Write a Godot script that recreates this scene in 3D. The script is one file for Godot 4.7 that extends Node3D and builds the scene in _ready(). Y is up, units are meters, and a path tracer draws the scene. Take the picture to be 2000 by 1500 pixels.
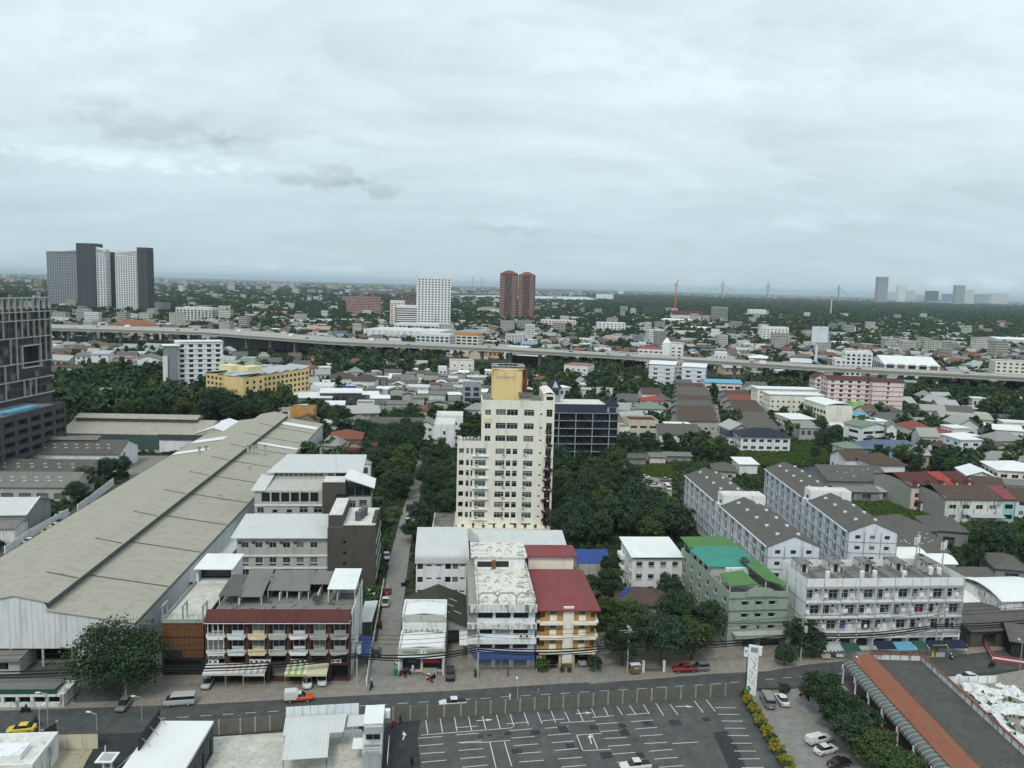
extends Node3D
# A city seen from a high window: the street below,its shops and flats,the elevated road,the suburbs and the far skyline.

var MATS:={}
var TEX:={}
var WINMESH:={}
var UNIT: BoxMesh
var CYL: CylinderMesh
var occupied:={}   # cell -> [x,z,yaw,half w,half d] of what is built,kept clear of scattered things
var paved: Array=[]
var used_names:={}
var rng:=RandomNumberGenerator.new()

func _ready() -> void:
	rng.seed=71
	setup_camera_and_light()
	make_textures()
	make_materials()
	UNIT=BoxMesh.new()
	CYL=CylinderMesh.new(); CYL.top_radius=0.5; CYL.bottom_radius=0.5; CYL.height=1.0; CYL.radial_segments=10; CYL.rings=1
	build_ground()
	build_near_left()
	build_near_middle()
	build_near_right()
	build_bottom_right()
	build_warehouses()
	build_expressway()
	build_midground()
	build_far()
	build_vehicles()
	build_street_things()
	build_trees()
	build_scatter()

# ------------------------------------------------------------------ camera,sky,sun
func setup_camera_and_light() -> void:
	var cam:=Camera3D.new(); cam.name="camera"
	cam.fov=49.7388; cam.near=0.5; cam.far=60000.0
	cam.transform=Transform3D(Basis(V(0.999608,0.027794,-0.003297),V(-0.027989,0.992649,-0.117747),V(-0.000000,0.117793,0.993038)),V(0,72.0,0))
	cam.current=true
	add_child(cam)
	var env:=Environment.new()
	env.background_mode=Environment.BG_SKY
	var sky:=Sky.new()
	var pm:=PanoramaSkyMaterial.new()
	pm.panorama=ImageTexture.create_from_image(sky_image())
	sky.sky_material=pm
	env.sky=sky
	env.background_energy_multiplier=1.0
	env.tonemap_mode=Environment.TONE_MAPPER_LINEAR
	env.tonemap_exposure=1.08
	env.fog_enabled=true
	env.fog_density=0.000043
	env.fog_light_color=Color(0.80,0.88,0.93)
	env.sdfgi_enabled=true; env.ssao_enabled=true; env.ssil_enabled=true
	var we:=WorldEnvironment.new(); we.name="world"; we.environment=env
	add_child(we)
	var sun:=DirectionalLight3D.new(); sun.name="sun"
	sun.light_energy=0.5; sun.light_angular_distance=14.0
	sun.light_color=Color(1.0,0.97,0.92); sun.shadow_enabled=true
	sun.transform=Transform3D(Basis.looking_at(V(0.16,-0.8,-0.62).normalized()),V(0,400,0))
	add_child(sun)

func sky_image() -> Image:
	# layered overcast: thin bright sheet,grey stratus drawn out towards the horizon,some low darker cumulus
	var w:=3072
	var h:=1536
	var a:=FastNoiseLite.new(); a.seed=5; a.frequency=0.5; a.fractal_octaves=5; a.noise_type=FastNoiseLite.TYPE_SIMPLEX_SMOOTH
	var b:=FastNoiseLite.new(); b.seed=19; b.frequency=1.7; b.fractal_octaves=5; b.fractal_gain=0.55; b.noise_type=FastNoiseLite.TYPE_SIMPLEX_SMOOTH
	var c:=FastNoiseLite.new(); c.seed=33; c.frequency=7.0; c.fractal_octaves=4; c.noise_type=FastNoiseLite.TYPE_SIMPLEX_SMOOTH
	var data:=PackedByteArray(); data.resize(w*h*3)
	var clouds:=[  # azimuth and elevation in degrees from straight ahead,half sizes,darkness (negative: bright)
		[-12.65,6.78,3.36,0.99,0.17],[-9.31,6.06,2.12,0.71,0.12],[-23.22,8.99,5.31,1.59,0.1],[-17.80,8.37,3.19,0.89,0.08],[-26.44,10.41,2.12,0.78,0.05],[0.04,4.36,3.36,0.57,-0.12],[-0.30,4.08,4.25,0.78,0.07],[-27.00,14.12,2.12,1.06,0.05],[19.02,15.10,14.87,2.48,0.05],[-26.12,7.07,9.92,0.78,-0.13],[-12.65,0.78,2.48,0.25,-0.12],[-16.59,0.82,1.42,0.18,-0.1],[19.74,4.70,4.96,0.71,-0.06],[30.03,1.04,2.12,0.42,-0.1],[27.06,0.98,1.06,0.32,-0.1],[2.81,14.26,3.19,0.89,-0.05]
	]
	for j in h:
		var el: float=90.0 - (j+0.5)/h*180.0
		var low:=el<0.0
		var e: float=maxf(el,0.0)
		var se: float=sin(deg_to_rad(e))
		var k: float=1.0/(se+0.2)
		for i in w:
			var az: float=(i+0.5)/w*360.0   # 0 is -z
			if az>180.0: az -= 360.0
			var at:=(j*w+i)*3
			if low:
				data[at]=165; data[at+1]=180; data[at+2]=182
				continue
			var ra:=deg_to_rad(az)
			var px: float=sin(ra)*k
			var pz: float=-cos(ra)*k
			var n1: float=a.get_noise_2d(px,pz)
			var n2: float=b.get_noise_2d(px*0.8+n1*0.4,pz*1.3)
			var t: float=n1*0.55+n2*0.5
			var v: float=0.0
			# grey stratus (t>0) and brighter rifts (t<0)
			v -= clampf(t,-0.35,0.6)*0.22*(0.35+0.65*smoothstep(1.0,14.0,e))
			v -= c.get_noise_2d(px*0.35+n2*0.2,pz*0.55)*0.045*smoothstep(0.5,5.0,e)
			for cl in clouds:
				var dx: float=(az - cl[0])/cl[2]
				var dy: float=(e - cl[1])/cl[3]
				if absf(dx)<1.6 and absf(dy)<1.6:
					var q: float=1.0 - sqrt(dx*dx+dy*dy)+c.get_noise_2d(az*0.05,e*0.12)*0.8+c.get_noise_2d(az*0.2+9.0,e*0.45)*0.35
					if q>0.0:
						v -= cl[4]*smoothstep(0.0,0.75,q)*(0.75+0.5*clampf(0.35 - dy*0.5,0.0,1.0))
			var f: float=smoothstep(0.0,15.0,e)
			var f2: float=smoothstep(0.0,7.0,e)
			# linear radiance: pale blue-green low,whiter and brighter above
			var r: float=lerpf(0.50,0.715,f)+v*0.8
			var g: float=lerpf(0.65,0.835,f)+v*0.96
			var bb: float=lerpf(0.705,0.885,f)+v
			var warm: float=(1.0 - f2)*0.03
			data[at]=int(255.0*pow(clampf(r+warm,0.0,1.0),0.4545))
			data[at+1]=int(255.0*pow(clampf(g,0.0,1.0),0.4545))
			data[at+2]=int(255.0*pow(clampf(bb,0.0,1.0),0.4545))
	return Image.create_from_data(w,h,false,Image.FORMAT_RGB8,data)

# ------------------------------------------------------------------ textures: what surfaces are made of
func grey_image(size: int,f: Callable) -> Image:
	var d:=PackedByteArray(); d.resize(size*size)
	for y in size:
		for x in size:
			d[y*size+x]=int(255.0*pow(clampf(f.call(x,y),0.0,1.0),0.4545))
	return Image.create_from_data(size,size,false,Image.FORMAT_L8,d)

func seamless(size: int,freq: float,oct: int,sd: int) -> PackedByteArray:
	var n:=FastNoiseLite.new(); n.seed=sd; n.frequency=freq; n.fractal_octaves=oct; n.noise_type=FastNoiseLite.TYPE_SIMPLEX_SMOOTH; n.fractal_gain=0.58
	var im:=n.get_seamless_image(size,size,false,false,0.12,true)
	im.convert(Image.FORMAT_L8)
	return im.get_data()

func make_textures() -> void:
	var S:=512
	var n1:=seamless(S,0.008,6,1)
	var n2:=seamless(S,0.03,5,2)
	var n3:=seamless(S,0.12,3,3)
	var r:=RandomNumberGenerator.new(); r.seed=9
	var speck:=PackedFloat32Array(); speck.resize(S*S)
	for i in S*S: speck[i]=r.randf()
	TEX.wall=grey_image(S,func(x,y):
		var i: int=y*S+x
		var a: float=n1[i]/255.0; var b: float=n2[i]/255.0; var c: float=n3[i]/255.0
		return 0.97 - 0.16*smoothstep(0.5,0.8,a) - 0.10*smoothstep(0.55,0.8,b) - 0.04*c)
	TEX.stain=grey_image(S,func(x,y):
		var i: int=y*S+x
		var a: float=n1[i]/255.0; var b: float=n2[i]/255.0; var c: float=n3[i]/255.0
		return 0.98 - 0.55*smoothstep(0.48,0.72,a*0.6+b*0.4) - 0.22*smoothstep(0.5,0.75,b) - 0.06*c)
	TEX.concrete=grey_image(S,func(x,y):
		var i: int=y*S+x
		var a: float=n1[i]/255.0; var b: float=n2[i]/255.0; var c: float=n3[i]/255.0
		return 0.74+0.26*a - 0.25*smoothstep(0.55,0.8,b)+0.12*(c - 0.5)+0.06*(speck[i] - 0.5))
	TEX.asphalt=grey_image(S,func(x,y):
		var i: int=y*S+x
		var a: float=n1[i]/255.0; var b: float=n2[i]/255.0
		return 0.62+0.30*(a - 0.3)+0.20*(b - 0.5)+0.16*(speck[i] - 0.5))
	TEX.leafy=grey_image(S,func(x,y):
		var i: int=y*S+x
		var a: float=n1[i]/255.0; var b: float=n2[i]/255.0; var c: float=n3[i]/255.0
		return 0.25+0.5*a+0.35*(b - 0.4)+0.3*(c - 0.5)+0.2*(speck[i] - 0.5))
	# roof sheets,laid in uv metres: a sheet of 16 m with strips of 1 m,each weathered its own way
	var strip:=PackedFloat32Array(); strip.resize(64)
	for i in 64: strip[i]=r.randf()
	TEX.sheet=grey_image(S,func(x,y):
		var i: int=y*S+x
		var a: float=n1[i]/255.0; var b: float=n2[((y/6) % S)*S+x]/255.0
		var s: float=strip[(x/32+16*(y/171)) % 64]
		var seam: float=0.12 if y % 171<2 else 0.0
		return 0.9+0.06*(s - 0.5) - 0.09*smoothstep(0.5,0.8,a) - 0.05*smoothstep(0.5,0.75,b) - seam*0.6)
	TEX.clean=grey_image(S,func(x,y):
		var i: int=y*S+x
		return 0.96+0.03*(strip[(x/32+16*(y/171)) % 64] - 0.5) - 0.06*smoothstep(0.5,0.8,n1[i]/255.0) - 0.03*smoothstep(0.5,0.8,n2[i]/255.0))
	var rib:=Image.create_empty(S,S,false,Image.FORMAT_RGB8)
	var tile:=Image.create_empty(S,S,false,Image.FORMAT_RGB8)
	for x in S:
		var sl: float=-0.55*cos(x/16.0*TAU)
		var col:=Color(0.5+0.5*sl/sqrt(1.0+sl*sl),0.5,0.5+0.5/sqrt(1.0+sl*sl))
		for y in S:
			rib.set_pixel(x,y,col)
	for y in S:
		var sy: float=0.5 if y % 14<2 else -0.12
		for x in S:
			var sx: float=-0.3*cos(x/10.66*TAU)
			var L:=sqrt(1.0+sx*sx+sy*sy)
			tile.set_pixel(x,y,Color(0.5+0.5*sx/L,0.5+0.5*sy/L,0.5+0.5/L))
	TEX.rib=rib; TEX.tile=tile
	for k in TEX.keys():
		TEX[k]=ImageTexture.create_from_image(TEX[k])

func mk(key: String,r: float,g: float,b: float,rough:=0.9,tex:="",metres:=20.0,drawn:=1.0) -> StandardMaterial3D:
	var m:=StandardMaterial3D.new()
	m.resource_name=key
	m.albedo_color=Color(r,g,b).linear_to_srgb()
	m.roughness=rough
	m.metallic_specular=0.3 if rough>0.5 else 0.5
	if tex in ["sheet","tiles","clean"]:
		m.albedo_texture=TEX.clean if tex=="clean" else TEX.sheet
		m.uv1_scale=V(1.0/16.0,1.0/16.0,1)
		m.normal_enabled=true
		m.normal_texture=TEX.tile if tex=="tiles" else TEX.rib
		m.normal_scale=0.8
	elif tex != "":
		m.albedo_texture=TEX[tex]
		m.uv1_triplanar=true; m.uv1_world_triplanar=true
		m.uv1_scale=V(1.0/metres,1.0/(metres*drawn),1.0/metres)
	MATS[key]=m
	return m

func make_materials() -> void:
	# painted and rendered walls (texture drawn out downwards: rain streaks)
	mk("white",.79,.81,.82,.85,"wall",9,5)
	mk("white_old",.70,.71,.69,.9,"stain",11,6)
	mk("white_blue",.69,.74,.79,.85,"wall",10,5)
	mk("cream",.82,.79,.70,.85,"wall",12,6)
	mk("beige",.60,.55,.44,.9,"wall",10,5)
	mk("light_grey",.47,.47,.44,.9,"wall",10,4)
	mk("mid_grey",.27,.28,.29,.9,"wall",10,4)
	mk("cool_grey",.33,.36,.39,.85,"wall",10,4)
	mk("brown_grey",.092,.084,.077,.9,"wall",10,4)
	mk("old_concrete",.34,.34,.31,.95,"concrete",6,2.2)
	mk("wall_grimy",.15,.145,.13,.95,"concrete",5,1.6)
	mk("sage",.31,.37,.31,.9,"wall",9,4)
	mk("sage_dark",.16,.20,.17,.9,"wall",9,4)
	mk("yellow",.80,.61,.30,.9,"wall",12,5)
	mk("yellow_pale",.80,.68,.42,.9,"wall",12,5)
	mk("ochre",.46,.27,.10,.9,"wall",8,4)
	mk("pink",.78,.67,.66,.9,"wall",10,5)
	mk("pink_brown",.36,.20,.18,.9,"wall",10,4)
	mk("navy",.022,.026,.034,.7,"wall",10,4)
	mk("charcoal",.035,.036,.037,.8,"wall",10,4)
	mk("slate",.075,.08,.085,.8,"wall",10,4)
	mk("brick_dark",.095,.05,.042,.95,"wall",6,3)
	mk("sky_blue",.22,.47,.66,.85,"wall",10,4)
	mk("mint",.35,.60,.58,.85,"wall",10,4)
	mk("lime",.37,.62,.25,.85,"wall",10,4)
	mk("orange_wall",.58,.30,.10,.85,"wall",10,4)
	mk("red_wall",.34,.065,.055,.85,"wall",10,4)
	mk("tower_brown",.12,.085,.085,.9,"wall",20,4)
	mk("tower_pink",.46,.27,.26,.9,"wall",20,4)
	mk("steel_white",.70,.73,.74,.6,"wall",7,9)
	mk("teal_sheet",.07,.12,.12,.6,"wall",9,8)
	# roofs
	mk("roof_tan",.41,.39,.325,.85,"sheet")
	mk("roof_grey",.21,.205,.195,.9,"sheet")
	mk("roof_dark",.128,.123,.113,.9,"sheet")
	mk("roof_mossy",.062,.066,.055,.95,"sheet")
	mk("roof_white",.78,.80,.80,.55,"clean")
	mk("roof_pale",.58,.60,.60,.6,"clean")
	mk("roof_silver",.42,.44,.45,.5,"clean")
	mk("roof_blue",.035,.075,.28,.6,"sheet")
	mk("roof_navy",.03,.037,.06,.8,"tiles")
	mk("roof_slate_blue",.12,.16,.23,.8,"tiles")
	mk("roof_red",.235,.066,.072,.7,"tiles")
	mk("roof_rust",.24,.085,.06,.85,"tiles")
	mk("roof_maroon",.11,.04,.036,.85,"tiles")
	mk("roof_brown",.105,.075,.062,.9,"tiles")
	mk("roof_green",.095,.215,.075,.7,"sheet")
	mk("roof_teal",.06,.28,.225,.65,"sheet")
	mk("roof_orange",.28,.115,.075,.85,"tiles")
	mk("roof_purple",.25,.20,.36,.85,"sheet")
	mk("roof_cyan",.16,.42,.62,.7,"sheet")
	mk("roof_green_grey",.22,.27,.21,.9,"sheet")
	mk("deck_white",.72,.72,.68,.95,"concrete",14)
	mk("deck_stained",.70,.69,.64,.95,"stain",11)
	mk("deck_grey",.22,.215,.20,.95,"stain",12)
	mk("deck_dark",.10,.10,.095,.95,"concrete",18)
	mk("tarp_blue",.045,.085,.24,.7,"concrete",3)
	mk("tarp_navy",.022,.03,.065,.8,"concrete",3)
	mk("tarp_green",.03,.095,.075,.8,"concrete",3)
	mk("tarp_sky",.12,.35,.50,.7,"concrete",3)
	mk("canvas_cream",.62,.58,.40,.9,"wall",4)
	mk("canvas_white",.72,.73,.71,.8,"wall",4)
	mk("canvas_lime",.38,.47,.14,.8,"wall",4)
	mk("polycarbonate",.10,.12,.115,.35,"concrete",5)
	# ground
	mk("asphalt",.112,.117,.118,.95,"asphalt",13)
	mk("asphalt_old",.128,.136,.133,.95,"asphalt",17)
	mk("asphalt_new",.058,.062,.067,.95,"asphalt",9)
	mk("pavement",.30,.275,.24,.95,"concrete",11)
	mk("pavement_grey",.27,.265,.25,.95,"concrete",9)
	mk("concrete_pale",.60,.59,.53,.95,"concrete",14)
	mk("concrete_sand",.42,.38,.28,.95,"concrete",10)
	mk("brick_paving",.17,.115,.105,.95,"concrete",6)
	mk("soil",.16,.12,.085,1.0,"concrete",8)
	mk("land",.085,.098,.068,1.0,"leafy",60)
	mk("grass_ground",.055,.095,.03,1.0,"leafy",12)
	mk("water",.42,.47,.49,.25)
	mk("paint_white",.72,.73,.72,.8,"concrete",3)
	mk("paint_yellow",.62,.44,.08,.8)
	# small stuff
	mk("metal",.32,.33,.34,.5)
	mk("metal_dark",.05,.05,.052,.6)
	mk("metal_white",.70,.71,.71,.5)
	mk("pole_concrete",.38,.37,.35,.95)
	mk("cable",.012,.012,.013,.8)
	mk("frame_white",.72,.73,.73,.6)
	mk("frame_dark",.06,.063,.066,.6)
	mk("wood",.22,.105,.05,.8,"wall",2,8)
	mk("black",.012,.012,.013,.7)
	mk("gutter",.13,.13,.125,.8,"stain",6)
	mk("sign_red",.45,.03,.03,.6)
	mk("sign_green",.03,.22,.09,.6)
	mk("sign_orange",.60,.20,.03,.6)
	mk("sign_yellow",.62,.46,.04,.6)
	mk("sign_blue",.03,.09,.30,.6)
	mk("cloth_red",.35,.05,.12,.9)
	mk("cloth_blue",.08,.14,.34,.9)
	mk("tank",.09,.11,.125,.5)
	mk("trunk",.10,.08,.06,1.0)
	mk("skin",.35,.20,.13,.6)
	mk("plastic_debris",.74,.76,.77,.7,"stain",5)
	# glass: dark rooms behind,curtains behind,tinted
	for g in [["glass_dark",.016,.019,.02],["glass_room",.035,.04,.04],["glass_curtain",.16,.165,.15],["glass_teal",.05,.10,.095],["glass_blue",.03,.045,.06],["glass_pale",.30,.33,.32]]:
		var m:=mk(g[0],g[1],g[2],g[3],0.12)
		m.metallic_specular=0.5

# ------------------------------------------------------------------ naming and tagging
func numbered(called: String) -> String:
	if not used_names.has(called):
		used_names[called]=0
		return called
	used_names[called] += 1
	return "%s_%03d" % [called,used_names[called]]

func tag(o: Node,label:="",category:="",group:="",kind:="") -> Node:
	if label: o.set_meta("label",label)
	if category: o.set_meta("category",category)
	if group: o.set_meta("group",group)
	if kind: o.set_meta("kind",kind)
	return o

func thing(called: String,label: String,category: String,at: Vector3,yaw:=0.0,group:="") -> Node3D:
	var o:=Node3D.new(); o.name=numbered(called)
	o.position=at; o.rotation.y=yaw
	add_child(o)
	tag(o,label,category,group)
	return o

func put(parent: Node,called: String,mesh: Mesh,m: Material=null,label:="") -> MeshInstance3D:
	var o:=MeshInstance3D.new()
	o.name=numbered(called) if parent==self else called
	o.mesh=mesh
	if m: o.material_override=m
	parent.add_child(o,true)
	if label: o.set_meta("label",label)
	return o

func structure(called: String,mesh: Mesh,m: Material) -> MeshInstance3D:
	var o:=put(self,called,mesh,m)
	o.set_meta("kind","structure")
	return o

# ------------------------------------------------------------------ mesh helpers
func tool() -> SurfaceTool:
	var s:=SurfaceTool.new(); s.begin(Mesh.PRIMITIVE_TRIANGLES); return s

func tri(s: SurfaceTool,a: Vector3,b: Vector3,c: Vector3) -> void:   # counter-clockwise seen from outside
	var n:=(b - a).cross(c - a).normalized()
	var ux:=(b - a).normalized(); var uy:=n.cross(ux)
	for p in [a,c,b]:
		s.set_normal(n); s.set_tangent(Plane(ux,1.0)); s.set_uv(Vector2((p - a).dot(ux),(p - a).dot(uy))); s.add_vertex(p)

func quad(s: SurfaceTool,a: Vector3,b: Vector3,c: Vector3,d: Vector3) -> void:
	var n:=(c - a).cross(d - b).normalized()
	var ux:=(b - a).normalized()
	if ux==Vector3.ZERO: ux=(c - d).normalized()
	var uy:=n.cross(ux)
	for p in [a,c,b,a,d,c]:
		s.set_normal(n); s.set_tangent(Plane(ux,1.0)); s.set_uv(Vector2((p - a).dot(ux),(p - a).dot(uy))); s.add_vertex(p)

func bx(s: SurfaceTool,c: Vector3,z: Vector3) -> void:
	var h:=z*0.5
	var p:=func(x,y,w): return c+V(h.x*x,h.y*y,h.z*w)
	quad(s,p.call(-1,-1,1),p.call(1,-1,1),p.call(1,1,1),p.call(-1,1,1))
	quad(s,p.call(1,-1,-1),p.call(-1,-1,-1),p.call(-1,1,-1),p.call(1,1,-1))
	quad(s,p.call(1,-1,1),p.call(1,-1,-1),p.call(1,1,-1),p.call(1,1,1))
	quad(s,p.call(-1,-1,-1),p.call(-1,-1,1),p.call(-1,1,1),p.call(-1,1,-1))
	quad(s,p.call(-1,1,1),p.call(1,1,1),p.call(1,1,-1),p.call(-1,1,-1))
	quad(s,p.call(-1,-1,-1),p.call(1,-1,-1),p.call(1,-1,1),p.call(-1,-1,1))

func slab(s: SurfaceTool,pts: Array,t: float) -> void:   # pts: top outline,counter-clockwise from above
	var n:=pts.size()
	var down:=V(0,-t,0)
	if n==4:
		quad(s,pts[0],pts[1],pts[2],pts[3])
		quad(s,pts[3]+down,pts[2]+down,pts[1]+down,pts[0]+down)
	else:
		for i in range(1,n - 1):
			tri(s,pts[0],pts[i],pts[i+1])
			tri(s,pts[0]+down,pts[i+1]+down,pts[i]+down)
	for i in n:
		var a: Vector3=pts[i]; var b: Vector3=pts[(i+1) % n]
		quad(s,a+down,b+down,b,a)

func box(parent: Node,called: String,c: Vector3,z: Vector3,m: String,label:="") -> MeshInstance3D:
	var o:=put(parent,called,UNIT,MATS[m],label)
	o.position=c; o.scale=z
	return o

func beam(parent: Node,called: String,a: Vector3,b: Vector3,thick: float,m: String,deep:=-1.0) -> MeshInstance3D:
	var o:=put(parent,called,UNIT,MATS[m])
	var d:=b - a
	var up:=Vector3.UP if absf(d.normalized().y)<0.99 else Vector3.RIGHT
	o.transform=Transform3D(Basis.looking_at(d.normalized(),up).scaled_local(V(thick,deep if deep>0 else thick,d.length())),(a+b)*0.5)
	return o

func rod(parent: Node,called: String,a: Vector3,b: Vector3,dia: float,m: String) -> MeshInstance3D:
	var o:=put(parent,called,CYL,MATS[m])
	var d:=b - a
	var y:=d.normalized()
	var x:=y.cross(V(0.3,0.1,1)).normalized()
	o.transform=Transform3D(Basis(x*dia,y*d.length(),x.cross(y)*dia),(a+b)*0.5)
	return o

func sheet(pts: PackedVector2Array,y: float) -> ArrayMesh:
	var s:=tool()
	var idx:=Geometry2D.triangulate_polygon(pts)
	for i in range(0,idx.size(),3):
		var a:=pts[idx[i]]; var b:=pts[idx[i+1]]; var c:=pts[idx[i+2]]
		var A:=V(a.x,y,a.y); var B:=V(b.x,y,b.y); var C:=V(c.x,y,c.y)
		if (B - A).cross(C - A).y<0: var t:=B; B=C; C=t
		tri(s,A,B,C)
	return s.commit()

func strip_along(path: Array,half_a: float,half_b: float,y: float) -> PackedVector2Array:   # band beside a line of Vector2
	var l:=PackedVector2Array(); var r:=PackedVector2Array()
	for i in path.size():
		var d: Vector2=(path[mini(i+1,path.size() - 1)] - path[maxi(i - 1,0)]).normalized()
		var n:=Vector2(d.y,-d.x)
		l.append(path[i]+n*half_a); r.append(path[i] - n*half_b)
	r.reverse(); l.append_array(r)
	return l

# ------------------------------------------------------------------ facades with real openings
func face(s: SurfaceTool,o: Vector3,xd: Vector3,w: float,y0: float,y1: float,holes: Array) -> void:
	# o: foot of the wall at its left end seen from outside; holes: [x,y,w,h,depth]
	var xs:=[0.0,w]; var ys:=[y0,y1]
	for q in holes:
		for v in [q[0],q[0]+q[2]]:
			if v>0.001 and v<w - 0.001: xs.append(v)
		for v in [q[1],q[1]+q[3]]:
			if v>y0+0.001 and v<y1 - 0.001: ys.append(v)
	xs.sort(); ys.sort()
	var X:=[xs[0]]; var Y:=[ys[0]]
	for v in xs: if v - X[-1]>0.004: X.append(v)
	for v in ys: if v - Y[-1]>0.004: Y.append(v)
	var P:=func(x: float,y: float) -> Vector3: return o+xd*x+V(0,y - o.y,0)
	for j in Y.size() - 1:
		var run:=-1.0
		var my: float=(Y[j]+Y[j+1])*0.5
		var row:=[]
		for q in holes:
			if q[1]<my and my<q[1]+q[3]: row.append(q)
		if row.is_empty():
			quad(s,P.call(0.0,Y[j]),P.call(w,Y[j]),P.call(w,Y[j+1]),P.call(0.0,Y[j+1]))
			continue
		for i in X.size() - 1:
			var mx: float=(X[i]+X[i+1])*0.5
			var open:=false
			for q in row:
				if q[0]<mx and mx<q[0]+q[2]: open=true; break
			if not open and run<0: run=X[i]
			if (open or i==X.size() - 2) and run >= 0:
				var e: float=X[i] if open else X[i+1]
				quad(s,P.call(run,Y[j]),P.call(e,Y[j]),P.call(e,Y[j+1]),P.call(run,Y[j+1]))
				run=-1.0
	var inw:=xd.cross(Vector3.UP)*-1.0   # inwards
	for q in holes:
		var a: Vector3=P.call(q[0],q[1]); var b: Vector3=P.call(q[0]+q[2],q[1])
		var c: Vector3=P.call(q[0]+q[2],q[1]+q[3]); var d: Vector3=P.call(q[0],q[1]+q[3])
		var i2: Vector3=inw*q[4]
		quad(s,a,b,b+i2,a+i2); quad(s,b,c,c+i2,b+i2); quad(s,c,d,d+i2,c+i2); quad(s,d,a,a+i2,d+i2)
		if q[4]>0.5: quad(s,a+i2,b+i2,c+i2,d+i2)

func window_mesh(w: float,h: float,style: String,glass: String) -> ArrayMesh:
	var key:="%.2f %.2f %s %s" % [w,h,style,glass]
	if WINMESH.has(key): return WINMESH[key]
	var g:=tool(); var f:=tool()
	g.set_material(MATS[glass])
	var zf:=0.04
	quad(g,V(-w/2,-h/2,0),V(w/2,-h/2,0),V(w/2,h/2,0),V(-w/2,h/2,0))
	var mesh:=g.commit()
	if style != "plain":
		f.set_material(MATS["frame_dark" if style.begins_with("dark") else "frame_white"])
		var b:=0.05
		bx(f,V(-w/2+b/2,0,zf/2),V(b,h,zf)); bx(f,V(w/2 - b/2,0,zf/2),V(b,h,zf))
		bx(f,V(0,h/2 - b/2,zf/2),V(w - 2*b,b,zf)); bx(f,V(0,-h/2+b/2,zf/2),V(w - 2*b,b,zf))
		var n:=maxi(1,int(round(w/1.05)))
		for i in range(1,n):
			bx(f,V(-w/2+w*i/n,0,zf/2),V(0.045,h - 2*b,zf))
		if h>1.7 and style != "dark_wide":
			bx(f,V(0,h*0.22,zf/2+0.003),V(w - 2*b,0.06,zf))
		mesh=f.commit(mesh)
	WINMESH[key]=mesh
	return mesh

const GLASSES:=["glass_dark","glass_room","glass_dark","glass_curtain","glass_room"]

# openings: {"f": [...],"r": ...,"b": ...,"l": ...}; one opening: [x (centre,from the wall's middle),y (sill),w,h,style,depth,glass]
func walls(parent: Node,called: String,c: Vector3,w: float,d: float,y0: float,y1: float,m: String,openings:={},join:=false,cap:=true) -> MeshInstance3D:
	var s:=tool()
	var panes:={}
	var sides:={"f": [V(-w/2,y0,d/2),V(1,0,0),w],"r": [V(w/2,y0,d/2),V(0,0,-1),d],"b": [V(w/2,y0,-d/2),V(-1,0,0),w],"l": [V(-w/2,y0,-d/2),V(0,0,1),d]}
	var body:=MeshInstance3D.new()
	for k in sides:
		var o: Vector3=sides[k][0]; var xd: Vector3=sides[k][1]; var L: float=sides[k][2]
		var holes:=[]
		for q in openings.get(k,[]):
			var dep: float=q[5] if q.size()>5 else 0.18
			holes.append([L/2+q[0] - q[2]/2,q[1],q[2],q[3],dep])
		face(s,o,xd,L,y0,y1,holes)
		var i:=0
		for q in openings.get(k,[]):
			var dep: float=q[5] if q.size()>5 else 0.18
			var style: String=q[4] if q.size()>4 else "frame"
			if style=="void": continue
			var gl: String=q[6] if q.size()>6 else GLASSES[rng.randi() % GLASSES.size()]
			var out:=xd.cross(Vector3.UP)
			var at: Vector3=c+o+xd*(L/2+q[0])+V(0,q[1] - y0+q[3]/2,0) - out*(dep - 0.03)
			if join:
				if not panes.has(gl): panes[gl]=tool()
				var hx: Vector3=xd*q[2]*0.5; var hy:=V(0,q[3]*0.5,0)
				quad(panes[gl],at - hx - hy,at+hx - hy,at+hx+hy,at - hx+hy)
			else:
				var win:=put(parent,"window",window_mesh(snappedf(q[2],0.05),snappedf(q[3],0.05),style,gl))
				win.transform=Transform3D(Basis(xd,Vector3.UP,out),at)
			i += 1
	if cap:
		quad(s,V(-w/2,y1,d/2),V(w/2,y1,d/2),V(w/2,y1,-d/2),V(-w/2,y1,-d/2))
	for gl in panes:
		var o:=put(parent,"windows",panes[gl].commit(),MATS[gl])
		o.set_meta("kind","stuff")
	body.free()
	var wl:=put(parent,called,s.commit(),MATS[m])
	wl.position=c
	return wl

func grid(x0: float,x1: float,nx: int,y0: float,dy: float,ny: int,w: float,h: float,style:="frame",depth:=0.18,glass:="") -> Array:
	var out:=[]
	for j in ny:
		for i in nx:
			var q:=[x0+(x1 - x0)*(i+0.5)/nx,y0+dy*j,w,h,style,depth]
			if glass: q.append(glass)
			out.append(q)
	return out

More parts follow.
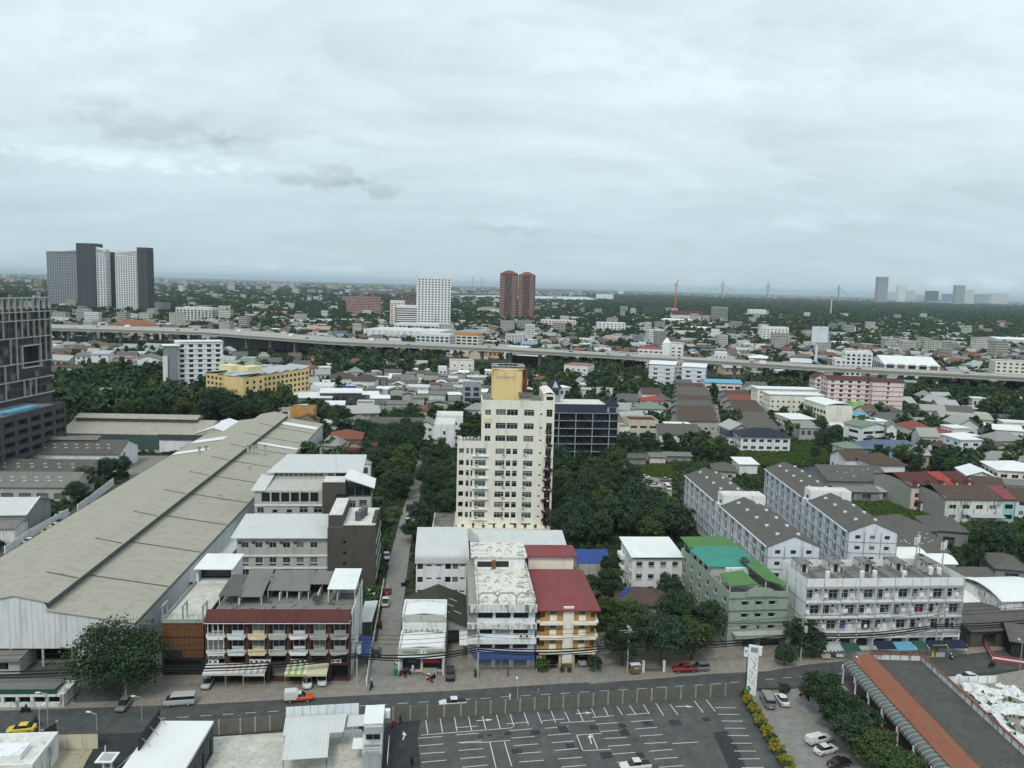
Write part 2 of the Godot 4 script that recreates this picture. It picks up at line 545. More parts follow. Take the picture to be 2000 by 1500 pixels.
# ------------------------------------------------------------------ roofs (local axes: x along the front,+z to the front)
func gable(parent: Node,called: String,c: Vector3,w: float,d: float,rise: float,m: String,over:=0.5,along_x:=true,wall:="",t:=0.16) -> MeshInstance3D:
	# c: middle of the eaves plane; the ridge runs along x or z
	var s:=tool()
	var a:=w/2+over; var b:=d/2+over
	var drop: float=rise*over/(d/2 if along_x else w/2)
	if along_x:
		slab(s,[V(-a,-drop,b),V(a,-drop,b),V(a,rise,0),V(-a,rise,0)],t)
		slab(s,[V(a,-drop,-b),V(-a,-drop,-b),V(-a,rise,0),V(a,rise,0)],t)
	else:
		slab(s,[V(a,-drop,b),V(a,-drop,-b),V(0,rise,-b),V(0,rise,b)],t)
		slab(s,[V(-a,-drop,-b),V(-a,-drop,b),V(0,rise,b),V(0,rise,-b)],t)
	var o:=put(parent,called,s.commit(),MATS[m]); o.position=c+V(0,t,0)
	if wall:
		for e in [-0.5,0.5]:
			var g:=tool()
			if along_x: tri(g,V(e*w,0,e*d),V(e*w,0,-e*d),V(e*w,rise,0))
			else: tri(g,V(-e*w,0,e*d),V(e*w,0,e*d),V(0,rise,e*d))
			put(parent,"gable_wall",g.commit(),MATS[wall]).position=c
	return o

func hip(parent: Node,called: String,c: Vector3,w: float,d: float,rise: float,m: String,over:=0.6,t:=0.16,ridge:=-1.0) -> MeshInstance3D:
	var s:=tool()
	var a:=w/2+over; var b:=d/2+over
	var r:=t
	var rx: float=maxf(0.0,a - b); var rz: float=maxf(0.0,b - a)
	if ridge >= 0.0:
		if w>d: rx=ridge/2
		else: rz=ridge/2
	var p:=[V(-a,0,b),V(a,0,b),V(a,0,-b),V(-a,0,-b)]
	var q:=[V(-rx,rise,rz),V(rx,rise,rz),V(rx,rise,-rz),V(-rx,rise,-rz)]
	for i in 4:
		var j:=(i+1) % 4
		if q[i].distance_to(q[j])<0.02: tri(s,p[i],p[j],q[i])
		else: quad(s,p[i],p[j],q[j],q[i])
		quad(s,p[i] - V(0,r,0),p[j] - V(0,r,0),p[j],p[i])
	quad(s,p[3] - V(0,r,0),p[2] - V(0,r,0),p[1] - V(0,r,0),p[0] - V(0,r,0))
	var o:=put(parent,called,s.commit(),MATS[m]); o.position=c+V(0,t,0)
	return o

func shed(parent: Node,called: String,pts: Array,m: String,t:=0.12) -> MeshInstance3D:   # four corners,counter-clockwise from above,first two the front edge
	var s:=tool()
	slab(s,pts,t)
	return put(parent,called,s.commit(),MATS[m])

func vault(parent: Node,called: String,c: Vector3,w: float,d: float,rise: float,m: String,along_x:=true,n:=8,t:=0.14,full:=PI) -> MeshInstance3D:
	var s:=tool()
	var span:=d if along_x else w
	var run:=w if along_x else d
	for i in n:
		var u0: float=-1.0+2.0*i/n; var u1: float=-1.0+2.0*(i+1)/n
		var y0: float=rise*(1.0 - u0*u0); var y1: float=rise*(1.0 - u1*u1)
		if along_x:
			slab(s,[V(-run/2,y0,-u0*span/2),V(run/2,y0,-u0*span/2),V(run/2,y1,-u1*span/2),V(-run/2,y1,-u1*span/2)],t)
		else:
			slab(s,[V(u0*span/2,y0,run/2),V(u1*span/2,y1,run/2),V(u1*span/2,y1,-run/2),V(u0*span/2,y0,-run/2)],t)
	var o:=put(parent,called,s.commit(),MATS[m]); o.position=c
	return o

func parapet(parent: Node,w: float,d: float,y: float,ph: float,th: float,m: String,deck: String) -> void:
	var s:=tool()
	bx(s,V(0,y+ph/2,d/2 - th/2),V(w,ph,th)); bx(s,V(0,y+ph/2,-d/2+th/2),V(w,ph,th))
	bx(s,V(w/2 - th/2,y+ph/2,0),V(th,ph,d - 2*th)); bx(s,V(-w/2+th/2,y+ph/2,0),V(th,ph,d - 2*th))
	put(parent,"parapet",s.commit(),MATS[m])
	box(parent,"roof_deck",V(0,y+0.06,0),V(w - 2*th,0.12,d - 2*th),deck)

func railing(parent: Node,called: String,a: Vector3,b: Vector3,h: float,m: String,step:=0.9) -> MeshInstance3D:
	var s:=tool()
	var d:=b - a
	var n:=maxi(1,int(round(d.length()/step)))
	var mid:=(a+b)*0.5
	var L:=d.length()
	for i in n+1:
		bx(s,V(0,h/2,-L/2+L*i/n),V(0.06,h,0.06))
	bx(s,V(0,h,0),V(0.07,0.07,L+0.06)); bx(s,V(0,h*0.55,0),V(0.05,0.05,L))
	var o:=put(parent,called,s.commit(),MATS[m])
	o.transform=Transform3D(Basis(Vector3.UP,atan2(d.x,d.z)),mid)
	return o

# ------------------------------------------------------------------ buildings
func plot(fp: Array) -> void:
	occupy(fp[0],fp[1],fp[2],fp[3]/2,fp[4]/2)

func building(called: String,label: String,category: String,fp: Array,group:="") -> Node3D:   # fp: [x,z,yaw,width,depth]
	plot(fp)
	return thing(called,label,category,V(fp[0],0,fp[1]),fp[2],group)

func facade_grid(L: float,h: float,fh: float,bay: float,ww: float,wh: float,y0: float,style: String,depth: float,glass: String) -> Array:
	var nf:=maxi(1,int((h - y0+0.3)/fh))
	var nb:=maxi(1,int(round((L - 0.6)/bay)))
	return grid(-L/2+0.3,L/2 - 0.3,nb,y0+0.9 if wh<2.0 else y0+0.2,fh,nf,ww,wh,style,depth,glass)

# a plain block of storeys: o={wall,roof,rise,roofmat,fh,bay,ww,wh,style,depth,glass,sides,join,bands,ground,over}
func block(called: String,label: String,category: String,fp: Array,h: float,o: Dictionary,group:="") -> Node3D:
	var n:=building(called,label,category,fp,group)
	var w: float=fp[3]; var d: float=fp[4]
	var wall: String=o.get("wall","white")
	var op:={}
	var sides: String=o.get("sides","frl")
	for k in sides:
		op[k]=facade_grid(w if k in "fb" else d,h,o.get("fh",3.2),o.get("bay",3.6),o.get("ww",1.6),o.get("wh",1.4),o.get("ground",0.0),o.get("style","frame"),o.get("depth",0.18),o.get("glass",""))
	walls(n,"wall",Vector3.ZERO,w,d,0,h,wall,op,o.get("join",false))
	var fh: float=o.get("fh",3.2)
	if o.get("bands","") != "":
		for j in range(1,int(h/fh)+1):
			box(n,"ledge",V(0,o.get("ground",0.0)+fh*j - 0.1,0),V(w+0.5,0.28,d+0.5),o.bands)
	if o.has("slope"):
		var a: float=maxf(-o.slope,0.0); var b: float=maxf(o.slope,0.0)
		shed(n,"crown",[V(-w/2,h+a+0.6,d/2),V(w/2,h+b+0.6,d/2),V(w/2,h+b+0.6,-d/2),V(-w/2,h+a+0.6,-d/2)],wall,absf(o.slope)+0.5)
	match o.get("roof","flat"):
		"flat": parapet(n,w,d,h,o.get("rise",0.9),0.2,o.get("trim",wall),o.get("roofmat","deck_grey"))
		"gx": gable(n,"roof",V(0,h,0),w,d,o.get("rise",2.0),o.get("roofmat","roof_grey"),o.get("over",0.6),true,wall)
		"gz": gable(n,"roof",V(0,h,0),w,d,o.get("rise",2.0),o.get("roofmat","roof_grey"),o.get("over",0.6),false,wall)
		"hip": hip(n,"roof",V(0,h,0),w,d,o.get("rise",2.0),o.get("roofmat","roof_grey"),o.get("over",0.8))
		"vx": vault(n,"roof",V(0,h,0),w+0.6,d+0.8,o.get("rise",2.0),o.get("roofmat","roof_white"),true)
		"vz": vault(n,"roof",V(0,h,0),w+0.8,d+0.6,o.get("rise",2.0),o.get("roofmat","roof_white"),false)
		"shed":   # higher at the back
			var e: float=o.get("over",0.7)
			shed(n,"roof",[V(-w/2 - e,h+0.15,d/2+e),V(w/2+e,h+0.15,d/2+e),V(w/2+e,h+o.get("rise",1.5),-d/2 - e),V(-w/2 - e,h+o.get("rise",1.5),-d/2 - e)],o.get("roofmat","roof_white"))
		"slab": box(n,"roof",V(0,h+0.2,0),V(w+1.0,0.4,d+1.0),o.get("roofmat","roof_white"))
	return n

func ac_unit(parent: Node,at: Vector3,yaw:=0.0) -> void:
	var key:="ac"
	if not WINMESH.has(key):
		var s:=tool(); s.set_material(MATS.metal_white)
		bx(s,Vector3.ZERO,V(0.85,0.65,0.35))
		var m:=s.commit()
		var g:=tool(); g.set_material(MATS.metal_dark)
		for i in 8:
			var a0:=TAU*i/8; var a1:=TAU*(i+1)/8
			tri(g,V(-0.1,0,0.18),V(-0.1+0.25*cos(a0),0.25*sin(a0),0.18),V(-0.1+0.25*cos(a1),0.25*sin(a1),0.18))
		WINMESH[key]=g.commit(m)
	var o:=put(parent,"air_conditioner",WINMESH[key])
	o.position=at; o.rotation.y=yaw

func dish(parent: Node,at: Vector3,r: float,m:="metal_dark") -> void:
	var s:=tool()
	for j in 3:
		for i in 12:
			var a0:=TAU*i/12; var a1:=TAU*(i+1)/12
			var r0:=r*j/3.0; var r1:=r*(j+1)/3.0
			var f:=func(rr: float,a: float) -> Vector3: return V(rr*cos(a),0.35*rr*rr/r,rr*sin(a))
			quad(s,f.call(r0,a1),f.call(r0,a0),f.call(r1,a0),f.call(r1,a1))
	var o:=put(parent,"satellite_dish",s.commit(),MATS[m])
	o.position=at+V(0,0.9,0); o.rotation=V(0.5,0.4,0)
	var leg:=rod(parent,"dish_mast",at,at+V(0,1.0,0),0.08,"metal")

# ------------------------------------------------------------------ ground,roads,markings
func build_ground() -> void:
	structure("ground",sheet(flat([-30000,200,30000,200,34000,-42000,-34000,-42000]),-0.02),MATS.land)
	paving("pavement",(flat([-110.74,-143.83,-80.64,-148.87,-56.94,-155.55,-29.38,-159,1.46,-164.75,56.99,-172.44,85.54,-171.69,132.87,-177.63,125.66,-167.38,88.67,-159.72,68.93,-156.89,59.25,-154.5,50.23,-151.15,39.34,-149.44,25.26,-146.15,9.28,-143.62,-7.6,-140.34,-28.2,-136.95,-50.59,-133.03,-82.9,-129.04,-98.66,-127.52])),0.0,MATS.pavement)
	var forecourt:=paving("pavement",(flat([-111.32,-144.62,-71.59,-147.71,-64.95,-133.62,-72.81,-132.31,-100.31,-129.75])),0.006,MATS.asphalt_old)
	var road:=paving("road",(flat([-106.05,-126.31,-82.99,-129.2,-50.65,-133.2,-28.23,-137.12,-7.61,-140.53,9.29,-143.82,25.29,-146.35,39.39,-149.65,50.3,-151.36,59.33,-154.73,69.02,-157.12,88.79,-159.96,108.48,-165.77,134.49,-172.05,127.04,-161.9,102.41,-155.83,95.23,-153.87,85.05,-151.55,64.96,-147.08,56.41,-145.59,46.99,-144.46,42.38,-142.65,10.42,-135.9,-18.85,-130.05,-35.64,-127.7,-48.25,-124.53,-63.09,-123.15,-77.52,-120.34,-98.91,-117.4])),0.004,MATS.asphalt)
	# centre dashes
	var path:=[Vector2(-57.1,-127.99),Vector2(-48.22,-129.61),Vector2(-31.39,-132.72),Vector2(-13.53,-135.98),Vector2(4.9,-139.38),Vector2(23.17,-142.69),Vector2(40,-145.82),Vector2(57.94,-149.93),Vector2(70.66,-152.38)]
	var left:=0.0
	for i in path.size() - 1:
		var a: Vector2=path[i]; var b: Vector2=path[i+1]
		var L:=a.distance_to(b); var d:=(b - a)/L
		var at:=left
		while at<L - 1.8:
			var p:=a+d*(at+0.9)
			var m:=box(road,"marking",V(p.x,0.009,p.y),V(1.8,0.004,0.11),"paint_white")
			m.rotation.y=-d.angle()
			at += 3.6
		left=at - L
	# white edge line and bay ticks by the factory forecourt
	for e in [[V(-89.06,0.01,-130.71),V(-72.47,0.01,-132.5)],[V(-84.46,0.01,-132.69),V(-84.41,0.01,-131.48)],[V(-82.97,0.01,-132.95),V(-82.91,0.01,-131.57)],[V(-81.03,0.01,-133.06),V(-80.91,0.01,-131.68)],[V(-79.18,0.01,-133.17),V(-78.99,0.01,-131.79)],[V(-77.17,0.01,-133.46),V(-77,0.01,-132.07)],[V(-75.3,0.01,-133.56),V(-75.07,0.01,-132.18)],[V(-73.36,0.01,-133.85),V(-72.98,0.01,-132.47)]]:
		beam(forecourt,"marking",e[0],e[1],0.14,"paint_white",0.005)
	var soi:=paving("side_street",(flat([-24.15,-138.83,-19.03,-139.68,-21.39,-160.74,-23.09,-179.67,-25.58,-207.24,-28.31,-240.58,-30.66,-281.84,-33.15,-318.14,-35.74,-359.01,-39.29,-358.5,-36.9,-317.66,-34.88,-281.36,-32.69,-240.15,-30.55,-206.83,-27.66,-179.33,-25.81,-160.44,-25.2,-149.09])),0.008,MATS.pavement_grey)
	paving("side_street",(flat([91.83,-386.09,100.64,-387.39,108.32,-420.36,118.32,-463.05,132.06,-526.77,123.94,-522.88,111.38,-461.84,102.58,-419.44])),0.008,MATS.pavement)
	paving("side_street",(flat([99.88,-165.71,112.38,-172.17,141.08,-181.04,134.49,-172.05,108.48,-165.77])),0.002,MATS.asphalt)
	paving("path",(flat([15.59,-144.19,21.89,-145.75,20.47,-154.09,19.74,-160.51,18.7,-160.45,18.26,-153.95])),0.010,MATS.pavement_grey)
	# the car park beyond the wall
	var lot:=paving("parking_lot",(flat([-19.5,-129.85,42.99,-142.87,43.68,-113.76,43.31,-104.53,-16.65,-101.95])),0.0,MATS.asphalt_old)
	paving("parking_lot",(flat([-19.3,-128.57,-13.55,-129.85,-13.54,-124.67,-12.02,-116.26,-9.76,-102.25,-16.65,-101.95])),0.005,MATS.asphalt_new)
	paving("parking_lot",(flat([34.61,-128.72,37.09,-129.16,37.48,-124.3,37.21,-113.46,34.55,-113.34,34.63,-122.7])),0.005,MATS.asphalt_new)
	paving("yard",(flat([-47.42,-122.77,-34.84,-125.08,-22.82,-126.64,-18.1,-115.96,-15.17,-102.02,-44.63,-100.75])),0.0,MATS.concrete_pale)
	paving("driveway",(flat([-63.49,-122.98,-48.15,-124.69,-47.42,-122.77,-45.29,-100.72,-57.74,-100.19,-60.77,-113.9])),0.001,MATS.asphalt_new)
	paving("yard",(flat([-68.14,-118.25,-62.48,-119.38,-60.38,-108.93,-58.4,-100.16,-66.84,-99.8,-68.81,-113.51])),0.004,MATS.concrete_sand)
	paving("yard",(flat([43.7,-142.72,64.8,-146.67,68.32,-146.88,71.11,-105.72,44.72,-104.59])),0.0,MATS.pavement_grey)
	paving("yard",(flat([64.11,-145.45,67.47,-146.23,66.77,-114.83,65.72,-105.49,61.06,-105.29,62.16,-121.23])),0.006,MATS.brick_paving)
	paving("yard",(flat([83.99,-150.45,94.98,-152.57,101.99,-155.15,124.57,-151.81,89.97,-106.53,80.5,-106.13])),0.0,MATS.pavement)
	paving("yard",(flat([48.75,-318.53,62.94,-315.01,55.22,-274.01,51.63,-270.36,49.21,-290.91])),0.004,MATS.pavement)
	paving("yard",(flat([19.7,-331.57,49.2,-333.46,49.29,-319.49,40.36,-312.26,18.65,-311.32])),0.004,MATS.concrete_pale)
	paving("yard",(flat([-153.24,-326.25,-137.68,-328.39,-126.44,-297.64,-133.12,-284.82,-143.88,-303.99])),0.004,MATS.pavement_grey)
	paving("lane",(flat([-130.87,-194.63,-129.81,-218.59,-133.28,-246.12,-138.2,-280.43,-133,-278.81,-128.26,-245.48,-124.85,-217.22,-123.42,-196.74,-124.35,-184.67])),0.004,MATS.asphalt_old)
	for g in [flat([114.6,-280.36,150.67,-303.98,163.59,-285.59,190.61,-272.04,165.39,-234.53,134.98,-239.03,122.83,-259.27]),flat([48.69,-354,71.94,-362.79,63.66,-312.52,46.86,-316.53]),flat([-35.91,-195.81,-31.57,-196.16,-30.59,-187.96,-34.4,-187.67]),flat([105.69,-398.64,147.68,-419.16,146.49,-356.44,108.22,-341.11,96.85,-355.14])]:
		structure("grass_field",sheet(g,0.004),MATS.grass_ground)
		lawns.append(g)
	# painted bays: six columns of bays,a row along the wall,a column along the hedge
	for col in [[[V(-13.39,0.01,-124.41),V(-9.59,0.01,-125.14)],[V(-12.99,0.01,-122.21),V(-9.21,0.01,-122.96)],[V(-12.52,0.01,-120.03),V(-8.79,0.01,-120.66)],[V(-12.07,0.01,-117.73),V(-8.34,0.01,-118.53)],[V(-11.6,0.01,-115.42),V(-7.93,0.01,-116.24)]],[[V(-7.72,0.01,-127.84),V(-4.09,0.01,-128.59)],[V(-7.48,0.01,-125.67),V(-3.76,0.01,-126.41)],[V(-7.03,0.01,-123.43),V(-3.29,0.01,-124.15)],[V(-6.69,0.01,-121.21),V(-2.92,0.01,-121.95)],[V(-6.27,0.01,-119.02),V(-2.51,0.01,-119.74)],[V(-5.82,0.01,-116.72),V(-2.02,0.01,-117.56)]],[[V(0.71,0.01,-129.52),V(4.43,0.01,-130.28)],[V(1.11,0.01,-127.42),V(4.83,0.01,-128.17)],[V(1.47,0.01,-125.18),V(5.22,0.01,-125.91)],[V(1.9,0.01,-123.01),V(5.68,0.01,-123.72)],[V(2.32,0.01,-120.77),V(6.09,0.01,-121.45)],[V(2.72,0.01,-118.55),V(6.49,0.01,-119.21)],[V(3.17,0.01,-116.22),V(6.9,0.01,-116.96)]],[[V(6.68,0.01,-130.8),V(10.38,0.01,-131.58)],[V(6.96,0.01,-128.45),V(10.83,0.01,-129.21)],[V(7.4,0.01,-126.34),V(11.16,0.01,-127.08)],[V(7.89,0.01,-124.14),V(11.59,0.01,-124.86)],[V(8.27,0.01,-121.96),V(12,0.01,-122.76)],[V(8.65,0.01,-119.66),V(12.43,0.01,-120.33)],[V(9.08,0.01,-117.49),V(12.86,0.01,-118.23)]],[[V(15.15,0.01,-132.3),V(18.88,0.01,-133.15)],[V(15.55,0.01,-130.19),V(19.27,0.01,-130.9)],[V(15.97,0.01,-127.93),V(19.73,0.01,-128.62)],[V(16.42,0.01,-125.79),V(20.17,0.01,-126.41)],[V(16.81,0.01,-123.62),V(20.51,0.01,-124.27)],[V(17.26,0.01,-121.41),V(20.93,0.01,-122.05)],[V(17.69,0.01,-119.19),V(21.36,0.01,-119.85)]],[[V(21.12,0.01,-133.51),V(24.91,0.01,-134.31)],[V(21.52,0.01,-131.31),V(25.3,0.01,-132.03)],[V(21.94,0.01,-129.07),V(25.66,0.01,-129.71)],[V(22.36,0.01,-126.9),V(26.17,0.01,-127.53)],[V(22.74,0.01,-124.69),V(26.48,0.01,-125.25)],[V(23.16,0.01,-122.51),V(26.96,0.01,-123.21)],[V(23.59,0.01,-120.35),V(27.38,0.01,-121.03)],[V(23.96,0.01,-118.16),V(27.77,0.01,-118.82)]],[[V(36.98,0.01,-136.86),V(40.65,0.01,-136.94)],[V(36.96,0.01,-134.61),V(40.67,0.01,-134.69)],[V(36.93,0.01,-132.37),V(40.6,0.01,-132.51)],[V(36.87,0.01,-130.08),V(40.45,0.01,-130.21)],[V(36.83,0.01,-127.81),V(40.35,0.01,-127.94)],[V(36.81,0.01,-125.52),V(40.29,0.01,-125.69)],[V(36.73,0.01,-123.24),V(40.21,0.01,-123.42)],[V(36.74,0.01,-121.05),V(40.2,0.01,-121.27)],[V(36.65,0.01,-118.68),V(40.12,0.01,-118.94)]],[[V(-12.75,0.01,-129.93),V(-11.96,0.01,-125.82)],[V(-10.43,0.01,-130.63),V(-9.64,0.01,-126.32)],[V(-8.08,0.01,-131.22),V(-7.36,0.01,-126.87)],[V(-5.75,0.01,-131.46),V(-4.99,0.01,-127.16)],[V(-3.41,0.01,-131.71),V(-2.7,0.01,-127.66)],[V(-1.04,0.01,-132.24),V(-0.37,0.01,-128.06)],[V(1.25,0.01,-132.72),V(1.89,0.01,-128.74)],[V(3.6,0.01,-133.33),V(4.27,0.01,-129.42)],[V(5.89,0.01,-133.69),V(6.56,0.01,-129.83)],[V(8.24,0.01,-134.12),V(8.85,0.01,-130.35)],[V(10.56,0.01,-134.01),V(11.18,0.01,-130.81)],[V(12.84,0.01,-134.98),V(13.52,0.01,-130.94)],[V(15.27,0.01,-135.29),V(15.69,0.01,-132.62)],[V(17.48,0.01,-135.72),V(17.92,0.01,-133.04)],[V(19.78,0.01,-136.28),V(20.35,0.01,-133.47)],[V(22.03,0.01,-136.77),V(22.72,0.01,-133.6)],[V(24.53,0.01,-137.23),V(25.02,0.01,-134.02)],[V(26.79,0.01,-137.79),V(27.41,0.01,-133.67)],[V(29.21,0.01,-137.61),V(29.92,0.01,-133.99)],[V(33.8,0.01,-138.94),V(34.5,0.01,-135.02)],[V(36.01,0.01,-139.58),V(36.66,0.01,-135.56)]],[[V(-13.06,0.01,-125.33),V(1.75,0.01,-128.34)],[V(9.65,0.01,-130.28),V(15.56,0.01,-131.28)],[V(-1.94,0.01,-123.95),V(1.33,0.01,-124.49)],[V(-6.6,0.01,-123.35),V(-1.94,0.01,-123.85)],[V(12.06,0.01,-126.64),V(16.21,0.01,-127.39)],[V(12.71,0.01,-122.14),V(17.13,0.01,-122.71)],[V(-1.94,0.01,-123.95),V(-0.79,0.01,-116.87)],[V(0.39,0.01,-124.07),V(1.55,0.01,-117.45)],[V(12.06,0.01,-126.64),V(12.68,0.01,-122.39)],[V(14.56,0.01,-126.93),V(15.08,0.01,-122.76)],[V(27.28,0.01,-124.93),V(31.44,0.01,-125.56)]]]:
		for e in col:
			beam(lot,"marking",e[0],e[1],0.13,"paint_white",0.006)
	for q in [[V(19.93,0.01,-127.92),1.52,2.13],[V(0.88,0.01,-126.49),1.03,1],[V(5.4,0.01,-127.16),1.64,1.38],[V(9.98,0.01,-128.33),1.52,1.88],[V(-2,0.01,-125.91),0.79,0.75],[V(15.06,0.01,-129.15),1.34,1.5],[V(24.22,0.01,-130.94),1.58,1.5],[V(28.96,0.01,-131.42),1.83,1.63],[V(16.25,0.01,-121.06),1.83,1.75],[V(10.83,0.01,-123.42),1.4,1.25],[V(2.32,0.01,-121.46),1.52,1.38],[V(21.58,0.01,-121.33),1.22,1.38],[V(-3.43,0.01,-125.4),0.91,0.63],[V(19.9,0.01,-129.97),1.22,1.25],[V(34.53,0.01,-132.76),1.34,1.25]]:   # squares of newer asphalt
		box(lot,"asphalt_patch",q[0],V(q[1],0.006,q[2]),"asphalt_new").rotation.y=0.2
	# direction arrows
	for a in [[V(-4.37,0,-130.21),V(-1.64,0,-130.76),0],[V(12.48,0,-133.45),V(15.27,0,-133.96),0],[V(30.03,0,-136.79),V(33.1,0,-137.14),0.3],[V(-15.73,0,-123.77),V(-15.57,0,-126.28),-0.4],[V(14.25,0,-124.21),V(14.05,0,-127.06),0.3]]:
		arrow(lot,a[0],a[1],a[2])

var lawns: Array=[]
func paving(called: String,pts: PackedVector2Array,y: float,m: Material) -> MeshInstance3D:
	paved.append(pts)
	return structure(called,sheet(pts,y),m)

func arrow(parent: Node,at: Vector3,to: Vector3,bend: float) -> void:
	var d:=to - at
	var L:=d.length()
	var s:=tool()
	var sh:=L - 1.1
	quad(s,V(0,0,0.09),V(sh,0,0.09),V(sh,0,-0.09),V(0,0,-0.09))
	tri(s,V(sh,0,0.38),V(L,0,bend),V(sh,0,-0.38))
	var o:=put(parent,"direction_arrow",s.commit(),MATS.paint_white)
	o.position=at+V(0,0.012,0)
	o.rotation.y=atan2(-d.z,d.x)

func fence(called: String,label: String,path: Array,h: float,step: float,m: String,post_m: String,t:=0.12) -> Node3D:
	var a: Vector3=path[0]
	var n:=thing(called,label,"wall",a)
	for i in path.size() - 1:
		var p: Vector3=path[i] - a; var q: Vector3=path[i+1] - a
		var k:=maxi(1,int(round(p.distance_to(q)/step)))
		for j in k:
			var u:=p.lerp(q,float(j)/k); var v:=p.lerp(q,float(j+1)/k)
			beam(n,"panel",u+V(0,h/2,0),v+V(0,h/2,0),t,m,h)
			box(n,"post",u+V(0,h/2+0.06,0),V(t+0.12,h+0.12,t+0.12),post_m)
	return n

# ------------------------------------------------------------------ street front,west of the side street
func build_near_left() -> void:
	# --- row of seven shophouses
	var fp: Array=[-41.28,-151.66,0.0698,25.29,19.44]
	var n:=building("shophouse_row","brown brick row of seven shophouses with red tile strip and balconies","shophouses",fp)
	var w: float=fp[3]; var d: float=fp[4]; var bw:=w/7.0
	var op:=[]
	for i in 7:
		var x:=-w/2+bw*(i+0.5)
		op.append([x,0.1,bw - 0.6,2.9,"void",2.2])
		op.append([x,3.45,bw - 1.0,1.3,"void",0.5])
		op.append([x,5.6,bw - 0.7,2.5,"void",0.7]); op.append([x,8.55,bw - 0.7,2.5,"void",0.7])
	walls(n,"wall",Vector3.ZERO,w,d,0,11.2,"brick_dark",{"f": op})
	var side:=box(n,"end_wall",V(w/2+0.08,6.0,-1.0),V(0.16,12.0,d - 2.0),"white_old","white rain-stained end wall")
	var trims:=["white","white_blue","yellow_pale","light_grey","white","light_grey","light_grey"]
	for i in 7:
		var x:=-w/2+bw*(i+0.5)
		for fy in [5.45,8.4]:
			# balcony tray with turned-up ends
			var s:=tool()
			bx(s,V(0,0.32,0.42),V(bw - 0.9,0.64,0.85))
			slab(s,[V(-bw/2+0.12,0.95,0.55),V(-bw/2+0.45,0.64,0.86),V(-bw/2+0.45,0.64,0.0),V(-bw/2+0.12,0.95,0.0)],0.55)
			slab(s,[V(bw/2 - 0.45,0.64,0.86),V(bw/2 - 0.12,0.95,0.55),V(bw/2 - 0.12,0.95,0.0),V(bw/2 - 0.45,0.64,0.0)],0.55)
			var b:=put(n,"balcony",s.commit(),MATS[trims[i]])
			b.position=V(x,fy - 0.25,d/2)
			railing(n,"balcony_rail",V(x - bw/2+0.45,fy+0.4,d/2+0.8),V(x+bw/2 - 0.45,fy+0.4,d/2+0.8),0.45,"metal" if i>3 else "frame_white",0.25 if i==6 else 0.6)
			var wm:=put(n,"window",window_mesh(snappedf(bw - 1.5,0.05),1.55,"frame",["glass_dark","glass_curtain","glass_room"][(i+int(fy)) % 3]))
			wm.position=V(x,fy+1.65,d/2 - 0.62)
			box(n,"window_apron",V(x,fy+0.5,d/2 - 0.6),V(bw - 1.5,0.74,0.14),trims[i])
		if i % 2==0:
			for k in 2+i % 3: ac_unit(n,V(x - 1.0+k*0.95,3.85,d/2+0.1))
		box(n,"pilaster",V(-w/2+bw*i,5.6,d/2+0.1),V(0.3,11.1,0.2),"brick_dark")
		box(n,"roller_shutter",V(x,1.5,d/2 - 2.0),V(bw - 0.7,2.8,0.08),"charcoal" if i != 3 else "light_grey")
		if i>0 and i<7:
			box(n,"divider_wall",V(-w/2+bw*i,11.2+0.75,-d/2+5.2),V(0.18,1.5,9.0),"white_old")
	box(n,"pilaster",V(w/2 - 0.05,5.6,d/2+0.1),V(0.3,11.1,0.2),"brick_dark")
	box(n,"window_apron",V(-w/2+bw*0.5,7.0,d/2+0.42),V(bw - 0.5,5.0,0.06),"glass_curtain","glazed-in balconies")
	for x in [-1.35,-0.45,0.45,1.35]:
		box(n,"mullion",V(-w/2+bw*0.5+x,8.0,d/2+0.47),V(0.1,6.4,0.06),"frame_white")
	box(n,"cornice",V(0,11.35,d/2+0.45),V(w+0.3,0.3,1.1),"white")
	shed(n,"tile_strip",[V(-w/2 - 0.1,11.6,d/2+1.05),V(w/2+0.1,11.6,d/2+1.05),V(w/2+0.1,13.0,d/2 - 1.3),V(-w/2 - 0.1,13.0,d/2 - 1.3)],"roof_maroon",0.2)
	box(n,"terrace_floor",V(0,11.26,-0.8),V(w - 0.3,0.1,d - 3.0),"deck_grey")
	# sheet roofs over the terraces,every house its own
	var sheds:=[["roof_dark",0.05,1.15,-5.5,2.6,13.2,13.9],["roof_grey",1.0,2.25,-7.0,2.5,13.0,14.6],["roof_grey",2.3,3.4,-7.0,-0.8,13.0,14.3],["roof_grey",3.3,4.5,-7.0,-0.6,13.0,14.4],["roof_grey",4.4,5.5,-6.8,-2.6,13.6,14.2],["roof_white",5.55,7.02,-7.6,1.6,14.2,14.5]]
	for q in sheds:
		var x0: float=-w/2+bw*q[1]; var x1: float=-w/2+bw*q[2]
		var z1: float=q[4]; var z0: float=q[3] - 1.5
		shed(n,"terrace_roof",[V(x0,q[5],z1),V(x1,q[5],z1),V(x1,q[6],z0),V(x0,q[6],z0)],q[0],0.08)
		for x in [x0+0.15,x1 - 0.15]:
			box(n,"roof_post",V(x,(11.3+q[5])/2,z1 - 0.3),V(0.12,q[5] - 11.45,0.12),"metal_white")
		box(n,"terrace_room",V((x0+x1)/2,12.1,(z0+z1)/2 - 1.4),V(x1 - x0 - 0.6,1.5,3.0),"charcoal" if q[0] != "roof_white" else "light_grey")
	dish(n,V(w*0.22,11.3,2.0),0.9)
	dish(n,V(-w*0.46,11.3,-2.0),0.9)
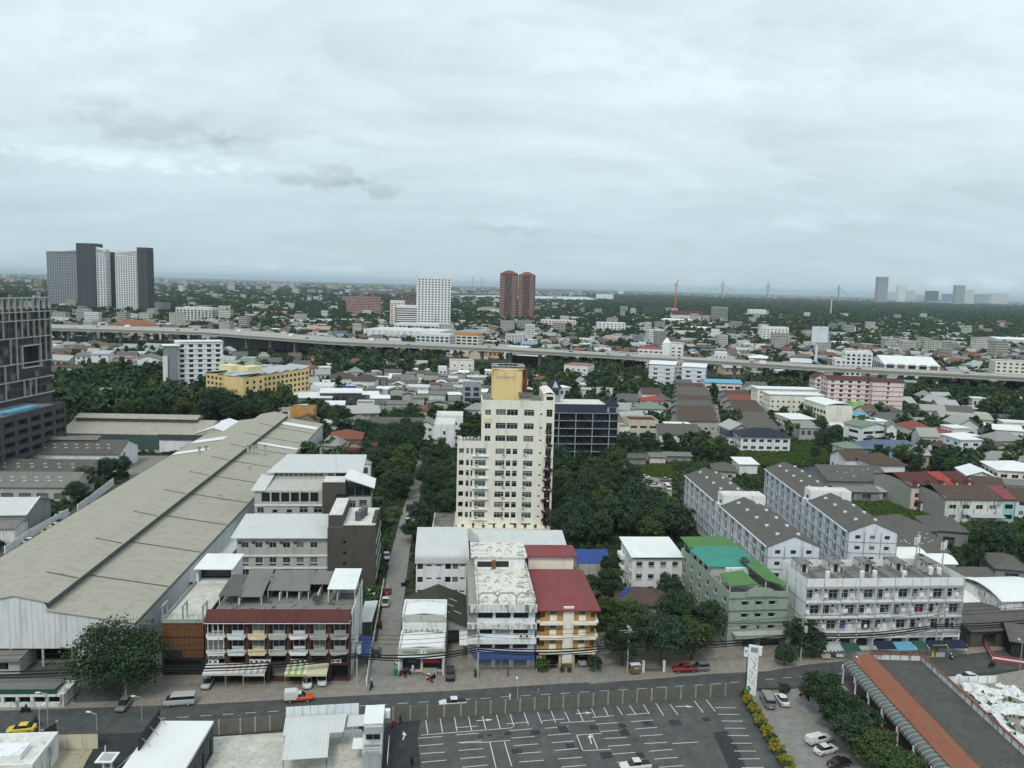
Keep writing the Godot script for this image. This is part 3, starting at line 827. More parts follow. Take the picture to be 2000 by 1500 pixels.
	# awnings over the pavement: each its own thing
	var aw:=[["white sheet awning on the shophouse beside the slatted shop",0.0,1.1,"canvas_white",2.6,""],["brown and white striped awning over the parked silver car",1.08,1.95,"canvas_white",2.6,"beige"],["faded striped awning hung lower than its striped neighbour",1.95,3.0,"canvas_white",2.8,"light_grey"],["lime green striped awning over a parked white car",3.95,5.0,"canvas_lime",3.0,"canvas_white"],["cream canvas awning next to the lime green one",5.0,6.0,"canvas_cream",3.0,""]]
	for q in aw:
		var x0: float=bw*q[1] - w/2; var x1: float=bw*q[2] - w/2
		var t:=thing("awning",q[0],"awning",n.to_global(V((x0+x1)/2,0,d/2)),fp[2])
		var hw: float=(x1 - x0)/2
		var dp: float=q[4]
		shed(t,"canopy",[V(-hw,2.75,dp),V(hw,2.75,dp),V(hw,3.45,0.05),V(-hw,3.45,0.05)],q[3],0.05)
		if q[5] != "":
			var k:=int(hw*2/0.5)
			for i in range(0,k,2):
				var a: float=-hw+2*hw*i/k; var b: float=-hw+2*hw*(i+1)/k
				shed(t,"stripe",[V(a,2.765,dp),V(b,2.765,dp),V(b,3.465,0.06),V(a,3.465,0.06)],q[5],0.012)
		for x in [-hw+0.1,hw - 0.1]: rod(t,"post",V(x,0,dp - 0.2),V(x,2.7,dp - 0.2),0.09,"metal")
		box(t,"valance",V(0,2.55,dp+0.02),V(hw*2,0.36,0.04),q[3])
	# --- the slatted shop with a roof terrace
	fp=[-59.04,-154.09,0.0696,7.49,21.46]
	n=building("slatted_shop","narrow black shop faced with upright wooden slats and open roof terrace","shop",fp)
	w=fp[3]; d=fp[4]
	walls(n,"wall",Vector3.ZERO,w,d,0,9.8,"charcoal",{"f": [[0,0.2,w - 1.0,2.6,"plain",0.8,"glass_dark"]]})
	for lv in [[7.3,9.6],[4.7,7.1],[3.4,4.6]]:
		for i in 22:
			if lv[0]==3.4 and i<11: continue
			var x:=-w/2+w*(i+0.5)/22
			box(n,"slat",V(x,(lv[0]+lv[1])/2,d/2+0.12+0.03*(i % 3)),V(w/22 - 0.1,lv[1] - lv[0],0.07),"wood")
	parapet(n,w,d,9.8,0.7,0.18,"sage","concrete_pale")
	for x in [-w/2+0.2,0.0,w/2 - 0.2]:
		for z in [d/2 - 0.2,d/2 - 2.6]: box(n,"frame_post",V(x,11.3,z),V(0.26,3.0,0.26),"cool_grey")
		box(n,"frame_beam",V(x,12.9,d/2 - 1.4),V(0.27,0.28,2.9),"cool_grey")
	railing(n,"terrace_rail",V(-w/2,10.5,d/2 - 0.1),V(w/2,10.5,d/2 - 0.1),0.8,"sage")
	var rf: Array=[-3.9,3.9]
	shed(n,"roof",[V(rf[0],13.2,-d/2+2.4),V(rf[1],13.2,-d/2+2.4),V(rf[1]+0.2,13.6,-d/2 - 6.2),V(rf[0]+0.2,13.6,-d/2 - 6.2)],"roof_white",0.16)
	walls(n,"roof_room",V(0.1,0,-d/2 - 2.2),7.4,7.6,0,13.1,"steel_white",{"f": [[0,10.2,6.6,2.6,"plain",2.0,"glass_dark"]]})
	# --- long white lean-to beside the factory hall
	fp=[-71.98,-202.02,0.0707,6.32,48]
	n=building("lean_to_shed","long white sheet-roofed lean-to squeezed between factory hall and flats","shed",fp)
	w=fp[3]; d=fp[4]
	walls(n,"wall",Vector3.ZERO,w,d,0,4.0,"light_grey")
	shed(n,"roof",[V(-w/2 - 0.3,4.9,d/2+0.2),V(w/2+0.3,4.1,d/2+0.2),V(w/2+0.3,4.1,-d/2),V(-w/2 - 0.3,4.9,-d/2)],"roof_pale")
	# --- apartment house,front wing with brown end block
	fp=[-53.28,-194.93,0.0932,20.84,14.45]
	n=building("apartment_house","pale grey four-storey flats with sheet roof and tall brown end block","apartments",fp)
	w=fp[3]; d=fp[4]
	var o2:=[]
	for j in 4:
		for i in 6:
			o2.append([-w/2+1.9+i*3.15,[0.5,3.1,5.95,9.6][j],1.6,1.35,"frame",0.25])
			if j in [1,2]: o2.append([-w/2+1.9+i*3.15,[0,2.5,5.35,0][j],1.6,0.42,"plain",0.2,"glass_room"])
	walls(n,"wall",Vector3.ZERO,w,d,0,12.0,"light_grey",{"f": o2})
	for y in [4.75,7.75]: box(n,"ledge",V(0.8,y,d/2+0.12),V(w - 1.7,0.3,0.24),"white")
	box(n,"ledge",V(0.8,2.2,d/2+0.12),V(w - 1.7,0.2,0.24),"white")
	for i in 5: box(n,"vent_grille",V(-w/2+0.4+3.15*(i+0.1),10.9,d/2+0.06),V(0.75,0.6,0.12),"brown_grey")
	shed(n,"roof",[V(-w/2 - 1.2,12.3,d/2+0.9),V(w/2,12.3,d/2+0.9),V(w/2,13.6,-d/2 - 0.6),V(-w/2 - 1.2,13.6,-d/2 - 0.6)],"roof_pale",0.2)
	# brown end block,part of the same house
	var bwid:=11.2
	var b0:=w/2+bwid/2
	var side_w:=[]
	for j in 5: for i in 3: side_w.append([-4.0+i*4.0,1.0+j*3.0,2.4,2.2,"void",1.2])
	var fw:=[]
	for j in 4: fw.append([-bwid/2+4.0,3.0+j*2.6,0.7,0.7,"plain",0.15,"glass_dark"])
	walls(n,"end_block",V(b0,0,-1.0),bwid,d+3.0,0,14.6,"brown_grey",{"f": fw,"r": side_w})
	box(n,"end_block_roof",V(b0+1.6,14.68,-1.0),V(bwid - 3.6,0.12,d+2.6),"deck_white")
	box(n,"stair_head",V(w/2+1.7,15.9,-1.6),V(3.4,2.6,d+1.2),"brown_grey")
	box(n,"stair_head_roof",V(w/2+1.7,17.26,-1.6),V(3.1,0.12,d+0.9),"deck_white")
	for y in [14.9]:
		box(n,"parapet",V(b0+1.7,14.95,d/2+0.4),V(bwid - 3.5,0.5,0.2),"brown_grey")
		box(n,"parapet",V(w/2+bwid - 0.1,14.95,-1.0),V(0.2,0.5,d+2.6),"brown_grey")
	for z in [2.4,0.2,-2.0]:
		var tk:=put(n,"water_tank",CYL,MATS.tank); tk.position=V(w/2+7.2+0.25*-z,15.85,z - 0.5); tk.scale=V(1.6,2.2,1.6)
	for y in [5.2,8.2,11.2,14.0]: railing(n,"gallery_rail",V(w/2+bwid+0.1,y - 4.6+1.2,d/2+0.2),V(w/2+bwid+0.1,y - 4.6+1.2,-d/2 - 2.0),0.9,"metal_white")
	for x in [0.9,2.6,6.5]: ac_unit(n,V(w/2+x,2.6,d/2+0.75))
	# --- rear wing
	fp=[-60.83,-232.62,0.1153,18.15,30.05]
	n=building("apartment_house","taller pale grey flats behind with glazed gallery and white tilted roof","apartments",fp)
	w=fp[3]; d=fp[4]
	o2=[]
	for j in 2:
		for i in 5: o2.append([-w/2+1.5+i*(w - 3)/4.0,6.2+3.2*j,[1.7,1.3,1.4,2.2,2.2][i],[1.6,1.0,1.0,1.7,1.7][i],"frame",0.3])
	for i in 6: o2.append([-w/2+2.9+i*(w - 4.6)/5.3,12.5,(w - 4.6)/5.3 - 0.4,2.6,"plain",0.4,"glass_dark"])
	walls(n,"wall",Vector3.ZERO,w,d,0,15.6,"light_grey",{"f": o2})
	for y in [9.0,12.0]: box(n,"ledge",V(0,y - 0.4,d/2+0.12),V(w,0.35,0.24),"white")
	box(n,"gallery",V(1.2,16.5,-d/4),V(w - 3.0,1.8,d/2),"light_grey")
	for i in 10: box(n,"gallery_window",V(-w/2+3.2+i*(w - 4.2)/10,16.7,0.06),V(1.1,1.1,0.1),"glass_teal")
	shed(n,"roof",[V(-w/2+0.6,17.4,0.9),V(w/2+9.5,17.4,0.9),V(w/2+9.5,18.6,-d/2 - 3.6),V(-w/2+3.6,18.6,-d/2 - 3.6)],"roof_pale",0.2)
	shed(n,"canopy",[V(-w/2 - 0.9,15.75,d/2+0.6),V(-w/2+2.8,15.75,d/2+0.6),V(-w/2+2.8,16.6,-0.6),V(-w/2 - 0.9,16.6,-0.6)],"roof_pale")
	box(n,"stair_tower",V(w/2+2.8,9.0,d/2 - 3.0),V(6.2,18.0,7.0),"brown_grey")
	box(n,"stair_tower_roof",V(w/2+2.8,18.06,d/2 - 3.0),V(5.9,0.12,6.7),"deck_white")
	for i in 3:
		for j in 3: box(n,"stair_window",V(w/2+3.6+i*1.0,12.6+j*0.95,d/2+0.54),V(0.75,0.6,0.1),"glass_dark")
	walls(n,"front_bay",V(w/2+9.3,0,d/2 - 4.0),6.6,8.0,0,13.6,"light_grey",{"f": [[-1.6,10.8,1.6,2.0,"frame",0.3],[1.2,10.8,2.0,2.2,"frame",0.9]],"r": grid(-3.5,3.5,2,1.2,3.0,4,2.2,2.2,"void",1.2)})
	walls(n,"glazed_hall",V(w/2+9.3,0,d/2 - 4.6),6.6,6.8,13.6,16.6,"slate",{"f": grid(-3.2,3.2,3,13.9,3,1,1.8,2.4,"dark",0.3,"glass_dark")})
	shed(n,"tilted_roof",[V(w/2+5.4,19.4,d/2+0.6),V(w/2+13.6,16.6,d/2+0.6),V(w/2+13.6,17.0,d/2 - 8.4),V(w/2+6.4,19.8,d/2 - 8.4)],"roof_white",0.3)
	rod(n,"aerial",V(w/2+3.0,18,d/2 - 3),V(w/2+3.0,26,d/2 - 3),0.07,"metal")
	# --- things in the gap by the side street
	fp=[-28.81,-166.92,0.0698,2.78,11.5]
	n=building("carport","narrow white sheet carport beside the stained end wall","carport",fp)
	shed(n,"roof",[V(-1.3,3.3,5.7),V(1.3,3.5,5.7),V(1.5,3.5,-5.7),V(-1.3,3.3,-5.7)],"roof_pale",0.08)
	for x in [-1.2,1.2]:
		for z in [-5.4,0.0,5.4]: rod(n,"post",V(x,0,z),V(x,3.2,z),0.09,"metal")
	fp=[-26.97,-151.5,0.1047,2.74,7.5]
	n=building("tarpaulin_shelter","blue tarpaulin shelter against the end of the shophouse row","shelter",fp)
	shed(n,"tarpaulin",[V(-1.4,2.5,3.7),V(1.3,2.3,3.7),V(1.3,2.8,0.3),V(-1.4,3.1,0.3)],"tarp_blue",0.04)
	shed(n,"tarpaulin",[V(-1.4,3.1,0.3),V(1.3,2.8,0.3),V(1.2,3.0,-3.6),V(-1.0,3.4,-3.6)],"tarp_blue",0.04)
	for x in [-1.3,1.2]:
		for z in [-3.4,0.2,3.5]: rod(n,"post",V(x,0,z),V(x,2.35,z),0.07,"metal")
	fence("boundary_wall","low white wall along the side street beside the blue shelter",[V(-24.62,0,-141.45),V(-25.67,0,-151.22),V(-26.84,0,-164.12),V(-28.1,0,-177.8),V(-29.43,0,-192.11)],1.4,3.0,"white_old","white_old")

# ------------------------------------------------------------------ street front,the middle
func build_near_middle() -> void:
	# --- convenience store,two boxes with white roofs
	var fp: Array=[-15.63,-150.48,0.0643,8.44,6.6]
	var n:=building("convenience_store","small white convenience store with two stepped white roofs and number sign","shop",fp)
	var w: float=fp[3]; var d: float=fp[4]
	walls(n,"wall",Vector3.ZERO,w,d,0,3.9,"white",{"f": [[-w*0.22,0.1,w*0.4,2.6,"dark",0.9,"glass_room"],[w*0.24,0.1,w*0.42,2.6,"dark",0.9,"glass_room"]]})
	box(n,"fascia",V(0,4.1,d/2+0.35),V(w+0.3,1.3,0.5),"light_grey")
	box(n,"fascia_band",V(-w*0.25,4.1,d/2+0.62),V(w*0.32,0.5,0.05),"mid_grey")
	box(n,"fascia_band",V(w*0.3,4.1,d/2+0.62),V(w*0.34,0.5,0.05),"mid_grey")
	var sg:=box(n,"shop_sign",V(0.35,4.15,d/2+0.64),V(0.95,1.0,0.08),"white")
	lettering(n,"7",V(0.35,4.15,d/2+0.7),0.95,"mid_grey")
	box(n,"canopy",V(0,3.3,d/2+0.75),V(w+0.3,0.16,1.4),"white")
	gable(n,"roof",V(0,4.5,0),w - 0.8,d - 0.4,0.35,"roof_white",0.1,false)
	for x in [-w/2+0.12,w/2 - 0.12]: box(n,"parapet",V(x,4.75,0.1),V(0.26,0.9,d+0.3),"white")
	for x in [-w/2+0.1,w/2 - 0.1]: box(n,"column",V(x,1.6,d/2+1.2),V(0.28,3.2,0.28),"white")
	var back:=V(0.15,0,-d/2 - 4.2)
	walls(n,"upper_block",back,w+0.1,6.6,0,7.6,"white",{"f": []})
	gable(n,"upper_roof",back+V(0,7.7,0),w - 0.8,5.8,0.4,"roof_white",0.1,false)
	for x in [-w/2+0.1,w/2 - 0.1]: box(n,"parapet",back+V(x,8.0,0.2),V(0.26,0.9,7.0),"white")
	box(n,"parapet",back+V(0,8.0,-3.4),V(w,0.9,0.26),"white")
	box(n,"upper_fascia",back+V(0,7.4,3.5),V(w+0.1,1.2,0.2),"light_grey")
	for i in 7: ac_unit(n,V(-w/2+1.0+i*1.02,5.2+(0.35 if i==4 else 0.0),-d/2 - 0.2))
	railing(n,"service_rail",V(-w/2+0.3,4.9,-d/2+0.3),V(w/2 - 0.3,4.9,-d/2+0.3),0.8,"metal_white")
	# signs,goods and freezers in front of the store
	box(n,"sign_board",V(w*0.22,2.3,d/2+0.5),V(3.0,0.55,0.06),"sign_red")
	box(n,"sign_board",V(-w*0.2,2.3,d/2+0.5),V(1.2,0.4,0.06),"sign_green")
	tag(box(self,"chest_freezer",n.to_global(V(1.8,0.5,d/2+0.9)),V(2.2,1.0,0.8),"light_grey"),"long grey chest freezer in front of the convenience store","freezer").rotation.y=fp[2]
	var yb:=thing("advert_stand","yellow advert board standing before the convenience store","sign",n.to_global(V(0.6,0,d/2+1.2)),fp[2])
	box(yb,"board",V(0,0.75,0),V(0.45,1.2,0.04),"sign_yellow"); box(yb,"foot",V(0,0.08,0),V(0.5,0.16,0.4),"metal_dark")
	# --- dark gable shed behind the store
	fp=[-14.14,-163.91,0.0698,12.75,15.5]
	n=building("gable_shed","large dark mossy gable-roofed shed behind the convenience store","shed",[fp[0],fp[1],fp[2],fp[3],fp[4]])
	w=fp[3]; d=fp[4]
	walls(n,"wall",Vector3.ZERO,w,d,0,5.0,"old_concrete",{"f": [[w*0.32,0.1,3.6,4.2,"void",5.0]]})
	gable(n,"roof",V(0,5.0,0),w,d,2.6,"roof_mossy",0.5,false,"old_concrete")
	shed(n,"patch",[V(-w*0.38,5.63,4.3),V(-w*0.06,7.35,4.3),V(-w*0.06,7.35,2.0),V(-w*0.34,5.85,3.0)],"canvas_lime",0.03)
	for q in [[0.14,5.0],[0.2,1.0],[0.26,-2.5],[0.33,3.2]]:
		var yy: float=7.6 - 2.6*(q[0]*w)/(w/2)+0.22
		box(n,"skylight",V(q[0]*w,yy,q[1]),V(1.7,0.05,0.35),"light_grey").rotation.z=-atan2(2.6,w/2)
	shed(n,"side_canopy",[V(w*0.36,3.6,d/2+5.2),V(w*0.57,3.5,d/2+5.2),V(w*0.58,4.3,d/2 - 1.0),V(w*0.36,4.4,d/2 - 1.0)],"roof_white",0.1)
	for x in [0.37,0.56]: rod(n,"canopy_post",V(w*x,0,d/2+5.0),V(w*x,3.5,d/2+5.0),0.1,"metal")
	# --- white flats with rounded roof edge
	fp=[-14.84,-182.64,0.0863,11.23,15.64]
	n=building("apartment_house","plain white flats with rounded sheet roof behind the dark shed","apartments",fp)
	w=fp[3]; d=fp[4]
	var o2:=[]
	for j in 4:
		var y:=1.2+2.95*j
		o2.append([-w/2+0.9,y,1.25,1.3,"frame"]); o2.append([w*0.12,y,1.3,1.3,"frame"]); o2.append([w*0.26,y,1.3,1.3,"frame"])
		for x in [-0.25,-0.06,0.4]: o2.append([w*x,y+0.75,1.1,0.38,"plain",0.15,"glass_dark"])
	walls(n,"wall",Vector3.ZERO,w,d,0,12.6,"white",{"f": o2,"l": grid(-d/2+1,d/2 - 1,3,1.2,2.95,4,1.2,1.2)})
	roll_roof(n,V(0,12.6,0),w+0.5,d+0.6,1.5)
	# its rear wing continues to the right
	var fq: Array=[2.68,-189.1,0.0533,21.37,12.83]
	var n2:=building("apartment_house","long low white hall with rounded sheet roof behind stained concrete building","apartments",fq)
	walls(n2,"wall",Vector3.ZERO,fq[3],fq[4],0,11.2,"white",{})
	roll_roof(n2,V(0,11.2,0),fq[3]+0.4,fq[4]+0.6,1.3)
	dish(n2,V(-fq[3]/2 - 0.5,12.6,2.0),1.6,"metal")
	# --- stained concrete building with roof terrace
	fp=[-1.71,-164.71,0.0727,12.57,29.36]
	n=building("office_building","four-storey pale building with stained white roof terrace and blue ground awning","building",fp)
	w=fp[3]; d=fp[4]
	o2=[]
	for j in 3:
		for i in 3: o2.append([-w/2+2.2+i*(w - 2.4)/3.0+0.9,[3.6,6.55,9.6][j],(w - 2.4)/3 - 0.55,[0.9,1.35,1.4][j],"dark_wide" if not (i==1 and j==1) else "frame",0.35,"glass_dark" if not (i==1 and j==1) else "glass_pale"])
	for i in 3: o2.append([-w/2+3.1+i*(w - 2.4)/3.0,0.1,(w - 2.4)/3 - 0.6,2.2,"void",3.0])
	walls(n,"wall",Vector3.ZERO,w,d,0,12.0,"white_blue",{"f": o2,"l": grid(-d/2+2,d/2 - 2,6,1.2,2.9,4,1.5,1.2)})
	for q in [[5.3,0.95],[8.2,1.0],[11.55,1.1]]:
		box(n,"balcony_band",V(0,q[0]+0.1,d/2+0.45),V(w+0.5,q[1],0.9),"white_old" if q[0]>6 else "white")
	box(n,"side_stair",V(-w/2+0.75,6.1,0.0),V(1.6,12.4,d+0.1),"old_concrete")
	box(n,"roof_deck",V(0.6,12.08,0),V(w - 1.4,0.14,d - 0.4),"deck_stained")
	for x in [-w/2+1.6,w/2 - 0.1]:
		box(n,"terrace_wall",V(x,12.7,1.0),V(0.22,1.2,d - 2.4),"white_old")
	box(n,"parapet",V(0,12.35,d/2+0.75),V(w+0.5,0.6,0.22),"white_old")
	for i in 3:
		var x:=-w/2+1.7+(w - 1.8)/3*i
		var xw:=(w - 1.8)/3
		for e in [[V(x+0.1,12.2,d/2 - 0.5),V(x+0.1,13.8,d/2 - 0.5)],[V(x+0.1,13.8,d/2 - 0.5),V(x+0.7,14.4,d/2 - 0.5)],[V(x+0.7,14.4,d/2 - 0.5),V(x+xw - 0.6,14.4,d/2 - 0.5)],[V(x+xw - 0.6,14.4,d/2 - 0.5),V(x+xw,13.8,d/2 - 0.5)]]:
			beam(n,"pergola_beam",e[0],e[1],0.2,"old_concrete")
	var pz:=-d/2+4.6
	walls(n,"penthouse",V(0.6,0,pz),w - 1.9,9.2,12.1,14.7,"white",{"f": [[-3.2,12.5,3.2,1.3,"dark",0.3,"glass_dark"],[0.4,12.5,3.0,1.4,"dark",0.3,"glass_dark"]]})
	box(n,"penthouse_door",V(-0.7,13.1,pz+4.64),V(0.9,2.0,0.08),"wood")
	box(n,"penthouse_roof",V(0.4,14.85,pz),V(w - 0.6,0.3,10.0),"deck_stained")
	ac_unit(n,V(w/2 - 2.6,6.6,d/2+1.0)); ac_unit(n,V(w/2 - 1.5,6.6,d/2+1.0))
	for i in 4: box(n,"column",V(-w/2+1.6+i*(w - 2.2)/3,1.2,d/2+0.1),V(0.35,2.4,0.35),"light_grey")
	rod(n,"aerial",V(-w/2+1.2,14.8,pz+2),V(-w/2+1.2,19.5,pz+2),0.09,"metal")
	var aw:=thing("awning","torn blue awning along the ground floor of the stained building","awning",n.to_global(V(0,0,d/2)),fp[2])
	shed(aw,"canopy",[V(-w/2+1.6,2.4,1.9),V(w/2,2.3,1.9),V(w/2,3.0,0.1),V(-w/2+0.4,3.1,0.1)],"tarp_blue",0.05)
	for x in [-w/2+1.7,0.0,w/2 - 0.1]: rod(aw,"post",V(x,0,1.8),V(x,2.3,1.8),0.08,"metal")
	# --- red-roofed ochre flats
	fp=[11.09,-161.81,0.0721,10.48,21.23]
	n=building("apartment_house","ochre and cream flats under a large dark red hipped roof","apartments",fp)
	w=fp[3]; d=fp[4]
	o2=[]
	for j in 3:
		for sx in [-1,1]:
			o2.append([sx*w*0.265,[3.4,6.2,9.1][j]+1.15,1.25,1.15,"frame",0.2,"glass_teal"])
			o2.append([sx*w*0.46,[3.4,6.2,9.1][j]+0.5,w*0.08,1.8,"void",1.0])
	o2.append([-w*0.26,0.05,w*0.30,2.35,"void",5.0]); o2.append([w*0.26,0.05,w*0.30,2.35,"void",5.0])
	walls(n,"wall",Vector3.ZERO,w,d,0,11.2,"ochre",{"f": o2,"r": grid(-d/2+1,d/2 - 1,4,3.9,2.85,3,1.6,1.8,"void",0.8),"l": grid(-d/2+1,d/2 - 1,4,3.9,2.85,3,1.6,1.8,"void",0.8)})
	box(n,"centre_pier",V(0.1,6.3,d/2+0.18),V(w*0.19,11.2,0.36),"cream")
	for j in 3:
		var y: float=[3.0,5.85,8.75][j]
		for sx in [-1,1]:
			box(n,"ledge",V(sx*w*0.3+0.05*sx,y,d/2+0.5),V(w*0.42,0.42,1.0),"cream")
			box(n,"window_apron",V(sx*w*0.265,y+0.86,d/2+0.06),V(1.3,1.05,0.12),"cream")
			box(n,"balcony_side",V(sx*(w/2+0.35),y,0),V(0.7,0.42,d),"cream")
	for x in [-w/2+0.2,w/2 - 0.2,-0.75*w/6,0.75*w/6]: box(n,"column",V(x,1.3,d/2+0.3),V(0.4,2.6,0.5),"beige")
	hip(n,"roof",V(0,11.2,0),w,d,3.0,"roof_red",0.9,0.2,4.5)
	walls(n,"rear_tower",V(-0.8,0,-d/2 - 4.0),w - 0.6,6.6,0,14.3,"cream",{})
	hip(n,"rear_roof",V(-0.8,14.3,-d/2 - 4.0),w - 0.6,6.6,1.3,"roof_red",0.7,0.2)
	# gate wall by the red-roofed flats
	fence("boundary_wall","short cream garden wall in front of the ochre flats",[V(6.15,0,-148.9),V(6.33,0,-151.9),V(8.03,0,-152.66)],1.7,3.0,"cream","cream")
	# --- blue tarpaulin roof and small things behind
	fp=[21.66,-204.87,0.0698,8.79,9]
	n=building("garden_shed","open shed with bright blue sheet roof among the trees","shed",fp)
	walls(n,"wall",V(0,0,0),fp[3] - 1,fp[4] - 1,0,3.4,"light_grey")
	shed(n,"roof",[V(-fp[3]/2,3.5,fp[4]/2),V(fp[3]/2,3.5,fp[4]/2),V(fp[3]/2,4.6,-fp[4]/2),V(-fp[3]/2,4.6,-fp[4]/2)],"roof_blue")
	# --- white guesthouse with mono-pitch roof
	fp=[34.82,-194.59,0.0862,12,12.54]
	n=building("apartment_house","white three-storey house with white single-pitch roof beside the green flats","apartments",fp)
	w=fp[3]; d=fp[4]
	o2=grid(-w/2+0.3,w/2 - 0.3,4,0.9,3.0,3,1.45,1.7,"frame",0.6)
	walls(n,"wall",Vector3.ZERO,w,d,0,9.2,"white",{"f": o2,"l": grid(-d/2+1,d/2 - 1,3,1.0,3.0,3,1.4,1.3)})
	shed(n,"roof",[V(-w/2 - 0.5,10.0,d/2+0.8),V(w/2+0.2,10.0,d/2+0.8),V(w/2+0.2,10.6,-d/2 - 0.6),V(-w/2 - 0.5,10.6,-d/2 - 0.6)],"roof_white",0.18)
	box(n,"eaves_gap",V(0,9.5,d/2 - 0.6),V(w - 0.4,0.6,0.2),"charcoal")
	for j in 3:
		for i in 4: railing(n,"balcony_rail",V(-w/2+0.3+(w - 0.6)*(i+0.18)/4,0.9+3.0*j,d/2+0.02),V(-w/2+0.3+(w - 0.6)*(i+0.82)/4,0.9+3.0*j,d/2+0.02),0.7,"frame_white",0.3)
	for j in 2: ac_unit(n,V(-w/2 - 0.25,3.5+2.6*j,d/2 - 1.0),-PI/2)
	for j in 3: box(n,"side_balcony",V(-w/2 - 0.5,1.1+2.9*j,-d/2+2.4),V(1.0,1.0,4.0),"white")
	# --- blue and grey hip-roofed bungalow under the trees
	fp=[30.21,-178.8,-0.0698,11.63,9.5]
	n=building("bungalow","bungalow with grey hipped roof patched in blue sheets under the trees","house",fp)
	walls(n,"wall",Vector3.ZERO,fp[3] - 1.2,fp[4] - 1.2,0,3.4,"light_grey",{"f": grid(-5,5,4,0.9,3,1,1.4,1.2)})
	hip(n,"roof",V(0,3.4,0),fp[3] - 1.2,fp[4] - 1.2,2.4,"roof_brown",0.8)
	for i in 5: shed(n,"blue_sheet",[V(-fp[3]/2+0.2+i*0.42,3.75+0.42*i,3.7 - 0.75*i),V(-fp[3]/2+2.2+i*0.42,3.75+0.42*i,4.2 - 0.8*i),V(-fp[3]/2+2.5+i*0.42,4.05+0.42*i,3.4 - 0.8*i),V(-fp[3]/2+0.5+i*0.42,4.05+0.42*i,3.1 - 0.7*i)],"roof_blue",0.04)

func roll_roof(parent: Node,c: Vector3,w: float,d: float,r: float) -> void:   # sheet roof that rolls over at the front eave
	var s:=tool()
	var prev:=Vector2(d/2+0.25,-0.9)
	for i in 7:
		var a:=PI/2*i/6.0
		var p:=Vector2(d/2 - r+(r+0.25)*cos(a),r*sin(a))
		slab(s,[V(-w/2,prev.y,prev.x),V(w/2,prev.y,prev.x),V(w/2,p.y,p.x - 0.02),V(-w/2,p.y,p.x - 0.02)],0.1)
		prev=p
	slab(s,[V(-w/2,r,prev.x),V(w/2,r,prev.x),V(w/2,r+0.7,-d/2),V(-w/2,r+0.7,-d/2)],0.1)
	var o:=put(parent,"roof",s.commit(),MATS.roof_pale); o.position=c
	var g:=tool()
	for sx in [-1,1]: bx(g,V(sx*(w/2 - 0.15),r/2,-0.5),V(0.1,r,d - 1.6))
	var e:=put(parent,"roof_end",g.commit(),MATS.white); e.position=c

func lettering(parent: Node,text: String,at: Vector3,size: float,m: String,yaw:=0.0,pitch:=0.0) -> MeshInstance3D:
	var t:=TextMesh.new()
	t.text=text
	var f:=SystemFont.new(); f.font_names=PackedStringArray(["Droid Sans"]); f.font_weight=700
	t.font=f; t.font_size=32; t.pixel_size=size/32.0; t.depth=0.03
	t.curve_step=2.0
	var o:=put(parent,"lettering",t,MATS[m])
	o.position=at; o.rotation=V(pitch,yaw,0)
	return o

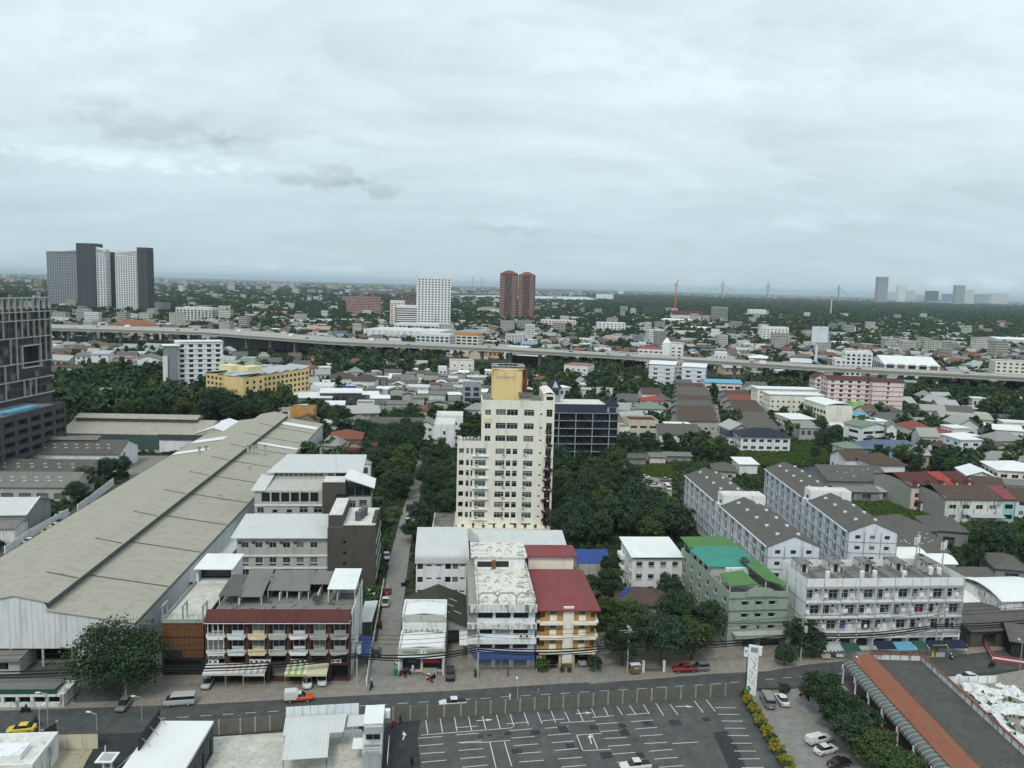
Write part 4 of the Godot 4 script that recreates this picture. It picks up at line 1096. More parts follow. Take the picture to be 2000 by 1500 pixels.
# ------------------------------------------------------------------ street front,the right
func build_near_right() -> void:
	# --- sage green flats with green and teal roofs
	var fp: Array=[49.35,-176.41,0.1414,12.61,28.82]
	var n:=building("apartment_house","sage green four-storey flats with green and teal sheet roofs","apartments",fp)
	var w: float=fp[3]; var d: float=fp[4]
	var op:=[]
	for j in 3:
		for i in 3:
			if j==0 and i==1: op.append([0.2,3.9,0.6,0.8,"frame",0.2]); continue
			op.append([-w*0.23+i*w*0.23,3.8+2.55*j,1.35,0.95,"frame",0.22,"glass_dark"])
	op.append([-w*0.12,0.1,3.0,2.2,"plain",1.5,"glass_dark"]); op.append([w*0.24,0.1,4.4,2.2,"dark",0.8,"glass_room"])
	var lw:=[]
	for j in 4:
		for i in 6: lw.append([-d/2+2.5+i*(d - 5)/5.0,1.2+2.55*j,1.5,1.15,"frame",0.2])
	walls(n,"wall",Vector3.ZERO,w,d,0,10.8,"sage",{"f": op,"l": lw})
	for y in [5.35,7.9,10.5]: box(n,"ledge",V(0,y,d/2+0.1),V(w+0.3,0.2,0.2),"sage_dark")
	for q in op:
		if q[1]>3.0: box(n,"window_hood",V(q[0],q[1]+q[3]+0.14,d/2+0.2),V(q[2]+0.4,0.12,0.4),"sage")
	for q in lw: box(n,"window_sill",V(-w/2 - 0.1,q[1] - 0.12,q[0]),V(0.2,0.2,1.9),"sage")
	box(n,"entrance_canopy",V(0.2,2.95,d/2+0.9),V(w - 1.6,0.7,1.8),"sage")
	box(n,"canopy_lip",V(0.2,3.36,d/2+0.92),V(w - 1.4,0.12,1.95),"light_grey")
	parapet(n,w,d,10.8,0.9,0.2,"sage","deck_grey")
	var s:=tool()   # curved pediment
	var pts:=[]
	for i in 13:
		var u:=-1.0+2.0*i/12
		pts.append(V(u*3.0,0.9+0.9*sqrt(maxf(0.0,1.0 - u*u)),0))
	for i in 12:
		quad(s,V(pts[i].x,0,0.12),V(pts[i+1].x,0,0.12),pts[i+1]+V(0,0,0.12),pts[i]+V(0,0,0.12))
		quad(s,V(pts[i+1].x,0,-0.12),V(pts[i].x,0,-0.12),pts[i] - V(0,0,0.12),pts[i+1] - V(0,0,0.12))
		quad(s,pts[i]+V(0,0,0.12),pts[i+1]+V(0,0,0.12),pts[i+1] - V(0,0,0.12),pts[i] - V(0,0,0.12))
	var pd:=put(n,"pediment",s.commit(),MATS.sage); pd.position=V(0.3,10.8,d/2+0.05)
	# roof structures
	walls(n,"roof_room",V(-0.3,0,-d*0.12),w - 1.6,d*0.42,10.9,13.0,"light_grey",{"l": grid(-5,5,3,11.4,2,1,1.8,1.0,"plain",0.2,"glass_dark")})
	hip(n,"teal_roof",V(-0.3,13.0,-d*0.12),w - 1.2,d*0.42,2.0,"roof_teal",0.5,0.14,4.0)
	shed(n,"rear_roof",[V(-w/2 - 0.3,13.6,-d*0.30),V(w/2+0.2,13.2,-d*0.30),V(w/2 - 2.0,14.2,-d/2 - 0.6),V(-w/2 - 0.3,14.2,-d/2 - 0.6)],"roof_green")
	shed(n,"side_roof",[V(2.2,13.4,d/2 - 2.2),V(w/2+0.3,12.5,d/2 - 0.2),V(w/2 - 0.6,13.6,-0.8),V(1.0,14.2,-0.8)],"roof_green")
	shed(n,"front_roof",[V(-w/2+0.1,12.9,d/2 - 0.5),V(-0.2,13.2,d/2 - 0.6),V(-1.0,14.1,d/2 - 6.4),V(-w/2+0.1,13.6,d/2 - 6.0)],"roof_green")
	for p in [V(-w/2+0.3,0,d/2 - 0.7),V(-0.4,0,d/2 - 0.8),V(w/2 - 0.2,0,d/2 - 0.4),V(2.4,0,d/2 - 2.4),V(-w/2+0.3,0,d/2 - 5.8),V(-w/2+0.3,0,-d*0.32),V(-w/2+0.3,0,-d*0.46)]:
		box(n,"roof_post",p+V(0,11.9,0),V(0.12,2.1,0.12),"metal_white")
	box(n,"roof_room_front",V(-0.2,12.0,d*0.11),V(5.0,2.0,1.6),"white_blue")
	dish(n,V(1.8,13.2,2.6),1.0)
	# --- white balcony block of nine bays
	fp=[76.51,-168.08,0.1060,33.89,11.23]
	n=building("balcony_block","white block of nine balcony bays with railed flat roof and aerials","apartments",fp)
	w=fp[3]; d=fp[4]
	var bw:=w/9.0
	op=[]
	for j in 3:
		for i in 9: op.append([-w/2+bw*(i+0.5),3.75+3.25*j,bw - 0.28,2.85,"void",1.3])
	for i in 9: op.append([-w/2+bw*(i+0.5),2.75,bw - 0.5,0.85,"void",0.6])
	for i in 9: op.append([-w/2+bw*(i+0.5),0.1,bw - 0.3,2.4,"plain",2.0,"glass_dark"])
	walls(n,"wall",Vector3.ZERO,w,d,0,13.6,"white",{"f": op},false,false)
	for i in 9:
		var x:=-w/2+bw*(i+0.5)
		for j in 3:
			var y:=3.75+3.25*j
			var flip:=1.0 if (i*7+j*3) % 2 else -1.0
			var dr:=put(n,"balcony_door",window_mesh(1.9,2.2,"frame",["glass_dark","glass_room","glass_dark"][(i+j*2) % 3])); dr.position=V(x+flip*0.75,y+1.1,d/2 - 1.25)
			var sm:=put(n,"window",window_mesh(0.6,0.45,"plain","glass_dark")); sm.position=V(x - flip*0.9,y+2.1,d/2 - 1.25)
			box(n,"balcony_parapet",V(x,y+0.17,d/2+0.04),V(bw - 0.26,0.34,0.16),"white")
			railing(n,"balcony_rail",V(x - bw/2+0.16,y+0.34,d/2+0.04),V(x+bw/2 - 0.16,y+0.34,d/2+0.04),0.62,"metal_white" if (i+j) % 3 else "metal",0.35)
			if rng.randf()<0.55:   # washing and clutter on the balconies
				box(n,"laundry",V(x+rng.randf_range(-0.9,0.9),y+1.25,d/2 - 0.35),V(rng.randf_range(0.4,1.1),rng.randf_range(0.6,1.0),0.08),["cloth_red","cloth_blue","charcoal","white","mid_grey"][rng.randi() % 5])
			if rng.randf()<0.6: ac_unit(n,V(x - flip*1.0,y+0.5,d/2 - 0.9))
			box(n,"bath_box",V(x - flip*0.95,y+0.75,d/2 - 1.1),V(1.0,1.5,0.35),"white")
		box(n,"pier_foot",V(x - bw/2+0.02,3.0,d/2+0.22),V(0.22,1.0,0.4),"white")
	# grey joint lines on parapet and piers are slim raised strips
	walls(n,"parapet_band",V(0,0,0),w+0.12,d+0.12,13.6,15.3,"white",{},false,false)
	for i in 10:
		box(n,"pier_strip",V(-w/2+bw*i+(0.1 if i==0 else -0.1 if i==9 else 0.0),9.3,d/2+0.1),V(0.14,12.0,0.06),"light_grey")
	for q in [13.5,10.2,6.9,3.65]: box(n,"ledge",V(0,q,d/2+0.1),V(w+0.2,0.14,0.2),"light_grey")
	for q in [10.2,6.9,3.65]: box(n,"side_joint",V(-w/2 - 0.03,q,0),V(0.06,0.1,d),"mid_grey")
	for q in [-0.3,0.1]: box(n,"side_joint",V(-w/2 - 0.03,7,q*d),V(0.06,14,0.1),"mid_grey")
	box(n,"roof_deck",V(0,13.75,0),V(w - 0.1,0.2,d - 0.1),"deck_grey")
	for i in range(1,9): box(n,"roof_divider",V(-w/2+bw*i,14.35,0.4),V(0.14,1.0,d - 1.6),"old_concrete")
	for i in 5:
		var x: float=-w/2+bw*(0.75+1.85*i)
		walls(n,"stair_box",V(x,0,-d/2+2.3),2.1,3.6,13.8,16.0,"white_old",{"l": [[0.6,14.8,0.7,0.7,"plain",0.15,"glass_dark"]],"f": [[0,13.9,0.9,1.8,"plain",0.2,"glass_room"]]})
		box(n,"stair_box_lid",V(x+0.15,16.08,-d/2+2.7),V(2.7,0.16,4.5),"deck_grey")
		box(n,"lid_post",V(x+1.3,14.9,-d/2+4.8),V(0.14,2.2,0.14),"white_old")
	for q in [[0.18,2.2],[0.40,2.2],[0.485,2.0],[0.67,2.4],[0.88,0.4],[0.9,-1.2],[0.93,0.6]]:
		var tk:=put(n,"water_tank",CYL,MATS.metal_white); tk.position=V(-w/2+w*q[0],14.75,q[1]); tk.scale=V(1.0,1.5,1.0)
	for i in 9: box(n,"pipe_rack",V(-w/2+bw*(i+0.55),14.3,d/2 - 1.2),V(1.9,0.08,0.08),"metal_white")
	# telecom masts on its roof: things of their own
	for q in [["lattice telecom mast with panel aerials above the balcony block",0.80,-1.0,8.2],["slim white telecom pole with three panels at the roof corner",0.985,-1.2,7.0]]:
		var t:=thing("telecom_mast",q[0],"mast",n.to_global(V(-w/2+w*q[1],13.85,q[2])),fp[2])
		rod(t,"pole",Vector3.ZERO,V(0,q[3],0),0.2,"metal")
		if q[3]>8:
			rod(t,"pole",V(0.55,0,0.2),V(0.55,q[3] - 1.4,0.2),0.18,"metal"); rod(t,"pole",V(0.3,0,-0.5),V(0.3,q[3] - 0.6,-0.5),0.14,"metal")
			for k in 9: rod(t,"brace",V(0,0.5+k*0.7,0),V(0.55,1.1+k*0.7,0.2),0.06,"metal")
		for k in 3:
			var a:=TAU*k/3
			box(t,"panel_aerial",V(0.45*cos(a),q[3] - 0.8 - 0.3*k,0.45*sin(a)),V(0.28,1.7,0.22),"metal_white")
		for k in 2: rod(t,"stay",V(0,q[3]*0.55,0),V(-1.6+1.0*k,0,1.2 - 2.4*k),0.05,"metal")
	# awnings in front of the block
	var aws:=[[64.95,-158.92,4.69,"roof_silver","striped grey sheet awning over the food stall by the tree"],[68.7,-158.69,3.44,"tarp_green","green tarpaulin awning next to the grey striped one"],[76.06,-160.09,4.01,"tarp_navy","navy awning beside the sky blue one, street side"],[79.94,-159.88,4.01,"tarp_sky","sky blue awning in the row before the balcony block"],[83.49,-160.57,2.44,"tarp_green","dull green awning between sky blue and navy awnings"],[86.84,-161.02,3.83,"tarp_navy","navy awning over the yellow shop frame"],[91.11,-161.53,4.28,"tarp_navy","navy awning at the corner end of the row"]]
	for q in aws:
		var hw: float=q[2]/2
		var t:=thing("awning",q[4],"awning",V(q[0],0,q[1]),fp[2],"")
		shed(t,"canopy",[V(-hw,2.2,2.2),V(hw,2.2,2.2),V(hw,3.0,0),V(-hw,3.0,0)],q[3],0.05)
		for x in [-hw+0.08,hw - 0.08]: rod(t,"post",V(x,0,2.1),V(x,2.2,2.1),0.07,"metal")
		if q[3]=="roof_silver":
			for k in 6: box(t,"valance_flap",V(-hw+hw*2*(k+0.5)/6,2.05,2.22),V(hw/6,0.3,0.03),"canvas_white")
	# --- the two long gabled blocks
	dormitory("long white gabled block with grey window strips beside the green flats",[65.22,-203.87,0.0592,12.48,35.41],[53.16,-241.49,1.0074,27.5,32.23])
	dormitory("long white gabled block with grey window strips beside the overgrown field",[90.61,-214.5,-0.0104,12.25,29.51],[78.42,-250.85,0.6707,18.76,40.05])
	# --- sheds right of the blocks
	var sh:=[
		["wide grey fibre-cement shed with white roof vents behind the long blocks",[127.08,-307.34,0.0349,23.45,24],5.0,"roof_dark",3.2,"x","mid_grey"],
		["low grey lean-to shed with dark opening below the vented shed roof",[122.48,-288.84,0.0349,14.43,8],3.6,"roof_grey",0.9,"x","mid_grey"],
		["pale sheet shed at the corner of the overgrown field",[133.72,-290.86,0.0349,8.1,8],3.4,"roof_silver",0.7,"x","light_grey"],
		["dark shed with scattered white skylights behind the balcony block",[110.45,-225.44,0.0524,13.35,22],4.6,"roof_dark",2.6,"x","mid_grey"],
		["grey hipped shed roof with small chimney at the field edge",[108.88,-239.05,0.2094,10.03,16],4.4,"roof_dark",2.4,"h","mid_grey"],
		["grey hipped shed, middle one of three along the field",[117.49,-241.4,0.1745,11.93,15],4.4,"roof_dark",2.6,"h","mid_grey"],
		["grey hipped shed, end one of three along the field",[130.1,-242.39,-0.1745,10.24,14],4.4,"roof_dark",2.5,"h","mid_grey"],
		["white barrel-roofed shed close behind the balcony block",[105.26,-213.5,0.0698,8.32,8],4.4,"roof_white",1.4,"v","white"],
		["small white barrel-roofed shed behind the telecom mast",[109.79,-205.57,0.0698,6.18,7],5.6,"roof_white",1.2,"v","light_grey"],
		["wide white canopy hall close beside the balcony block",[107.97,-187.65,0.1396,13.71,17],4.0,"roof_white",1.2,"v","white"],
		["white house with overhanging barrel roof beyond the canopy hall",[113.02,-181.27,0.1396,12.67,14],7.0,"roof_white",1.6,"v","white_old"],
		["dark sheet-roofed market hall beyond the balcony block",[106.34,-174.46,0.1396,21.67,16],3.6,"roof_dark",1.4,"x","brown_grey"],
		["low grey roof between the trees and the white canopy hall",[115.08,-200.45,0.1047,9.38,10],3.6,"roof_dark",1.6,"x","mid_grey"],
		["grey farmhouse roof beside the rooftop water tanks",[130.14,-210.56,-0.2094,7.66,12],3.6,"roof_dark",1.8,"h","mid_grey"],
	]
	for q in sh:
		var b:=building("shed",q[0],"shed",q[1])
		var bw2: float=q[1][3]; var bd: float=q[1][4]
		var op2:={}
		if q[2]>5.5: op2={"f": grid(-bw2/2+1,bw2/2 - 1,maxi(2,int(bw2/4.5)),3.6,3,1,1.6,1.2)}
		else: op2={"f": grid(-bw2/2+1,bw2/2 - 1,maxi(1,int(bw2/6)),0.3,3,1,3.2,2.4,"void",1.5)}
		walls(b,"wall",Vector3.ZERO,bw2,bd,0,q[2],q[6],op2)
		if q[5]=="x":
			gable(b,"roof",V(0,q[2],0),bw2,bd,q[4],q[3],0.6,true,q[6])
			if q[4]>2.0:
				for k in 14:
					var zz:=rng.randf_range(0.12,0.92)*bd/2
					var v:=box(b,"roof_vent",V(rng.randf_range(-0.46,0.46)*bw2,q[2]+q[4]*(1 - zz/(bd/2))+0.3,zz),V(0.55,0.2,0.35),"light_grey")
					v.rotation.x=atan2(q[4],bd/2)
		elif q[5]=="h":
			hip(b,"roof",V(0,q[2],0),bw2,bd,q[4],q[3],0.6)
		else:
			vault(b,"roof",V(0,q[2],0),bw2+0.8,bd+0.8,q[4],q[3],true)
	# water tanks on a stand
	var wt:=thing("tank_stand","two white water tanks on a concrete stand among the trees","water tanks",V(135.58,0,-222.94),0.1)
	box(wt,"platform",V(0,4.0,0),V(3.4,0.3,2.4),"old_concrete")
	for x in [-1.4,1.4]:
		for z in [-0.9,0.9]: box(wt,"leg",V(x,1.9,z),V(0.3,3.9,0.3),"old_concrete")
	for x in [-0.8,0.8]:
		var tk:=put(wt,"tank",CYL,MATS.metal_white); tk.position=V(x,4.9,0); tk.scale=V(1.3,1.5,1.3)
	# --- two old rows of town houses above the field
	fp=[146.5,-287.2,0.2045,25.02,19.43]
	n=building("townhouse_row","old town-house row with dark red roof, dormer gables and stained end wall","town houses",fp)
	w=fp[3]; d=fp[4]
	walls(n,"wall",Vector3.ZERO,w,d,0,8.2,"pink",{"f": grid(-w/2+0.5,w/2 - 0.5,5,1.0,3.2,2,2.4,1.6,"frame",0.3)})
	box(n,"end_wall",V(-w/2 - 0.15,4.6,0),V(0.3,9.4,d+0.4),"old_concrete")
	gable(n,"roof",V(0,8.2,0),w,d,2.6,"roof_maroon",0.5,true)
	shed(n,"red_roof_patch",[V(w*0.02,8.42,d/2+0.45),V(w*0.22,8.42,d/2+0.45),V(w*0.22,10.98,0.1),V(w*0.02,10.98,0.1)],"red_wall",0.06)
	for i in 5: gable(n,"dormer",V(-w/2+w*(i+0.5)/5,8.3,d/2 - 1.0),1.8,2.4,1.4,"roof_maroon",0.25,false,"white")
	box(n,"porch_roof",V(-w*0.28,3.4,d/2+1.6),V(w*0.3,0.2,3.2),"roof_rust"); box(n,"porch_wall",V(-w*0.28,1.6,d/2+2.9),V(w*0.28,3.2,0.2),"pink")
	fp=[151.58,-269.71,0.0539,23.19,16.69]
	n=building("townhouse_row","white and turquoise town-house row with brown roof ending in red","town houses",fp)
	w=fp[3]; d=fp[4]
	walls(n,"wall",Vector3.ZERO,w,d,0,7.8,"white_old",{"f": grid(-w/2+0.5,w/2 - 0.5,5,1.2,3.3,2,2.4,1.4,"frame",0.3)})
	box(n,"end_wall",V(-w/2 - 0.15,4.2,0),V(0.3,8.6,d+0.4),"old_concrete")
	box(n,"turquoise_bay",V(w*0.415,3.9,d/2+0.05),V(w*0.17,7.7,0.12),"mint")
	for y in [1.4,4.8]: box(n,"turquoise_window",V(w*0.415,y+0.8,d/2+0.13),V(2.6,1.4,0.06),"glass_dark")
	gable(n,"roof",V(0,7.8,0),w,d,2.6,"roof_brown",0.5,true)
	shed(n,"red_roof_patch",[V(w*0.33,8.0,d/2+0.45),V(w*0.5+0.5,8.0,d/2+0.45),V(w*0.5+0.5,10.58,0.1),V(w*0.28,10.58,0.1)],"roof_red",0.06)
	box(n,"lean_to",V(w*0.08,2.6,d/2+1.3),V(w*0.5,0.12,2.6),"roof_silver").rotation.x=0.15

func dormitory(label: String,f1: Array,f2: Array) -> void:
	# one building: front range,stair core,rear range,all along one axis
	var yaw: float=f1[2]
	var w: float=f1[3]
	var L1: float=f1[4]
	var far:=V(f2[0],0,f2[1])
	var o:=V(f1[0],0,f1[1])
	var fw:=V(sin(yaw),0,cos(yaw))
	var front:=o+fw*L1/2
	var L: float=(front - far).dot(fw)+f2[4]/2
	var mid:=front - fw*L/2
	var n:=building("apartment_block",label,"apartments",[mid.x,mid.z,yaw,w,L])
	var eave:=13.8
	var lop:=[]
	var cols:=int(L/5.2)
	for i in cols:
		for j in 5: lop.append([-L/2+L*(i+0.5)/cols,0.6+2.75*j,1.9,1.9,"frame",0.25])
	var fop:=grid(-w/2+0.7,w/2 - 0.7,3,1.0,2.75,5,1.35,1.0,"frame",0.2)
	walls(n,"wall",Vector3.ZERO,w,L,0,eave,"white_blue",{"l": lop,"f": fop})
	for i in cols:
		for sx in [-1.05,1.05]: box(n,"grey_strip",V(-w/2 - 0.05,eave/2,-L/2+L*(i+0.5)/cols+sx),V(0.1,eave,0.2),"mid_grey")
	for j in range(1,5):
		box(n,"floor_band",V(-w/2 - 0.03,0.2+2.75*j,0),V(0.07,0.16,L),"mid_grey")
		box(n,"floor_band",V(0,0.2+2.75*j,L/2+0.03),V(w,0.16,0.07),"mid_grey")
	for x in [-0.5,-0.17,0.17,0.5]: box(n,"grey_strip",V(x*(w - 0.2),eave/2,L/2+0.05),V(0.14,eave,0.1),"mid_grey")
	var core:=L1+2.2
	for seg in [[L/2,L/2 - L1],[L/2 - L1 - 5.0,-L/2]]:
		var len: float=seg[0] - seg[1]; var zc: float=(seg[0]+seg[1])/2
		gable(n,"roof",V(0,eave,zc),w,len,2.5,"roof_dark",0.25,false,"white_blue")
		box(n,"gutter",V(-w/2 - 0.3,eave - 0.05,zc),V(0.3,0.25,len),"white")
		for k in int(len/7.0):
			for sx in [-1,1]:
				var v:=box(n,"roof_vent",V(sx*w*0.2,eave+2.5*0.6+0.35,zc - len/2+3.5+7.0*k),V(0.8,0.5,0.5),"metal_white")
	box(n,"stair_core",V(0.3,eave+1.2,L/2 - L1 - 2.5),V(w - 0.8,3.4,5.2),"white")
	box(n,"stair_core_window",V(-w/2+0.66,eave+0.8,L/2 - L1 - 2.3),V(0.08,0.9,1.6),"glass_room")
	box(n,"stair_core_roof",V(0.3,eave+2.97,L/2 - L1 - 2.5),V(w - 1.1,0.14,4.9),"deck_white")

# ------------------------------------------------------------------ the corner below: retail row,sign,heap,parking lot shelters
func build_bottom_right() -> void:
	var n:=building("retail_building","single-storey shop row with orange tile edge, arched canopy and grey flat roof","shops",[73.1,-119.5,0.0,9.8,57.0])
	walls(n,"wall",Vector3.ZERO,9.8,57,0,4.4,"white_old",{"l": grid(-28,28,14,0.2,3,1,3.0,2.6,"dark",0.4,"glass_dark")})
	box(n,"roof_deck",V(0,4.5,0),V(9.6,0.2,56.8),"deck_dark")
	for i in 30: box(n,"parapet_panel",V(4.82,5.05,-28.5+57.0*(i+0.5)/30),V(0.14,1.1,57.0/30 - 0.14),"white_old")
	for i in 31: box(n,"parapet_post",V(4.85,5.08,-28.4+56.8*i/30),V(0.24,1.18,0.2),"old_concrete")
	box(n,"coping",V(4.83,5.72,0),V(0.42,0.14,57.2),"roof_rust")
	for i in 5: box(n,"parapet_panel",V(-4.9+9.6*(i+0.5)/5,5.05,-28.36),V(9.6/5 - 0.14,1.1,0.14),"white_old")
	box(n,"coping",V(-0.1,5.72,-28.37),V(9.6,0.14,0.4),"roof_rust")
	shed(n,"tile_edge",[V(-8.2,4.75,28.5),V(-4.9,5.75,28.5),V(-4.9,5.75,-28.4),V(-8.2,4.75,-28.4)],"roof_orange",0.2)
	box(n,"tile_edge_back",V(-4.82,5.2,0),V(0.14,1.1,56.8),"roof_rust")
	for i in 50:   # arched translucent canopy,a bay a piece,white ribs between
		var z0:=-28.4+56.8*i/50.0; var z1:=z0+56.8/50.0 - 0.1
		var s:=tool(); var r:=tool()
		for k in 4:
			var a0:=PI/2*k/4; var a1:=PI/2*(k+1)/4
			var p:=V(-8.15 - 1.9*sin(a0),3.5+1.05*cos(a0),0); var q:=V(-8.15 - 1.9*sin(a1),3.5+1.05*cos(a1),0)
			quad(s,q+V(0,0,z1),p+V(0,0,z1),p+V(0,0,z0),q+V(0,0,z0))
			slab(r,[q+V(0,0.03,z1+0.1),p+V(0,0.03,z1+0.1),p+V(0,0.03,z1),q+V(0,0.03,z1)],0.06)
		put(n,"canopy_bay",s.commit(),MATS.polycarbonate); put(n,"canopy_rib",r.commit(),MATS.light_grey)
	for i in 11:
		box(n,"canopy_post",V(-9.9,1.75,-27.6+5.5*i),V(0.2,3.5,0.2),"white"); box(n,"post_head",V(-10.15,3.35,-27.6+5.5*i),V(0.16,0.9,0.16),"white")
	box(n,"step",V(-7.4,0.1,0),V(4.6,0.2,56.8),"brick_paving")
	# tall white sign beside the hedge
	var t:=thing("sign_tower","tall white advertising sign tower standing beside the yellow hedge","sign",V(44.7,0,-142.02),-0.35)
	box(t,"panel",V(0,4.6,0),V(1.7,9.2,0.5),"white")
	box(t,"head",V(0.25,8.4,0),V(2.3,1.6,0.56),"white"); box(t,"head_print",V(0.1,8.5,0.29),V(1.2,0.9,0.03),"mid_grey")
	var r2:=RandomNumberGenerator.new(); r2.seed=4
	for k in 34:
		var bar:=box(t,"printed_mark",V(r2.randf_range(-0.6,0.6),1.8+5.6*k/34.0,0.262),V(r2.randf_range(0.2,0.6),0.09,0.02),["mid_grey","mid_grey","cool_grey"][k % 3]); bar.rotation.z=-0.75
	box(t,"green_mark",V(-0.4,1.2,0.262),V(0.5,0.8,0.02),"sign_green").rotation.z=0.5
	box(t,"side_sign",V(-1.3,7.8,0.1),V(0.7,1.7,0.12),"white"); lettering(t,"P",V(-1.3,7.9,0.18),0.9,"mid_grey")
	rod(t,"post",V(-1.1,0,0),V(-1.1,8.2,0),0.12,"metal_dark")
	# the concrete wall between road and car park,in bays
	fence("perimeter_wall","long grey concrete panel wall between the road and the car park",[V(-18.1,0,-129.6),V(-7.04,0,-131.68),V(10.38,0,-135.2),V(28.73,0,-139.08),V(42.55,0,-141.9)],2.2,2.7,"wall_grimy","old_concrete")
	fence("perimeter_wall","weathered concrete panel wall between the road and the pale yard",[V(-48.06,0,-123.18),V(-41.68,0,-124.42),V(-35.09,0,-126)],2.4,2.7,"wall_grimy","old_concrete")
	# yard shelters
	var fp: Array=[-28.06,-121.4,0.1689,11.29,4.49]
	n=building("yard_shelter","long white corrugated shelter backing onto the road hoarding","shelter",fp)
	var w: float=fp[3]; var d: float=fp[4]
	shed(n,"roof",[V(-w/2,3.4,d/2),V(w*0.3,3.4,d/2),V(w*0.34,3.9,-d/2),V(-w/2,3.9,-d/2)],"roof_pale",0.08)
	shed(n,"roof",[V(w*0.34,3.2,d*0.1),V(w*0.62,3.2,d*0.1),V(w*0.62,3.6,-d/2),V(w*0.36,3.6,-d/2)],"roof_pale",0.08)
	for x in [-0.48,-0.22,0.04,0.29]:
		for z in [-0.45,0.45]: rod(n,"post",V(w*x,0,d*z),V(w*x,3.35,d*z),0.1,"metal")
	for i in 9: box(n,"hoarding_panel",V(-w/2+w*(i+0.5)/9,3.2,-d/2 - 0.3),V(w/9 - 0.05,4.4,0.06),"white_blue")
	fp=[-29.06,-115.82,0.1709,6.51,5.79]
	n=building("yard_shelter","small white corrugated shelter in the pale concrete yard","shelter",fp)
	w=fp[3]; d=fp[4]
	shed(n,"roof",[V(-w/2,3.0,d/2),V(w/2,3.0,d/2),V(w/2,3.5,-d/2),V(-w/2,3.5,-d/2)],"roof_pale",0.08)
	for x in [-0.47,0.47]:
		for z in [-0.46,0.46]: rod(n,"post",V(w*x,0,d*z),V(w*x,2.95,d*z),0.1,"metal_dark")
	# two-storey ticket office made of stacked cabins
	fp=[-19.63,-119.78,0.1069,2.73,5.34]
	n=building("ticket_office","narrow two-storey grey cabin office at the car park entrance","office",fp)
	w=fp[3]; d=fp[4]
	walls(n,"lower_cabin",V(0,0,2.2),w,d+1.0,0,2.9,"cool_grey",{"f": []})
	walls(n,"upper_cabin",V(0,0,0),w,d,2.9,6.2,"white_blue",{"f": [[0,3.7,2.2,1.3,"frame",0.15,"glass_dark"]],"r": grid(-1.5,1.5,2,3.8,3,1,1.2,1.2)})
	box(n,"gallery_floor",V(0,2.95,d/2+1.35),V(w,0.14,2.7),"mid_grey")
	railing(n,"gallery_rail",V(-w/2,3.0,d/2+2.6),V(w/2,3.0,d/2+2.6),1.0,"frame_white",0.3)
	box(n,"gallery_roof",V(0,5.7,d/2+0.9),V(w,0.1,1.8),"mid_grey")
	box(n,"roof",V(0,6.3,0),V(w+0.2,0.2,d+0.2),"roof_white")
	for x in [-w/2+0.05,w/2 - 0.05]: box(n,"frame_post",V(x,3.2,d/2+2.6),V(0.12,6.0,0.12),"metal_white")
	railing(n,"stair_rail",V(w/2+0.9,0.2,d/2+2.6),V(w/2+0.9,2.8,-0.5),0.9,"frame_white",0.4)
	box(n,"side_lean_to",V(-w/2 - 0.9,2.5,1.4),V(1.7,0.08,3.0),"roof_white")
	box(n,"sign_box",V(w/2+0.5,5.3,-d/2+0.5),V(0.9,1.2,0.9),"white")
	# big white shop roof with sign board,at the lower edge
	fp=[-47.94,-112.65,0.0484,8.54,12.48]
	n=building("showroom","flat white-roofed showroom with dark sign board on its roof edge","shop",fp)
	w=fp[3]; d=fp[4]
	walls(n,"wall",V(0.4,0,-0.3),w - 0.8,d - 1.2,0,4.5,"slate",{"l": grid(-d/2+1,d/2 - 1,4,0.3,4,1,2.4,3.2,"dark",0.2,"glass_dark"),"r": grid(-d/2+1,d/2 - 1,3,0.3,4,1,2.4,2.6,"dark",0.2,"glass_dark")})
	box(n,"roof",V(0,4.75,0),V(w,0.4,d),"roof_white")
	box(n,"sign_board",V(-w/2+0.55,5.9,-d/2+4.2),V(0.22,2.0,8.0),"charcoal")
	for z in [-3.0,0.0,3.0]: beam(n,"sign_strut",V(-w/2+0.6,6.4,-d/2+4.2+z),V(-w/2+1.9,5.0,-d/2+4.2+z),0.07,"metal")
	# guard shelter in the drive
	fp=[-56.74,-111.91,0.0490,2.21,2.34]
	n=building("guard_shelter","small white-roofed guard shelter with barrier in the asphalt drive","shelter",fp)
	w=fp[3]; d=fp[4]
	box(n,"roof",V(0,2.95,0),V(w+0.3,0.14,d+0.3),"white"); box(n,"roof_panel",V(0,3.04,0),V(w - 0.5,0.04,d - 0.5),"roof_silver")
	for x in [-0.25,0.25]: box(n,"column",V(w*x,1.45,0),V(0.3,2.9,0.3),"white")
	box(n,"booth",V(0,0.6,0),V(w*0.8,1.2,0.9),"light_grey")
	rod(n,"barrier",V(w/2,1.0,-0.6),V(w/2+1.1,1.3,-4.5),0.12,"white")
	beam(n,"roof_arrow",V(-w*0.3,3.2,-0.9),V(-w*0.3,4.2,-1.0),0.3,"white",0.06)
	# cream sign wall,dark boundary wall,roof at the corner
	var sw:=thing("sign_wall","long cream blank sign wall beside the drive entrance","wall",V(-65.02,0,-118.69),0.09)
	for i in 3: box(sw,"panel",V(-4.6/1.0+2.35+2.25*i,1.3,0),V(2.2,2.5,0.2),"beige")
	box(sw,"coping",V(0,2.62,0),V(6.8,0.14,0.36),"brown_grey")
	fence("boundary_wall","dark mossy wall running down beside the sand-coloured bays",[V(-69.45,0,-121.78),V(-70.2,0,-119.13),V(-70.52,0,-115.8),V(-70.82,0,-111.88),V(-70.87,0,-107.26)],2.6,3.0,"slate","old_concrete",0.25)
	fp=[-72.22,-110.52,0.3842,3.58,11.58]
	n=building("house","white concrete-roofed house at the corner beside the mossy wall","house",[-71.19,-111.52,0.12,11.0,8.5])
